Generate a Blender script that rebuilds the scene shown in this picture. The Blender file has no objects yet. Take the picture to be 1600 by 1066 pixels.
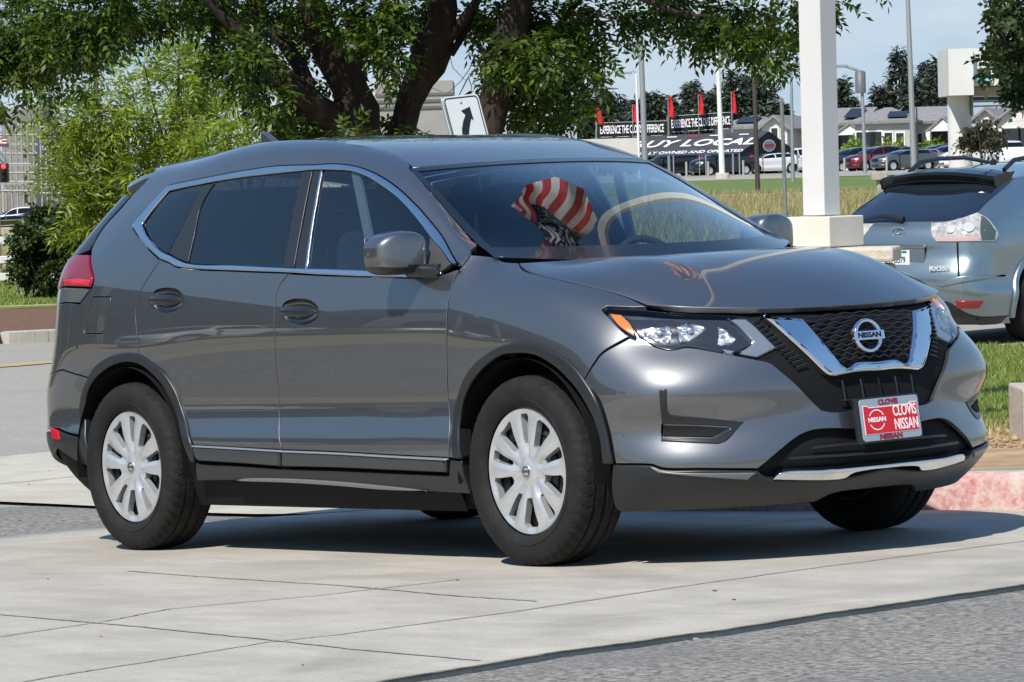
import bpy, bmesh, math, random
import numpy as np
from mathutils import Matrix, Vector, Quaternion
from mathutils.bvhtree import BVHTree
from mathutils.geometry import delaunay_2d_cdt

scene = bpy.context.scene
COL = scene.collection
random.seed(7)
np.random.seed(7)

# ------------------------------------------------------------------ camera
FPX = 6495.395            # focal length in pixels of a 1600 px wide frame
def cam_axes(yaw, pitch, roll):
    yaw, pitch, roll = (math.radians(a) for a in (yaw, pitch, roll))
    cy, sy, cp, sp = math.cos(yaw), math.sin(yaw), math.cos(pitch), math.sin(pitch)
    f = np.array([sy*cp, cy*cp, sp]); r = np.array([cy, -sy, 0.0]); u = np.cross(r, f)
    c, s = math.cos(roll), math.sin(roll)
    return np.array([c*r + s*u, -s*r + c*u, f])
YAW = -52.43662462
RC = cam_axes(YAW, -1.10918074, -3.10178304)      # camera axes in the parked car's own (tilted) frame
RG = cam_axes(YAW, -2.33, -1.5)                   # camera axes in the level world
CAM_CAR = np.array([12.08764466, -10.21987228, 1.12874088])
TILT = RG.T @ RC                                  # car frame -> world (the driveway apron slopes)
CAM = TILT @ CAM_CAR
cam_d = bpy.data.cameras.new('camera')
cam = bpy.data.objects.new('camera', cam_d)
COL.objects.link(cam)
m = Matrix.Identity(4)
for i in range(3):
    m[i][0], m[i][1], m[i][2], m[i][3] = RG[0][i], RG[1][i], -RG[2][i], CAM[i]
cam.matrix_world = m
cam_d.sensor_width = 36.0
cam_d.lens = 36.0*FPX/1600.0
cam_d.clip_start = 0.1
cam_d.clip_end = 6000.0
scene.camera = cam

# ------------------------------------------------------------------ light
SUN_ELEV, SUN_AZ = 58.0, 0.0        # azimuth set below, degrees from world +x, counter-clockwise
SUN_DIR_CAR = np.array([0.34, -0.66, 0.82])
sd = TILT @ (SUN_DIR_CAR/np.linalg.norm(SUN_DIR_CAR))
SUN_ELEV = math.asin(sd[2]); SUN_AZ = math.atan2(sd[1], sd[0])
world = bpy.data.worlds.new('World')
scene.world = world
world.use_nodes = True
wn, wl = world.node_tree.nodes, world.node_tree.links
sky = wn.new('ShaderNodeTexSky')
sky.sky_type = 'NISHITA'
sky.sun_disc = False
sky.sun_elevation = SUN_ELEV
sky.sun_rotation = math.pi/2 - SUN_AZ
sky.altitude = 100.0
sky.air_density = 1.3
sky.dust_density = 0.25
sky.ozone_density = 2.0
bg = wn['Background']
bg.inputs['Strength'].default_value = 0.075
# soft fair-weather clouds low in the sky
tcw = wn.new('ShaderNodeTexCoord'); mpw = wn.new('ShaderNodeMapping'); mpw.inputs['Scale'].default_value = (2.2, 2.2, 7.0)
cn = wn.new('ShaderNodeTexNoise'); cn.inputs['Scale'].default_value = 2.4; cn.inputs['Detail'].default_value = 9.0; cn.inputs['Roughness'].default_value = 0.58
crw = wn.new('ShaderNodeValToRGB'); crw.color_ramp.elements[0].position = 0.50; crw.color_ramp.elements[1].position = 0.72
cmx = wn.new('ShaderNodeMixRGB'); cmx.inputs['Color2'].default_value = (11.5, 11.6, 11.8, 1.0)
wl.new(tcw.outputs['Generated'], mpw.inputs['Vector']); wl.new(mpw.outputs['Vector'], cn.inputs['Vector']); wl.new(cn.outputs['Fac'], crw.inputs['Fac'])
# pale blue haze at the horizon deepening to a clear blue overhead
sxz = wn.new('ShaderNodeSeparateXYZ'); grd = wn.new('ShaderNodeValToRGB'); hmx = wn.new('ShaderNodeMixRGB'); hmx.inputs['Fac'].default_value = 0.85
els = grd.color_ramp.elements
els[0].position = 0.0; els[0].color = (.50, .73, .98, 1); els[1].position = 1.0; els[1].color = (.10, .26, .60, 1)
for ps, cl in ((.10, (.44, .69, .98)), (.30, (.32, .58, .95)), (.65, (.15, .34, .72))):
    e_ = els.new(ps); e_.color = (*cl, 1)
gsc = wn.new('ShaderNodeMixRGB'); gsc.blend_type = 'MULTIPLY'; gsc.inputs['Fac'].default_value = 1.0; gsc.inputs['Color2'].default_value = (10.5, 10.5, 10.5, 1)
wl.new(tcw.outputs['Generated'], sxz.inputs[0]); wl.new(sxz.outputs['Z'], grd.inputs['Fac']); wl.new(grd.outputs['Color'], gsc.inputs['Color1'])
wl.new(sky.outputs['Color'], hmx.inputs['Color1']); wl.new(gsc.outputs['Color'], hmx.inputs['Color2'])
clw = wn.new('ShaderNodeMapRange'); clw.inputs['From Min'].default_value = 0.10; clw.inputs['From Max'].default_value = 0.22; clw.inputs['To Min'].default_value = 0.55; clw.inputs['To Max'].default_value = 0.0
clm = wn.new('ShaderNodeMath'); clm.operation = 'MULTIPLY'
wl.new(sxz.outputs['Z'], clw.inputs['Value']); wl.new(clw.outputs['Result'], clm.inputs[0]); wl.new(crw.outputs['Color'], clm.inputs[1])
wl.new(clm.outputs[0], cmx.inputs['Fac']); wl.new(hmx.outputs['Color'], cmx.inputs['Color1'])
wl.new(cmx.outputs['Color'], bg.inputs['Color'])
sun_d = bpy.data.lights.new('sun', 'SUN')
sun_d.energy = 5.0
sun_d.angle = math.radians(0.53)
sun_d.color = (1.0, 0.95, 0.87)
sun = bpy.data.objects.new('sun', sun_d)
COL.objects.link(sun)
sun.rotation_mode = 'QUATERNION'
sun.rotation_quaternion = Vector(sd).to_track_quat('Z', 'Y')
sun.location = (0, 0, 40)
scene.view_settings.view_transform = 'Standard'
scene.view_settings.look = 'None'
scene.view_settings.exposure = 0.1
scene.view_settings.gamma = 1.0
scene.cycles.max_bounces = 8
scene.cycles.transparent_max_bounces = 16
scene.cycles.caustics_reflective = False
scene.cycles.caustics_refractive = False

# ------------------------------------------------------------------ pixels -> space
def ray_axes(u, v, axes):
    d = np.array([(u-800.0)/FPX, -(v-533.0)/FPX, 1.0]) @ axes
    return d/np.linalg.norm(d)
def wpt(u, v, dist):
    """World point seen at photo pixel (u, v), `dist` metres along the optical axis."""
    return CAM + np.array([(u-800.0)/FPX*dist, -(v-533.0)/FPX*dist, dist]) @ RG
def wdir_scale(dist):
    return dist/FPX            # metres per photo pixel at that depth

# ------------------------------------------------------------------ materials
MATS = {}
def mat(name, base=(0.5, 0.5, 0.5), rough=0.5, metal=0.0, coat=0.0, coat_rough=0.03, spec=0.5, emit=None, emit_s=1.0):
    if name in MATS: return MATS[name]
    mt = bpy.data.materials.new(name)
    mt.use_nodes = True
    b = mt.node_tree.nodes['Principled BSDF']
    b.inputs['Base Color'].default_value = (*base, 1.0)
    b.inputs['Roughness'].default_value = rough
    b.inputs['Metallic'].default_value = metal
    b.inputs['Coat Weight'].default_value = coat
    b.inputs['Coat Roughness'].default_value = coat_rough
    b.inputs['Specular IOR Level'].default_value = spec
    if emit is not None:
        b.inputs['Emission Color'].default_value = (*emit, 1.0)
        b.inputs['Emission Strength'].default_value = emit_s
    MATS[name] = mt
    return mt
def noise_mat(name, c1, c2, scale, rough=0.8, detail=6.0, bump=0.0, bump_scale=None, metal=0.0, spec=0.3, c3=None, scale3=1.0, amount3=0.5, distort=0.0, coords='Object', stretch=None):
    """Principled material whose colour wanders between c1 and c2 (and towards c3 in larger patches)."""
    if name in MATS: return MATS[name]
    mt = mat(name, c1, rough, metal, spec=spec)
    n, l = mt.node_tree.nodes, mt.node_tree.links
    b = n['Principled BSDF']
    tc = n.new('ShaderNodeTexCoord')
    src = tc.outputs[coords]
    if stretch is not None:
        mp = n.new('ShaderNodeMapping'); mp.inputs['Scale'].default_value = stretch
        l.new(src, mp.inputs['Vector']); src = mp.outputs['Vector']
    nz = n.new('ShaderNodeTexNoise'); nz.inputs['Scale'].default_value = scale; nz.inputs['Detail'].default_value = detail
    nz.inputs['Distortion'].default_value = distort
    nz.inputs['Roughness'].default_value = 0.65
    l.new(src, nz.inputs['Vector'])
    cr = n.new('ShaderNodeValToRGB')
    cr.color_ramp.elements[0].position = 0.32; cr.color_ramp.elements[0].color = (*c1, 1)
    cr.color_ramp.elements[1].position = 0.68; cr.color_ramp.elements[1].color = (*c2, 1)
    l.new(nz.outputs['Fac'], cr.inputs['Fac'])
    out = cr.outputs['Color']
    if c3 is not None:
        n3 = n.new('ShaderNodeTexNoise'); n3.inputs['Scale'].default_value = scale3; n3.inputs['Detail'].default_value = 5.0
        l.new(src, n3.inputs['Vector'])
        r3 = n.new('ShaderNodeValToRGB'); r3.color_ramp.elements[0].position = 0.45; r3.color_ramp.elements[1].position = 0.7
        l.new(n3.outputs['Fac'], r3.inputs['Fac'])
        mu = n.new('ShaderNodeMath'); mu.operation = 'MULTIPLY'; mu.inputs[1].default_value = amount3
        l.new(r3.outputs['Color'], mu.inputs[0])
        mx = n.new('ShaderNodeMixRGB'); mx.inputs['Color2'].default_value = (*c3, 1)
        l.new(mu.outputs[0], mx.inputs['Fac']); l.new(out, mx.inputs['Color1'])
        out = mx.outputs['Color']
    l.new(out, b.inputs['Base Color'])
    if bump:
        nb = n.new('ShaderNodeTexNoise'); nb.inputs['Scale'].default_value = bump_scale or scale*2; nb.inputs['Detail'].default_value = 5.0
        l.new(src, nb.inputs['Vector'])
        bp = n.new('ShaderNodeBump'); bp.inputs['Strength'].default_value = bump; bp.inputs['Distance'].default_value = 0.02
        l.new(nb.outputs['Fac'], bp.inputs['Height']); l.new(bp.outputs['Normal'], b.inputs['Normal'])
    return mt

# ------------------------------------------------------------------ mesh helpers
def link(name, me, material=None, parent=None):
    o = bpy.data.objects.new(name, me)
    COL.objects.link(o)
    if material is not None:
        for k in (material if isinstance(material, (list, tuple)) else [material]): me.materials.append(k)
    if parent is not None: o.parent = parent
    return o
def tag(o, label=None, cat=None, group=None, kind=None):
    if label: o['label'] = label
    if cat: o['category'] = cat
    if group: o['group'] = group
    if kind: o['kind'] = kind
    return o
def empty(name, loc=(0, 0, 0), rot=None):
    o = bpy.data.objects.new(name, None)
    o.empty_display_size = 0.2
    COL.objects.link(o)
    if rot is not None:
        mm = Matrix.Identity(4)
        for i in range(3):
            for j in range(3): mm[i][j] = rot[i][j]
            mm[i][3] = loc[i]
        o.matrix_world = mm
    else:
        o.location = loc
    return o
def mesh_from(name, V, F, N=None, smooth=True):
    me = bpy.data.meshes.new(name)
    me.from_pydata([tuple(map(float, v)) for v in V], [], [tuple(map(int, f)) for f in F])
    me.update()
    if smooth:
        me.polygons.foreach_set('use_smooth', [True]*len(me.polygons))
    if N is not None:
        me.normals_split_custom_set_from_vertices([tuple(map(float, n)) for n in N])
    return me
class MB:
    """Collects simple shapes and links them as one mesh object."""
    def __init__(s): s.V = []; s.F = []; s.M = []; s.S = []
    def add(s, V, F, mi=0, smooth=False):
        o = len(s.V); s.V.extend([tuple(v) for v in V])
        for f in F: s.F.append(tuple(i+o for i in f)); s.M.append(mi); s.S.append(smooth)
    def box(s, c, d, ax=None, mi=0, taper=1.0):
        """box of size d centred at c; ax: 3 axis vectors; taper scales the top face"""
        ax = np.eye(3) if ax is None else np.array(ax); c = np.array(c, float)
        V = []
        for z in (-.5, .5):
            k = taper if z > 0 else 1.0
            for x, y in ((-.5, -.5), (.5, -.5), (.5, .5), (-.5, .5)):
                V.append(c + ax[0]*d[0]*x*k + ax[1]*d[1]*y*k + ax[2]*d[2]*z)
        s.add(V, [(3, 2, 1, 0), (4, 5, 6, 7), (0, 1, 5, 4), (1, 2, 6, 5), (2, 3, 7, 6), (3, 0, 4, 7)], mi)
    def tube(s, pts, rad, n=10, mi=0, caps=True, smooth=True):
        pts = [np.array(p, float) for p in pts]
        if np.isscalar(rad): rad = [rad]*len(pts)
        V, F = [], []
        t0 = pts[1]-pts[0]
        a = np.cross(t0, [0, 0, 1.0])
        if np.linalg.norm(a) < 1e-6*np.linalg.norm(t0)+1e-9: a = np.array([1.0, 0, 0])
        a = a/np.linalg.norm(a)
        for i, p in enumerate(pts):
            t = pts[min(i+1, len(pts)-1)]-pts[max(i-1, 0)]; t = t/(np.linalg.norm(t)+1e-12)
            a = a - t*np.dot(a, t); a = a/(np.linalg.norm(a)+1e-12); b = np.cross(t, a)
            for k in range(n):
                th = 2*math.pi*k/n
                V.append(p + rad[i]*(math.cos(th)*a + math.sin(th)*b))
        for i in range(len(pts)-1):
            for k in range(n):
                F.append((i*n+k, i*n+(k+1) % n, (i+1)*n+(k+1) % n, (i+1)*n+k))
        s.add(V, F, mi, smooth)
        if caps:
            L = (len(pts)-1)*n
            s.add(V[:n], [tuple(range(n-1, -1, -1))], mi); s.add(V[L:], [tuple(range(n))], mi)
    def lathe(s, prof, c, axis=(0, 0, 1), n=24, mi=0, smooth=True):
        """prof: list of (r, h) revolved about axis through c"""
        axis = np.array(axis, float); axis /= np.linalg.norm(axis)
        a = np.cross(axis, [0, 0, 1.0]) if abs(axis[2]) < .9 else np.array([1.0, 0, 0])
        a = a - axis*np.dot(a, axis); a /= np.linalg.norm(a); b = np.cross(axis, a); c = np.array(c, float)
        V, F = [], []
        for r, h in prof:
            for k in range(n):
                th = 2*math.pi*k/n
                V.append(c + axis*h + r*(math.cos(th)*a + math.sin(th)*b))
        for i in range(len(prof)-1):
            for k in range(n):
                F.append((i*n+k, i*n+(k+1) % n, (i+1)*n+(k+1) % n, (i+1)*n+k))
        s.add(V, F, mi, smooth)
    def quad(s, a, b, c, d, mi=0): s.add([a, b, c, d], [(0, 1, 2, 3)], mi)
    def prism(s, poly, origin, ax, ay, az, depth, mi=0):
        """2-D polygon in axes ax, ay at origin, pushed along az by depth"""
        o, ax, ay, az = (np.array(q, float) for q in (origin, ax, ay, az)); n = len(poly)
        A = [o + ax*p[0] + ay*p[1] for p in poly]; B = [p + az*depth for p in A]
        area = sum(poly[i][0]*poly[(i+1) % n][1]-poly[(i+1) % n][0]*poly[i][1] for i in range(n))
        right = np.dot(np.cross(ax, ay), az) > 0
        ccw = (area > 0) == right
        F = [tuple(range(n-1, -1, -1)), tuple(range(n, 2*n))] + [(i, (i+1) % n, n+(i+1) % n, n+i) for i in range(n)]
        if not ccw: F = [tuple(reversed(f)) for f in F]
        s.add(A+B, F, mi)
    def build(s, name, material, parent=None, bevel=0.0, seg=2):
        me = bpy.data.meshes.new(name)
        me.from_pydata([tuple(map(float, v)) for v in s.V], [], s.F)
        me.polygons.foreach_set('material_index', s.M)
        me.polygons.foreach_set('use_smooth', s.S)
        me.update()
        o = link(name, me, material, parent)
        if bevel:
            md = o.modifiers.new('bevel', 'BEVEL'); md.width = bevel; md.segments = seg; md.limit_method = 'ANGLE'; md.angle_limit = math.radians(40)
        return o
def text_obj(name, body, size, origin, ax, ay, material, parent=None, depth=0.002, sx=1.0, bold=0.0, align='CENTER', shear=0.0):
    """Real extruded lettering (converted to a mesh) in the plane ax, ay."""
    cu = bpy.data.curves.new(name, 'FONT')
    cu.body = body; cu.size = size; cu.extrude = depth; cu.align_x = align; cu.align_y = 'CENTER'; cu.offset = bold; cu.shear = shear
    cu.resolution_u = 4
    o = bpy.data.objects.new(name, cu); COL.objects.link(o)
    dg = bpy.context.evaluated_depsgraph_get()
    me = bpy.data.meshes.new_from_object(o.evaluated_get(dg))
    bpy.data.objects.remove(o); bpy.data.curves.remove(cu)
    ax, ay = np.array(ax, float), np.array(ay, float); ax /= np.linalg.norm(ax); ay /= np.linalg.norm(ay); az = np.cross(ax, ay)
    origin = np.array(origin, float)
    for v in me.vertices:
        p = origin + ax*v.co.x*sx + ay*v.co.y + az*v.co.z
        v.co = p
    me.name = name
    return link(name, me, material, parent)
# ------------------------------------------------------------------ smooth body surfaces (cubic B-spline patches)
def _bas(f):
    return np.stack([(1-f)**3, 3*f**3-6*f**2+4, -3*f**3+3*f**2+3*f+1, f**3], -1)/6.0
def _dbas(f):
    return np.stack([-3*(1-f)**2, 9*f**2-12*f, -9*f**2+6*f+3, 3*f**2], -1)/6.0
class Surf:
    def __init__(s, net, um=(False, False), tm=(False, False), flip=False):
        net = np.array(net, float); s.nu, s.nt = net.shape[:2]; s.flip = flip
        M = np.array([1, -1, 1.0])
        def pad(a, axis, mir):
            a = np.moveaxis(a, axis, 0)
            lo = a[1]*M if mir[0] else 2*a[0]-a[1]
            hi = a[-2]*M if mir[1] else 2*a[-1]-a[-2]
            return np.moveaxis(np.concatenate([lo[None], a, hi[None]]), 0, axis)
        s.P = pad(pad(net, 0, um), 1, tm)
        s.um, s.tm = um, tm
        s.axes, s.eye, s.r0 = RC, CAM_CAR, 16.0
        ku, kt = 6, 5
        s.ku, s.kt = ku, kt
        U = np.linspace(0, s.nu-1, (s.nu-1)*ku+1); T = np.linspace(0, s.nt-1, (s.nt-1)*kt+1)
        g = s.ev(*np.meshgrid(U, T, indexing='ij'))
        s.G = g
        n0, n1 = len(U), len(T)
        F = [(i*n1+j, (i+1)*n1+j, (i+1)*n1+j+1, i*n1+j+1) for i in range(n0-1) for j in range(n1-1)]
        s.n1 = n1
        s.bvh = BVHTree.FromPolygons([tuple(v) for v in g.reshape(-1, 3)], F)
        du = np.linalg.norm(np.diff(g, axis=0), axis=2); dt = np.linalg.norm(np.diff(g, axis=1), axis=2)
        s.U, s.T = U, T
        s.cu = np.concatenate([[0], np.cumsum(np.median(du, axis=1))]); s.ct = np.concatenate([[0], np.cumsum(np.median(dt, axis=0))])
    def ev(s, u, t, d=0):
        u = np.clip(np.asarray(u, float), 0, s.nu-1); t = np.clip(np.asarray(t, float), 0, s.nt-1)
        i = np.minimum(u.astype(int), s.nu-2); j = np.minimum(t.astype(int), s.nt-2)
        fu, ft = u-i, t-j
        bu = _dbas(fu) if d == 1 else _bas(fu); bt = _dbas(ft) if d == 2 else _bas(ft)
        out = 0
        for a in range(4):
            for b in range(4):
                out = out + (bu[..., a]*bt[..., b])[..., None]*s.P[i+a, j+b]
        return out
    def normal(s, u, t):
        n = np.cross(s.ev(u, t, 1), s.ev(u, t, 2))
        n = n/(np.linalg.norm(n, axis=-1, keepdims=True)+1e-12)
        return -n if s.flip else n
    def near(s, q, uv=None):
        """nearest surface parameters to a 3-D point"""
        q = np.array(q, float)
        if uv is None:
            _, _, k, _ = s.bvh.find_nearest(tuple(q)); uv = ((k//(s.n1-1)+.5)/s.ku, (k % (s.n1-1)+.5)/s.kt)
        u, t = uv
        for _ in range(8):
            r = q - s.ev(u, t); A = np.stack([s.ev(u, t, 1), s.ev(u, t, 2)], 1)
            d = np.linalg.lstsq(A, r, rcond=None)[0]
            u = min(max(u+np.clip(d[0], -.5, .5), 0), s.nu-1); t = min(max(t+np.clip(d[1], -.5, .5), 0), s.nt-1)
        return np.array([u, t])
    def hit(s, px, py):
        """surface parameters seen at a photo pixel"""
        C_ = s.eye; d = ray_axes(px, py, s.axes)
        loc, _, k, dist = s.bvh.ray_cast(tuple(C_), tuple(d))
        if loc is None:
            best = None
            for q in np.linspace(s.r0-5, s.r0+6, 45):
                p = C_ + d*q
                l2, _, k2, d2 = s.bvh.find_nearest(tuple(p))
                if best is None or d2 < best[0]: best = (d2, q, k2)
            q0 = best[1]
            for q in np.linspace(q0-.25, q0+.25, 21):
                p = C_ + d*q
                l2, _, k2, d2 = s.bvh.find_nearest(tuple(p))
                if d2 < best[0]: best = (d2, q, k2)
            return s.near(C_ + d*best[1])
        u, t = ((k//(s.n1-1)+.5)/s.ku, (k % (s.n1-1)+.5)/s.kt)
        sd_ = dist
        for _ in range(8):
            r = C_ + d*sd_ - s.ev(u, t)
            A = np.stack([s.ev(u, t, 1), s.ev(u, t, 2), -d], 1)
            try: x = np.linalg.solve(A, r)
            except np.linalg.LinAlgError: break
            u = min(max(u+np.clip(x[0], -.5, .5), 0), s.nu-1); t = min(max(t+np.clip(x[1], -.5, .5), 0), s.nt-1); sd_ += x[2]
        return np.array([u, t])
    def pt(s, p):
        return s.hit(*p) if len(p) == 2 else s.near(p)
    def to2(s, uv):
        return np.stack([np.interp(uv[..., 0], s.U, s.cu), np.interp(uv[..., 1], s.T, s.ct)], -1)
    def from2(s, q):
        return np.stack([np.interp(q[..., 0], s.cu, s.U), np.interp(q[..., 1], s.ct, s.T)], -1)

def smooth_seg(pts, step):
    """Catmull-Rom through 2-D points, resampled about every `step`."""
    pts = np.array(pts, float)
    if len(pts) == 2:
        n = max(1, int(round(np.linalg.norm(pts[1]-pts[0])/step)))
        return [pts[0]+(pts[1]-pts[0])*k/n for k in range(n)]
    P = np.concatenate([[2*pts[0]-pts[1]], pts, [2*pts[-1]-pts[-2]]])
    fine = []
    for i in range(1, len(P)-2):
        p0, p1, p2, p3 = P[i-1], P[i], P[i+1], P[i+2]
        e = 0.5
        t0 = 0; t1 = t0+max(np.linalg.norm(p1-p0), 1e-6)**e; t2 = t1+max(np.linalg.norm(p2-p1), 1e-6)**e; t3 = t2+max(np.linalg.norm(p3-p2), 1e-6)**e
        for t in np.linspace(t1, t2, 16, endpoint=False):
            a1 = (t1-t)/(t1-t0)*p0+(t-t0)/(t1-t0)*p1; a2 = (t2-t)/(t2-t1)*p1+(t-t1)/(t2-t1)*p2; a3 = (t3-t)/(t3-t2)*p2+(t-t2)/(t3-t2)*p3
            b1 = (t2-t)/(t2-t0)*a1+(t-t0)/(t2-t0)*a2; b2 = (t3-t)/(t3-t1)*a2+(t-t1)/(t3-t1)*a3
            fine.append((t2-t)/(t2-t1)*b1+(t-t1)/(t2-t1)*b2)
    fine.append(pts[-1]); fine = np.array(fine)
    L = np.concatenate([[0], np.cumsum(np.linalg.norm(np.diff(fine, axis=0), axis=1))])
    n = max(1, int(round(L[-1]/step)))
    q = np.linspace(0, L[-1], n+1)[:-1]
    return [np.array([np.interp(x, L, fine[:, 0]), np.interp(x, L, fine[:, 1])]) for x in q]
def outline(S, segs, step=0.014):
    """closed loop of 2-D metric points on surface S from segments of traced points (segments are joined in order)"""
    loop = []
    conv = [[S.to2(S.pt(p)) for p in seg] for seg in segs]
    for k, seg in enumerate(conv):
        nxt = conv[(k+1) % len(conv)][0]
        if np.linalg.norm(seg[-1]-nxt) > 1e-4: seg2 = seg
        else: seg2 = seg
        loop.extend(smooth_seg(seg2, step) if len(seg2) > 1 else [seg2[0]])
        if np.linalg.norm(seg2[-1]-nxt) > 2e-3:
            if len(seg2) > 1: loop.extend(smooth_seg([seg2[-1], nxt], step))
            else:
                loop.pop(); loop.extend(smooth_seg([seg2[-1], nxt], step))
    loop = np.array(loop)
    keep = [i for i in range(len(loop)) if np.linalg.norm(loop[i]-loop[i-1]) > 5e-4]
    return loop[keep]
def in_poly(P, poly):
    x, y = P[:, 0], P[:, 1]; c = np.zeros(len(P), bool)
    a = poly; b = np.roll(poly, -1, axis=0)
    for (x1, y1), (x2, y2) in zip(a, b):
        if y1 == y2: continue
        m_ = ((y1 > y) != (y2 > y)) & (x < (x2-x1)*(y-y1)/(y2-y1)+x1)
        c ^= m_
    return c
def dist_poly(P, poly):
    d = np.full(len(P), 1e9)
    for a, b in zip(poly, np.roll(poly, -1, axis=0)):
        ab = b-a; t = np.clip(((P-a)@ab)/(ab@ab+1e-12), 0, 1)
        d = np.minimum(d, np.linalg.norm(P-(a+t[:, None]*ab), axis=1))
    return d
def area2(p): return 0.5*np.sum(p[:, 0]*np.roll(p[:, 1], -1)-np.roll(p[:, 0], -1)*p[:, 1])

def panel_geo(S, loop, holes=(), grid=0.03, gap=0.002, bev=0.0025, flange=0.014, off=0.0, nb=3, centre=False, hole_flange=None):
    """Curved sheet on S inside loop (minus holes), with rounded, turned-in edges. Returns V, F, N."""
    loops = [loop if area2(loop) > 0 else loop[::-1]] + [h if area2(h) < 0 else h[::-1] for h in holes]
    lo, hi = loops[0].min(0), loops[0].max(0)
    gx, gy = np.meshgrid(np.arange(lo[0], hi[0], grid), np.arange(lo[1], hi[1], grid), indexing='ij')
    gp = np.stack([gx.ravel(), gy.ravel()], 1)
    if len(gp):
        ok = in_poly(gp, loops[0]) & (dist_poly(gp, loops[0]) > .55*grid)
        for h in loops[1:]: ok &= ~in_poly(gp, h) & (dist_poly(gp, h) > .55*grid)
        gp = gp[ok]
    verts = np.concatenate(loops + [gp]); edges = []; o = 0; spans = []
    for L in loops:
        n = len(L); edges += [(o+i, o+(i+1) % n) for i in range(n)]; spans.append((o, n)); o += n
    r = delaunay_2d_cdt([Vector(v) for v in verts], edges, [], 0, 1e-6)
    V2 = np.array([tuple(v) for v in r[0]]); F = [tuple(f) for f in r[2]]; orig = r[3]
    cen = np.array([V2[list(f)].mean(0) for f in F])
    ok = in_poly(cen, loops[0])
    for h in loops[1:]: ok &= ~in_poly(cen, h)
    F = [f for f, k in zip(F, ok) if k]
    uv = S.from2(V2); P = S.ev(uv[:, 0], uv[:, 1]); N = S.normal(uv[:, 0], uv[:, 1])
    # winding towards the normal
    F2 = []
    for f in F:
        a, b, c = P[f[0]], P[f[1]], P[f[2]]
        F2.append(f if np.dot(np.cross(b-a, c-a), N[f[0]]+N[f[1]]+N[f[2]]) > 0 else f[::-1])
    F = F2
    inv = {}
    for k, oo in enumerate(orig):
        for q in oo: inv[q] = k
    P = P + N*off
    V = list(P); NN = list(N); faces = list(F)
    for li, (o, n) in enumerate(spans):
        idx = []
        for i in range(n):
            k = inv.get(o+i)
            if k is None: k = int(np.argmin(np.linalg.norm(V2-verts[o+i], axis=1)))
            if not idx or idx[-1] != k: idx.append(k)
        if idx[0] == idx[-1]: idx.pop()
        n = len(idx)
        Pb = P[idx]; Nb = N[idx]
        tan = np.roll(Pb, -1, axis=0)-np.roll(Pb, 1, axis=0)
        q2 = V2[idx]; t2 = np.roll(q2, -1, axis=0)-np.roll(q2, 1, axis=0)
        tan /= np.linalg.norm(tan, axis=1, keepdims=True)+1e-12
        inward = np.cross(Nb, tan)
        # sign: loop is CCW in 2-D -> inward 2-D is (-ty, tx); test through the surface
        eps = 1e-3
        l2 = np.stack([-t2[:, 1], t2[:, 0]], 1); l2 /= np.linalg.norm(l2, axis=1, keepdims=True)+1e-12
        uq = S.from2(q2+l2*eps); Pq = S.ev(uq[:, 0], uq[:, 1])+Nb*off
        sg = np.sign(np.sum((Pq-Pb)*inward, axis=1)); sg[sg == 0] = 1
        sgm = np.sign(np.sum(sg)) or 1
        inward *= sgm
        inward /= np.linalg.norm(inward, axis=1, keepdims=True)+1e-12
        cflag = np.abs(Pb[:, 1]) < 2e-3 if centre else np.zeros(n, bool)
        if centre:
            inward[cflag, 1] = 0; inward /= np.linalg.norm(inward, axis=1, keepdims=True)+1e-12
            both = cflag & np.roll(cflag, 1) & np.roll(cflag, -1)
            inward[both] = 0
        fl = flange if (li == 0 or hole_flange is None) else hole_flange
        for q, k in enumerate(idx): V[k] = Pb[q]+inward[q]*(gap+bev)
        if centre:
            for q, k in enumerate(idx):
                if cflag[q]: V[k] = np.array([V[k][0], 0.0, V[k][2]])
        prev = idx
        rings = [(gap+bev*(1-math.sin(a)), bev*(1-math.cos(a)), a) for a in np.linspace(0, math.pi/2, nb+1)[1:]] + [(gap, bev+fl, math.pi/2)]
        for ins, dep, a in rings:
            cur = []
            for q in range(n):
                p = Pb[q]+inward[q]*ins-Nb[q]*dep
                if cflag[q]: p = np.array([p[0], 0.0, p[2]])
                nn = Nb[q]*math.cos(a)-inward[q]*math.sin(a)
                cur.append(len(V)); V.append(p); NN.append(nn/(np.linalg.norm(nn)+1e-9))
            for q in range(n):
                r_ = (q+1) % n
                if cflag[q] and cflag[r_]: continue
                a_, b_, c_, d_ = prev[q], prev[r_], cur[r_], cur[q]
                fn = np.cross(V[b_]-V[a_], V[d_]-V[a_]); want = NN[d_]+NN[a_]
                faces.append((a_, b_, c_, d_) if np.dot(fn, want) > 0 else (d_, c_, b_, a_))
            prev = cur
    return np.array(V), faces, np.array(NN)
def mirror_geo(g):
    V, F, N = g; k = np.array([1, -1, 1.0])
    return V*k, [f[::-1] for f in F], N*k
def join_geo(gs):
    V, F, N, o = [], [], [], 0
    for v, f, n in gs:
        V.append(v); N.append(n); F += [tuple(i+o for i in q) for q in f]; o += len(v)
    return np.concatenate(V), F, np.concatenate(N)
def put(name, g, material, parent):
    return link(name, mesh_from(name, *g), material, parent)
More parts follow.
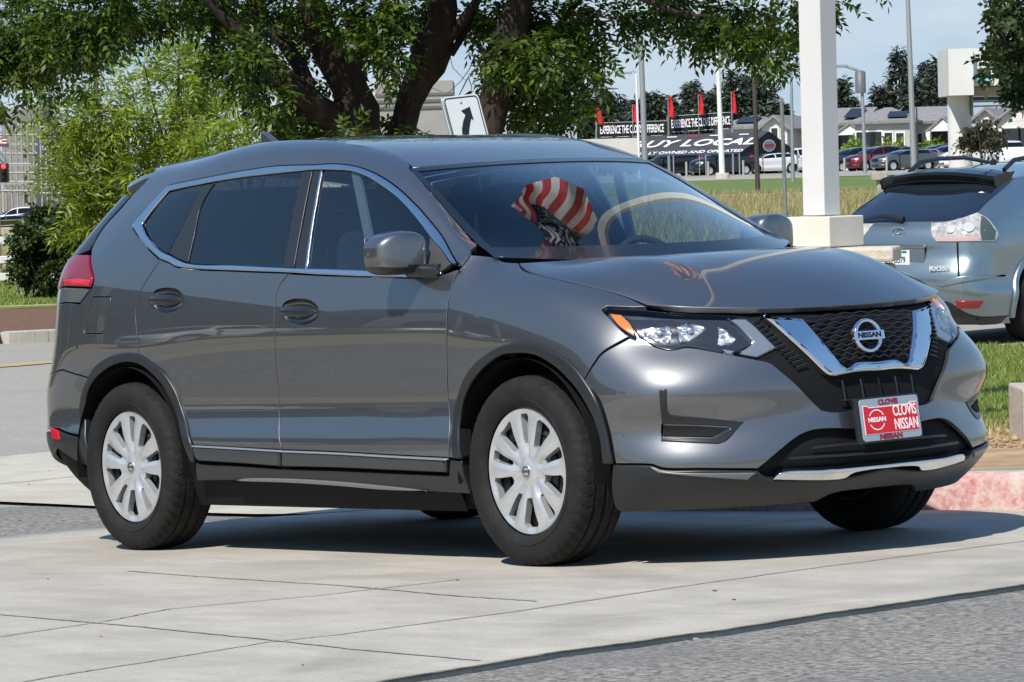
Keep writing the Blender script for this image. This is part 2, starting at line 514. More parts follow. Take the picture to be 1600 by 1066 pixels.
# ------------------------------------------------------------------ the parked grey crossover: base surfaces
def lerp_tab(x, tab):
    xs = [a for a, _ in tab]; ys = [b for _, b in tab]
    return np.interp(x, xs, ys)
ZB = [(-4, 1.21), (-3.0, 1.21), (-2.4, 1.19), (-2.0, 1.16), (-1.5, 1.13), (-.9, 1.10), (-.45, 1.10), (0, 1.10)]
ZT = [(-3.4, 1.572), (-3.1, 1.622), (-2.85, 1.660), (-2.4, 1.688), (-2.0, 1.670), (-1.6, 1.657), (-1.3, 1.616), (-1.02, 1.530), (-.85, 1.44), (-.70, 1.345), (-.45, 1.19), (-.3, 1.13), (0, 1.11)]
WT = [(-3.4, .47), (-3.0, .50), (-2.4, .525), (-1.6, .535), (-1.2, .545), (-1.0, .565), (-.7, .62), (-.45, .665), (0, .70)]
ZR = [.18, .26, .34, .42, .48, .55, .66, .78, .89, .97, 1.04]
WR = [.835, .868, .893, .911, .909, .876, .875, .889, .895, .887, .872]
FR = [(0, 1.0), (.16, .845), (.40, .60), (.64, .345), (.80, .17), (.90, .03), (.96, -.11), (1.0, -.26), (1.0, -.45)]
def wplan(x): return lerp_tab(x, [(-3.3, .965), (-2.9, .985), (-2.4, .995), (-1.6, 1.0), (-.9, 1.0), (-.4, .997), (0, .995)])
def wflare(x, z): return (.016*math.exp(-((x+2.7)/.40)**2)+.016*math.exp(-(x/.40)**2))*math.exp(-((z-.62)/.28)**2)
def side_w(x, z): return np.interp(z, ZR+[1.12, 1.30], WR+[.852, .79])*wplan(x)+wflare(x, z)
def side_col(x):
    """(w, z) rows of the body side at station x"""
    zb, zt, wt = lerp_tab(x, ZB), lerp_tab(x, ZT), lerp_tab(x, WT)
    rows = []
    for z, w in zip(ZR, WR):
        zz = z if z < .9 else .89+(z-.89)*(zb-.08-.89)/(1.04-.89)
        rows.append((w*wplan(x)+wflare(x, zz), zz))
    wb = .852*wplan(x)
    g0 = wt+.10
    for f, k in FR:
        w = g0+(wb-g0)*k if k >= 0 else g0+.38*k*(.265)/.265
        if k < 0: w = g0-(.10/.26)*(-k)
        rows.append((w, zb+(zt-zb)*f - (0.004 if k == -.45 else 0)))
    return rows
XR = [(.18, -3.42), (.26, -3.54), (.34, -3.61), (.42, -3.655), (.55, -3.695), (.66, -3.71), (.74, -3.675), (.80, -3.60), (.97, -3.57), (1.12, -3.565), (1.21, -3.53), (1.35, -3.41), (1.5, -3.26), (1.58, -3.17), (1.62, -3.10), (1.7, -3.05)]
def side_net():
    cols = []
    base = side_col(-3.05)
    def rear(yk, dx, wk):
        c = []
        for (w, z) in base:
            xr = lerp_tab(z, XR)
            c.append((xr+dx, -(yk if wk is None else w*wk), z))
        return c
    cols.append(rear(0, 0, None)); cols.append(rear(.32, .006, None))
    cols.append(rear(0, .035, .69)); cols.append(rear(0, .095, .85)); cols.append(rear(0, .22, .955)); cols.append(rear(0, .40, .99))
    for x in (-2.95, -2.6, -2.2, -1.85, -1.55, -1.25, -1.0, -.82, -.65, -.48, -.30, -.10):
        c = []
        for (w, z) in side_col(x):
            xr = lerp_tab(z, XR)
            lo = {-2.95: .58, -2.6: .82, -2.2: 1.08, -1.85: 1.35}.get(x, 0)
            xx = max(x, xr+lo) if lo else x
            if xx != x: w2 = np.interp(z, *zip(*[(b, a) for a, b in side_col(xx)])) if z < 1.5 else w; w = min(w2, w+.01)
            c.append((xx, -w, z))
        cols.append(c)
    return cols
SIDE = Surf(side_net(), um=(True, False))
FZ = [.20, .28, .36, .44, .53, .62, .72, .80, .88, .95, 1.02, 1.08, 1.13, 1.17]
def fcol(x, over=None):
    over = over or {}
    return [(over.get(i, (side_w(x, z), z))[0], over.get(i, (0, z))[1]) for i, z in enumerate(FZ)]
def front_net():
    cols = []
    for x in (-1.25, -1.0, -.78, -.62, -.48):
        cols.append([(x, -w, z) for w, z in fcol(x)])
    o = {-.34: {8: (.893, .88), 9: (.885, .95), 10: (.868, 1.01), 11: (.835, 1.065), 12: (.78, 1.11), 13: (.70, 1.145)},
         -.12: {7: (.906, .80), 8: (.903, .875), 9: (.892, .94), 10: (.868, .998), 11: (.827, 1.045), 12: (.765, 1.085), 13: (.68, 1.117)},
         .10: {7: (.908, .80), 8: (.902, .865), 9: (.887, .92), 10: (.862, .970), 11: (.82, 1.018), 12: (.76, 1.056), 13: (.67, 1.090)},
         .30: {5: (.906, .61), 6: (.905, .71), 7: (.900, .785), 8: (.890, .84), 9: (.870, .885), 10: (.843, .931), 11: (.805, .967), 12: (.75, .999), 13: (.66, 1.030)}}
    for x in o: cols.append([(x, -w, z) for w, z in fcol(x, o[x])])
    cols.append([(.45, -w, z) for w, z in ((.80, .20), (.85, .28), (.878, .36), (.890, .44), (.898, .52), (.900, .60), (.894, .70), (.878, .775), (.858, .82), (.833, .86), (.805, .896), (.772, .926), (.726, .953), (.65, .979))])
    cor = [[(.52, .76, .20), (.60, .83, .28), (.635, .85, .36), (.645, .858, .44), (.652, .866, .52), (.656, .870, .60), (.635, .860, .70), (.600, .815, .77), (.570, .785, .815), (.550, .762, .855), (.543, .738, .885), (.540, .715, .91), (.535, .685, .93), (.53, .63, .95)],
           [(.64, .66, .20), (.745, .735, .28), (.775, .758, .36), (.775, .763, .44), (.775, .768, .52), (.775, .770, .60), (.755, .757, .70), (.712, .708, .77), (.685, .682, .815), (.665, .66, .855), (.65, .645, .885), (.64, .63, .905), (.63, .61, .925), (.61, .57, .945)],
           [(.75, .52, .20), (.85, .57, .28), (.882, .585, .36), (.88, .59, .44), (.872, .595, .52), (.865, .60, .60), (.850, .59, .70), (.815, .555, .77), (.785, .53, .815), (.765, .515, .855), (.75, .505, .885), (.735, .495, .905), (.715, .48, .925), (.68, .45, .945)],
           [(.84, .33, .20), (.935, .34, .28), (.972, .34, .36), (.970, .34, .44), (.956, .34, .53), (.940, .34, .62), (.918, .34, .72), (.892, .335, .79), (.867, .33, .845), (.85, .33, .875), (.835, .325, .895), (.815, .32, .91), (.79, .31, .925), (.75, .30, .945)],
           [(.865, .16, .20), (.962, .165, .28), (1.0, .165, .36), (.998, .165, .44), (.982, .165, .53), (.962, .165, .62), (.938, .165, .72), (.912, .165, .80), (.884, .165, .86), (.868, .165, .885), (.85, .165, .90), (.83, .165, .912), (.80, .16, .926), (.76, .16, .945)],
           [(.875, 0, .20), (.97, 0, .28), (1.006, 0, .36), (1.005, 0, .44), (.988, 0, .53), (.968, 0, .62), (.943, 0, .72), (.917, 0, .80), (.889, 0, .86), (.872, 0, .885), (.854, 0, .90), (.834, 0, .912), (.804, 0, .926), (.764, 0, .945)]]
    cor = [[(x-(.017 if k < 3 and 0 < i < 9 else 0), w-(.017 if k < 2 and 0 < i < 9 else 0), z) for i, (x, w, z) in enumerate(c)] for k, c in enumerate(cor)]
    DX = {3: -.022, 4: -.058, 5: .014, 2: .014}
    cor = [[(x+DX.get(i, 0)*(1, 1, 1, .55, .15, 0)[k]*(.5 if k == 0 else .8), w+DX.get(i, 0)*(.9, .7, .3, 0, 0, 0)[k], z) for i, (x, w, z) in enumerate(c)] for k, c in enumerate(cor)]
    for c in cor: cols.append([(x, -w, z) for x, w, z in c])
    return cols
FRONT = Surf(front_net(), um=(False, True))
for S_ in (SIDE, FRONT):
    q = S_.near((-1.0, -.9, .6)); S_.flip = S_.normal(*q)[1] > 0
def surf3(S, pts): return [S.ev(*S.pt(p)) for p in pts]
def resample3(P, n):
    P = np.array(P); L = np.concatenate([[0], np.cumsum(np.linalg.norm(np.diff(P, axis=0), axis=1))]); q = np.linspace(0, L[-1], n)
    return np.stack([np.interp(q, L, P[:, i]) for i in range(3)], 1)
# bonnet
HOODLINE = [(810, 411), (817, 422), (841, 429.5), (884.6, 440), (952, 456), (986, 467), (1009.6, 478)]
he = resample3(surf3(FRONT, HOODLINE), 9)
hood_front = np.array([(.878, 0, .902), (.868, .16, .903), (.835, .32, .906), (.77, .47, .913), (.685, .585, .922), (.61, .66, .932)])
net = []
for i in range(9):
    s = i/8.0; E = he[i]
    c = np.array([.04+(.878-.04)*s, 0, 1.118-(1.118-.905)*(.30*s+.70*s**2.6)+.036*math.sin(math.pi*s)])
    row = []
    for j in range(15):
        f = j/14.0
        row.append((c[0]+(E[0]-c[0])*f**2, E[1]*f, c[2]+(E[2]-c[2])*f**3.2+.011*math.exp(-((f-.62)/.09)**2)*math.sin(math.pi*min(1, s*.8+.15))))
    net.append(row)
net = np.array(net)
tail = resample3(np.concatenate([hood_front*np.array([1, -1, 1]), [he[8]]]), 15)
for j in range(15):
    d = tail[j]-net[8, j]
    for i in range(9): net[i, j] += d*(i/8.0)**3
HOOD = Surf(net, tm=(True, False))
HOOD.flip = HOOD.normal(3, 3)[2] < 0
# windscreen
PILLAR = [(639, 263.5), (667, 293), (695, 324), (721, 355), (747.5, 384.5), (772, 402)]
we = resample3(surf3(SIDE, PILLAR), 6)
net = []
for i in range(6):
    s = i/5.0; E = we[i]
    c = np.array([-.925+(.06+.925)*s, 0, 1.525+(1.095-1.525)*s]) + np.array([.5, 0, 1.0])*.035*math.sin(math.pi*s)
    row = []
    for j in range(7):
        f = j/6.0
        row.append((c[0]+(E[0]-c[0])*f**2.2, E[1]*f, c[2]+(E[2]-c[2])*f**2.2))
    net.append(row)
SCREEN = Surf(net, tm=(True, False))
SCREEN.flip = SCREEN.normal(2, 3)[2] < 0
# roof
DITCH = [(645, 262, ), (618, 237), (590, 231.5), (561, 229)]
re_ = surf3(SIDE, DITCH) + surf3(SIDE, [(-1.55, -.545, 1.66), (-2.0, -.54, 1.688), (-2.5, -.53, 1.690), (-3.0, -.51, 1.635)])
re_ = resample3(re_, 9)
rc = resample3([(-.925, 0, 1.524), (-1.05, 0, 1.570), (-1.2, 0, 1.602), (-1.5, 0, 1.642), (-2.0, 0, 1.680), (-2.5, 0, 1.700), (-3.08, 0, 1.655)], 9)
net = []
for i in range(9):
    row = []
    for j in range(6):
        f = j/5.0; row.append((rc[i][0]+(re_[i][0]-rc[i][0])*f**2.2, re_[i][1]*f, rc[i][2]+(re_[i][2]-rc[i][2])*f**(1.7+.09*i)))
    net.append(row)
ROOF = Surf(net, tm=(True, False))
ROOF.flip = ROOF.normal(3, 3)[2] < 0
# ------------------------------------------------------------------ car materials
def paint_mat(name, base, flake=0.25, metal=0.9, rough=0.34):
    mt = mat(name, base, rough, metal, coat=1.0, coat_rough=0.015)
    mt.node_tree.nodes['Principled BSDF'].inputs['Coat IOR'].default_value = 1.85
    n, l = mt.node_tree.nodes, mt.node_tree.links
    b = n['Principled BSDF']
    tc = n.new('ShaderNodeTexCoord'); nz = n.new('ShaderNodeTexNoise'); nz.inputs['Scale'].default_value = 900.0; nz.inputs['Detail'].default_value = 1.0
    l.new(tc.outputs['Object'], nz.inputs['Vector'])
    mr = n.new('ShaderNodeMapRange'); mr.inputs['To Min'].default_value = 1-flake; mr.inputs['To Max'].default_value = 1+flake
    l.new(nz.outputs['Fac'], mr.inputs['Value'])
    mx = n.new('ShaderNodeMixRGB'); mx.blend_type = 'MULTIPLY'; mx.inputs['Fac'].default_value = 1.0; mx.inputs['Color1'].default_value = (*base, 1)
    l.new(mr.outputs['Result'], mx.inputs['Color2']); l.new(mx.outputs['Color'], b.inputs['Base Color'])
    return mt
def glass_mat(name, tint, refl_boost=1.0, rough=0.0):
    if name in MATS: return MATS[name]
    mt = bpy.data.materials.new(name); mt.use_nodes = True
    n, l = mt.node_tree.nodes, mt.node_tree.links
    n.clear()
    out = n.new('ShaderNodeOutputMaterial'); tr = n.new('ShaderNodeBsdfTransparent'); gl = n.new('ShaderNodeBsdfGlossy')
    tr.inputs['Color'].default_value = (*tint, 1); gl.inputs['Roughness'].default_value = rough; gl.inputs['Color'].default_value = (.95, .97, 1, 1)
    geo = n.new('ShaderNodeNewGeometry'); dt = n.new('ShaderNodeVectorMath'); dt.operation = 'DOT_PRODUCT'
    l.new(geo.outputs['Normal'], dt.inputs[0]); l.new(geo.outputs['Incoming'], dt.inputs[1])
    def mth(op, a, b):
        q = n.new('ShaderNodeMath'); q.operation = op
        for i, x in enumerate((a, b)):
            if x is None: continue
            if isinstance(x, (int, float)): q.inputs[i].default_value = x
            else: l.new(x, q.inputs[i])
        return q.outputs[0]
    sch = mth('ADD', mth('MULTIPLY', mth('POWER', mth('SUBTRACT', 1.0, mth('ABSOLUTE', dt.outputs['Value'], None)), 5.0), .95), .05)
    mu = n.new('ShaderNodeMath'); mu.operation = 'MULTIPLY'; mu.use_clamp = True; mu.inputs[1].default_value = refl_boost
    l.new(sch, mu.inputs[0])
    mx = n.new('ShaderNodeMixShader')
    l.new(mu.outputs[0], mx.inputs[0]); l.new(tr.outputs[0], mx.inputs[1]); l.new(gl.outputs[0], mx.inputs[2]); l.new(mx.outputs[0], out.inputs[0])
    MATS[name] = mt
    return mt
PAINT = paint_mat('gunmetal_paint', (.150, .154, .163), .22, .9, .43)
PLASTIC = mat('dark_cladding', (.017, .019, .021), .38, spec=.5)
SATIN = mat('satin_black', (.018, .019, .021), .28, spec=.5)
BLACK = mat('matt_black', (.008, .008, .009), .7, spec=.2)
GLOSSBLK = mat('gloss_black', (.006, .006, .008), .12, spec=.5)
CHROME = mat('chrome', (.80, .81, .83), .06, 1.0)
BRUSH = mat('satin_trim', (.55, .57, .60), .2, 1.0)
PRIV = glass_mat('privacy_glass', (.035, .045, .06), 1.8)
CLEARW = glass_mat('side_glass', (.45, .56, .60), 1.8)
SCRG = glass_mat('windscreen_glass', (.70, .80, .79), 1.5)
LENS = glass_mat('lamp_lens', (.92, .93, .95), 1.0)
AMBER = mat('amber_lens', (.75, .22, .03), .25, coat=1.0)
REDL = mat('red_lens', (.55, .010, .028), .14, coat=.5)
REDD = mat('dark_red_lens', (.20, .006, .020), .16, coat=.35)
RUBBER = noise_mat('tyre_rubber', (.010, .010, .010), (.022, .021, .020), 9.0, .75, bump=.15, bump_scale=60, spec=.25)
ALLOY = mat('wheel_cover_silver', (.62, .63, .64), .32, .55, coat=.6, coat_rough=.1)
CLOTH = noise_mat('seat_cloth', (.022, .022, .024), (.040, .040, .042), 60, .9)
DASHM = mat('dash_plastic', (.025, .026, .028), .55)
LINER = mat('headliner', (.20, .20, .19), .95)

# ------------------------------------------------------------------ build the car
car = tag(empty('parked_suv', (0, 0, 0), TILT), 'dark grey metallic SUV with silver wheel covers and a red dealer plate, on concrete driveway', 'car')
def half(name, S, segs, material, parent, holes=(), both=True, parent_far=None, **k):
    L = outline(S, segs)
    H = [outline(S, h) for h in holes]
    g = panel_geo(S, L, H, **k)
    a = put(name, g, material, parent)
    if both: put(name, mirror_geo(g), material, parent_far if parent_far is not None else parent)
    return a
def pair(name, S, segs, material, **k):
    """a panel on the near side and its twin on the far side; returns both objects"""
    g = panel_geo(S, outline(S, segs), [outline(S, h) for h in k.pop('holes', ())], **k)
    return put(name, g, material, car), put(name, mirror_geo(g), material, car)
def centre(name, S, segs, material, parent=None, **k):
    g = panel_geo(S, outline(S, segs), [], centre=True, **k)
    return put(name, join_geo([g, mirror_geo(g)]), material, parent or car)
def both(name, S, segs, material, parents, **k):
    g = panel_geo(S, outline(S, segs), [outline(S, h) for h in k.pop('holes', ())], **k)
    return put(name, g, material, parents[0]), put(name, mirror_geo(g), material, parents[1])
B_SEAM = [(452, 427), (444, 436), (436, 447), (431, 462), (429, 485), (429, 525), (432, 586), (437, 654), (441, 703)]
C_SEAM = [(216, 556), (214.5, 530), (213, 508), (211.5, 490), (214, 474), (221, 453), (234, 430.6), (250.5, 406)]
F_SEAM = [(718, 420.5), (709, 438), (700.5, 471.6), (698, 512), (698, 566), (700, 620), (701.6, 688), (701.5, 715.5)]
R_ARCH = [(302.5, 696), (295, 673), (285, 640), (273, 611), (255, 583), (238, 570), (223, 559), (216, 556)]
R_ARCH2 = [(216, 556), (208, 554), (195, 554), (182, 557), (167, 564), (153, 575), (141, 591)]
F_ARCH = [(711, 716), (711, 665), (715, 636), (720.5, 614), (732, 587), (748, 567), (770, 550.5), (788, 542.5), (810, 538), (832, 539.5), (850, 546), (875, 558), (897, 577), (912, 594)]
# doors
rd = pair('rear_door', SIDE, [[(251, 406), (264, 411), (275, 417), (297.5, 420.8), (369, 424), (451, 427)], B_SEAM, [(441, 703), (372, 699.5), (302.5, 696)], R_ARCH, C_SEAM], PAINT,
          holes=[[[(236.5, 468), (241, 456), (252, 451.5), (265, 451), (279, 455), (285.5, 465), (284, 476), (275, 484), (260, 488), (245, 484), (236.5, 468)]]], hole_flange=.03)
fd = pair('front_door', SIDE, [[(453, 428), (500, 430.5), (550, 432.3), (610, 433.5), (669, 434), (695, 428), (718, 420.5)], F_SEAM, [(701.5, 715.5), (620, 711.5), (530, 706.5), (442, 703)], B_SEAM[::-1]], PAINT,
          holes=[[[(439, 488), (443, 475), (455, 469), (470, 468), (486, 471.5), (496, 481), (496, 494), (486, 503), (470, 507), (452, 503), (439, 488)]]], hole_flange=.03)
both('door_moulding', SIDE, [[(303, 697.5), (372, 701), (441, 705)], [(441, 705), (441.5, 729)], [(441.5, 729), (375, 724), (313, 720.5)], [(313, 720.5), (307, 714), (303, 697.5)]], mat('moulding_grey', (.040, .043, .047), .32), rd, off=.013, bev=.011, flange=.02)
both('door_moulding', SIDE, [[(442.5, 705), (530, 708.5), (620, 713.5), (701, 717.5)], [(701, 717.5), (700.5, 738.5)], [(700.5, 738.5), (620, 735), (530, 731), (442.5, 729)]], mat('moulding_grey'), fd, off=.013, bev=.011, flange=.02)
MOULD = mat('moulding_grey', (.040, .043, .047), .32, spec=.5); EDGE = mat('moulding_glint', (.42, .45, .47), .3, .6)  # pale strip paints the sky highlight along the moulding tops
both('moulding_glint', SIDE, [[(304, 695.8), (372, 699.4), (441, 703.4)], [(441, 703.4), (441, 706)], [(441, 706), (372, 702), (304, 698.4)], [(304, 698.4), (304, 695.8)]], EDGE, rd, off=.016, bev=.003, flange=.012, gap=0)
both('moulding_glint', SIDE, [[(442.5, 703.6), (530, 707), (620, 712), (701, 716)], [(701, 716), (701, 718.6)], [(701, 718.6), (620, 714.6), (530, 709.6), (442.5, 706.2)], [(442.5, 706.2), (442.5, 703.6)]], EDGE, fd, off=.016, bev=.003, flange=.012, gap=0)
# quarter panel with fuel door, roof side and screen pillar
FUEL = [[(144, 464), (172.5, 464)], [(172.5, 464), (173, 472), (161.5, 518), (158, 521.5)], [(158, 521.5), (133.5, 521.5)], [(133.5, 521.5), (131, 517), (142, 469), (144, 464)]]
qp = pair('quarter_panel', SIDE, [[(720, 415.5), (692.6, 372), (664.5, 336.5), (636, 306.5), (608, 283.5), (580, 268), (552, 259), (524, 256), (489, 257.5), (430, 259.5), (387.5, 265.5), (320, 278), (262, 290)], [(262, 290), (213, 343.5)],
          [(213, 343.5), (207.5, 353), (211, 363), (221.5, 378), (248.5, 406)], C_SEAM[::-1], R_ARCH2, [(141, 591), (118, 584.5), (97.5, 577.5)], [(97.5, 577.5), (-3.655, -.64, .73)], [(-3.655, -.64, .73), (-3.59, -.64, .82), (-3.58, -.64, 1.03)], [(-3.58, -.64, 1.03), (100, 473.5), (125, 475)], [(125, 475), (143, 451)], [(143, 451), (147, 438), (142.5, 398)],
          [(142.5, 398), (143.5, 389), (163, 355), (190, 325), (208, 304)], [(208, 304), (220, 292), (230, 282), (239, 270)], [(239, 270), (-2.97, -.51, 1.63)], [(-2.97, -.51, 1.63), (-2.5, -.53, 1.675), (-2.0, -.54, 1.684), (-1.55, -.545, 1.66), (561, 229), (590, 231.5), (618, 237), (640, 257)],
          [(640, 257), (640, 264)], [(640, 264), (667, 293.5), (695, 324.5), (721, 355.5), (746.5, 384.5)], [(746.5, 384.5), (735, 395), (723.5, 411.5)], [(723.5, 411.5), (720, 415.5)]], PAINT, holes=[FUEL], grid=.028)
both('fuel_door', SIDE, FUEL, PAINT, qp, gap=.0025)
# tail lamps, tailgate, rear bumper
tl = pair('tail_light', SIDE, [[(-3.53, -.58, 1.205), (121, 398)], [(121, 398), (142, 398.5)], [(142, 398.5), (146.3, 438), (142.5, 449.5)], [(142.5, 449.5), (100, 447.5)], [(100, 447.5), (-3.60, -.58, 1.085)], [(-3.60, -.58, 1.085), (-3.53, -.58, 1.205)]], REDD, off=.006, bev=.006)
both('lamp_strip', SIDE, [[(101, 438), (120, 435.5), (143.5, 437)], [(143.5, 437), (141.5, 448)], [(141.5, 448), (103, 446)], [(103, 446), (101, 438)]], REDL, tl, off=.0085, bev=.002, flange=.003)
both('reversing_lens', SIDE, [[(100, 449), (142, 451)], [(142, 451), (125, 473.5)], [(125, 473.5), (100, 472.5)], [(100, 472.5), (-3.58, -.62, 1.03)], [(-3.58, -.62, 1.03), (-3.60, -.60, 1.085)], [(-3.60, -.60, 1.085), (100, 449)]], mat('smoked_lens', (.10, .11, .12), .1, coat=1.0), tl, off=.002)
tg = centre('tailgate', SIDE, [[(-3.55, 0, 1.17), (-3.55, -.3, 1.17), (-3.53, -.58, 1.195)], [(-3.53, -.58, 1.195), (-3.60, -.58, 1.08), (-3.59, -.62, .82), (-3.655, -.62, .735)], [(-3.655, -.62, .735), (-3.70, 0, .735)], [(-3.70, 0, .735), (-3.55, 0, 1.17)]], PAINT)
centre('rear_window', SIDE, [[(140, 392), (161.5, 356), (188.5, 325.5), (205.5, 306.5)], [(205.5, 306.5), (-3.24, -.3, 1.52), (-3.26, 0, 1.52)], [(-3.26, 0, 1.52), (-3.545, 0, 1.18)], [(-3.545, 0, 1.18), (-3.54, -.3, 1.18), (-3.525, -.58, 1.205)], [(-3.525, -.58, 1.205), (140, 392)]], GLOSSBLK, tg, off=.002)
rb = centre('rear_bumper', SIDE, [[(-3.705, 0, .725), (-3.68, -.5, .725), (97.5, 578)], [(97.5, 578), (118, 585), (141, 591.5)], [(141, 591.5), (133, 613), (129, 643), (131, 681)], [(131, 681), (108, 677), (91, 669.5)], [(91, 669.5), (-3.69, -.5, .47), (-3.705, 0, .47)], [(-3.705, 0, .47), (-3.705, 0, .725)]], PAINT, bev=.004)
centre('lower_valance', SIDE, [[(-3.70, 0, .465), (-3.69, -.5, .465), (91, 671.5)], [(91, 671.5), (108, 679), (131, 684)], [(131, 684), (136, 712), (147, 732)], [(147, 732), (131, 727), (112.5, 716), (100, 708), (88, 699)], [(88, 699), (-3.55, -.5, .27), (-3.57, 0, .27)], [(-3.57, 0, .27), (-3.70, 0, .465)]], PLASTIC, rb, bev=.005, off=.003)
g_ = panel_geo(SIDE, outline(SIDE, [[(80, 667), (93, 672.5)], [(93, 672.5), (96.5, 689)], [(96.5, 689), (84, 685.5)], [(84, 685.5), (80, 667)]]), off=.008, bev=.003)
for q in (g_, mirror_geo(g_)): put('reflector', q, REDL, rb)
# front wings
fe = pair('fender', FRONT, [F_SEAM[::-1], [(720, 416.5), (723.5, 412)], [(723.5, 412), (735, 396), (747, 385.5)], [(747, 385.5), (772, 402), (787, 409), (809, 411)], HOODLINE, [(1009.6, 479), (948, 478.5)], [(948, 478.5), (940.5, 484)], [(940.5, 484), (950, 494), (964, 509.5), (983, 526)], [(983, 526), (941, 550.5), (928, 567), (912, 594)], F_ARCH[::-1], [(711, 716), (702.5, 715.5)]], PAINT, grid=.025)
# bonnet, screen, roof
def rect_uv(S, u0, u1, t0, t1, n=40):
    a = [S.to2(np.array([u, t])) for u, t in ((u0, t0), (u1, t0), (u1, t1), (u0, t1))]
    out = []
    for p, q in zip(a, a[1:]+a[:1]):
        k = max(2, int(np.linalg.norm(q-p)/.03)); out += [p+(q-p)*i/k for i in range(k)]
    return np.array(out)
def centre_uv(name, S, r, material, parent=None, **k):
    g = panel_geo(S, rect_uv(S, *r), [], centre=True, **k)
    return put(name, join_geo([g, mirror_geo(g)]), material, parent or car)
hood = centre_uv('hood', HOOD, (0, HOOD.nu-1, 0, HOOD.nt-1), PAINT, gap=.0025, bev=.005, flange=.018, grid=.03)
ws = centre_uv('windshield', SCREEN, (0, SCREEN.nu-1, 0, SCREEN.nt-1), SCRG, gap=.004, bev=.001, flange=.003, off=-.003)
FRIT = mat('screen_border', (.010, .012, .015), .15, coat=.5)
gs = []
for r in ((0, .22, 0, SCREEN.nt-1), (4.35, 5, 0, SCREEN.nt-1)):
    g = panel_geo(SCREEN, rect_uv(SCREEN, *r), [], centre=True, gap=.002, bev=.001, flange=.002, off=.0005); gs += [g, mirror_geo(g)]
g = panel_geo(SCREEN, rect_uv(SCREEN, .2, 4.4, SCREEN.nt-1.22, SCREEN.nt-1), [], gap=.0, bev=.001, flange=.002, off=.0005); gs += [g, mirror_geo(g)]
put('screen_border', join_geo(gs), FRIT, ws)
roof = centre_uv('roof', ROOF, (0, ROOF.nu-1, 0, ROOF.nt-1), PAINT, gap=.006, bev=.006, flange=.014)
# nose
bump = centre('front_bumper', FRONT, [[(912, 595), (929, 568), (941, 552.5), (984, 528)], [(984, 528), (1020, 540.5), (1042.5, 547), (1057, 546), (1072.5, 543), (1142, 554), (1184, 562)], [(1184, 562), (1204, 567), (1223, 582), (1244, 600), (1262.6, 620), (1283, 640)], [(1283, 640), (1300, 643.5), (.985, -.1, .525), (.99, 0, .525)],
          [(.99, 0, .525), (1.0, 0, .455)], [(1.0, 0, .455), (.995, -.1, .455), (1290, 670), (1268, 673), (1248, 681.5), (1216.6, 706), (1184, 733)], [(1184, 733), (1100, 732.5), (1035, 731.5), (1020, 726.5), (962, 725)], [(962, 725), (951, 669), (936, 624), (912, 595)]], PAINT, grid=.02)
FOG = [[(1029, 611), (1033, 607), (1043, 608)], [(1043, 608), (1045, 644), (1048, 647.5)], [(1048, 647.5), (1110, 653), (1164, 658.5)], [(1164, 658.5), (1134.4, 690.6), (1121, 695)], [(1121, 695), (1075, 693), (1032, 690.6)], [(1032, 690.6), (1029, 611)]]
FOG_IN = [[(1036, 664), (1090, 665), (1143, 668)], [(1143, 668), (1112, 684)], [(1112, 684), (1036, 682)], [(1036, 682), (1036, 664)]]
g = panel_geo(FRONT, outline(FRONT, FOG), [outline(FRONT, FOG_IN)], off=.004, bev=.005, flange=.012, hole_flange=.05, grid=.02)
for q in (g, mirror_geo(g)): put('fog_bezel', q, SATIN, bump)
g = panel_geo(FRONT, outline(FRONT, FOG_IN), [], off=.0055, bev=.001, flange=.002)
for q in (g, mirror_geo(g)): put('fog_pocket', q, BLACK, bump)
centre('lower_valance', FRONT, [[(958, 726), (1020, 727.5), (1035, 733), (1100, 734), (1184, 735)], [(1184, 735), (1195, 745), (1206, 749)], [(1206, 749), (1260, 748.5), (1319, 746), (.99, 0, .30)], [(.99, 0, .30), (.93, 0, .215)], [(.93, 0, .215), (.9, -.2, .215), (1270, 786), (1180, 791), (1100, 795), (1048, 797.5), (1000, 802), (975, 804)], [(975, 804), (964, 796), (958, 726)]], PLASTIC, bump, off=.006, bev=.008, flange=.05, grid=.025)
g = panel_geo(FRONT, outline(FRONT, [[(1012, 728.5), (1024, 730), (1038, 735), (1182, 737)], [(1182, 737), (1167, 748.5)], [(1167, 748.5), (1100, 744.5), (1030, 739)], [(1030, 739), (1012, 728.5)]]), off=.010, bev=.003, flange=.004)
for q in (g, mirror_geo(g)): put('bumper_glint', q, mat('glint_grey', (.20, .205, .21), .38, .35), bump)  # lighter panel paints the sky reflection on the sloping dark plastic
INTAKE = [[(1184, 734), (1216.6, 707), (1248, 682.5), (1268, 674), (1290, 671), (.993, -.1, .45), (1.0, 0, .45)], [(1.0, 0, .45), (.99, 0, .31)], [(.99, 0, .31), (1319, 744), (1226, 746), (1206, 747)], [(1206, 747), (1195, 743), (1184, 734)]]
lg = centre('lower_grille', FRONT, INTAKE, BLACK, bump, off=-.03, gap=-.012, flange=.002)
def bar(name, S, paths, rad, material, parent, off=0.0, n=6, mirror=True):
    mb = MB()
    for path in paths:
        P = []
        for p in path:
            q = S.pt(p); P.append(S.ev(*q)+S.normal(*q)*off)
        P = np.array(P)
        if mirror != 'far': mb.tube(P, rad, n)
        if mirror: mb.tube(P*np.array([1, -1, 1]), rad, n)
    return mb.build(name, material, parent)
def lerp_path(a, b, n=12): return [tuple(np.array(a)+(np.array(b)-np.array(a))*i/(n-1)) for i in range(n)]
bar('intake_slat', FRONT, [[(.985, -.34*i/8, .405) for i in range(9)], [(.985, -.44*i/8, .365) for i in range(9)]], .006, SATIN, lg, -.012)
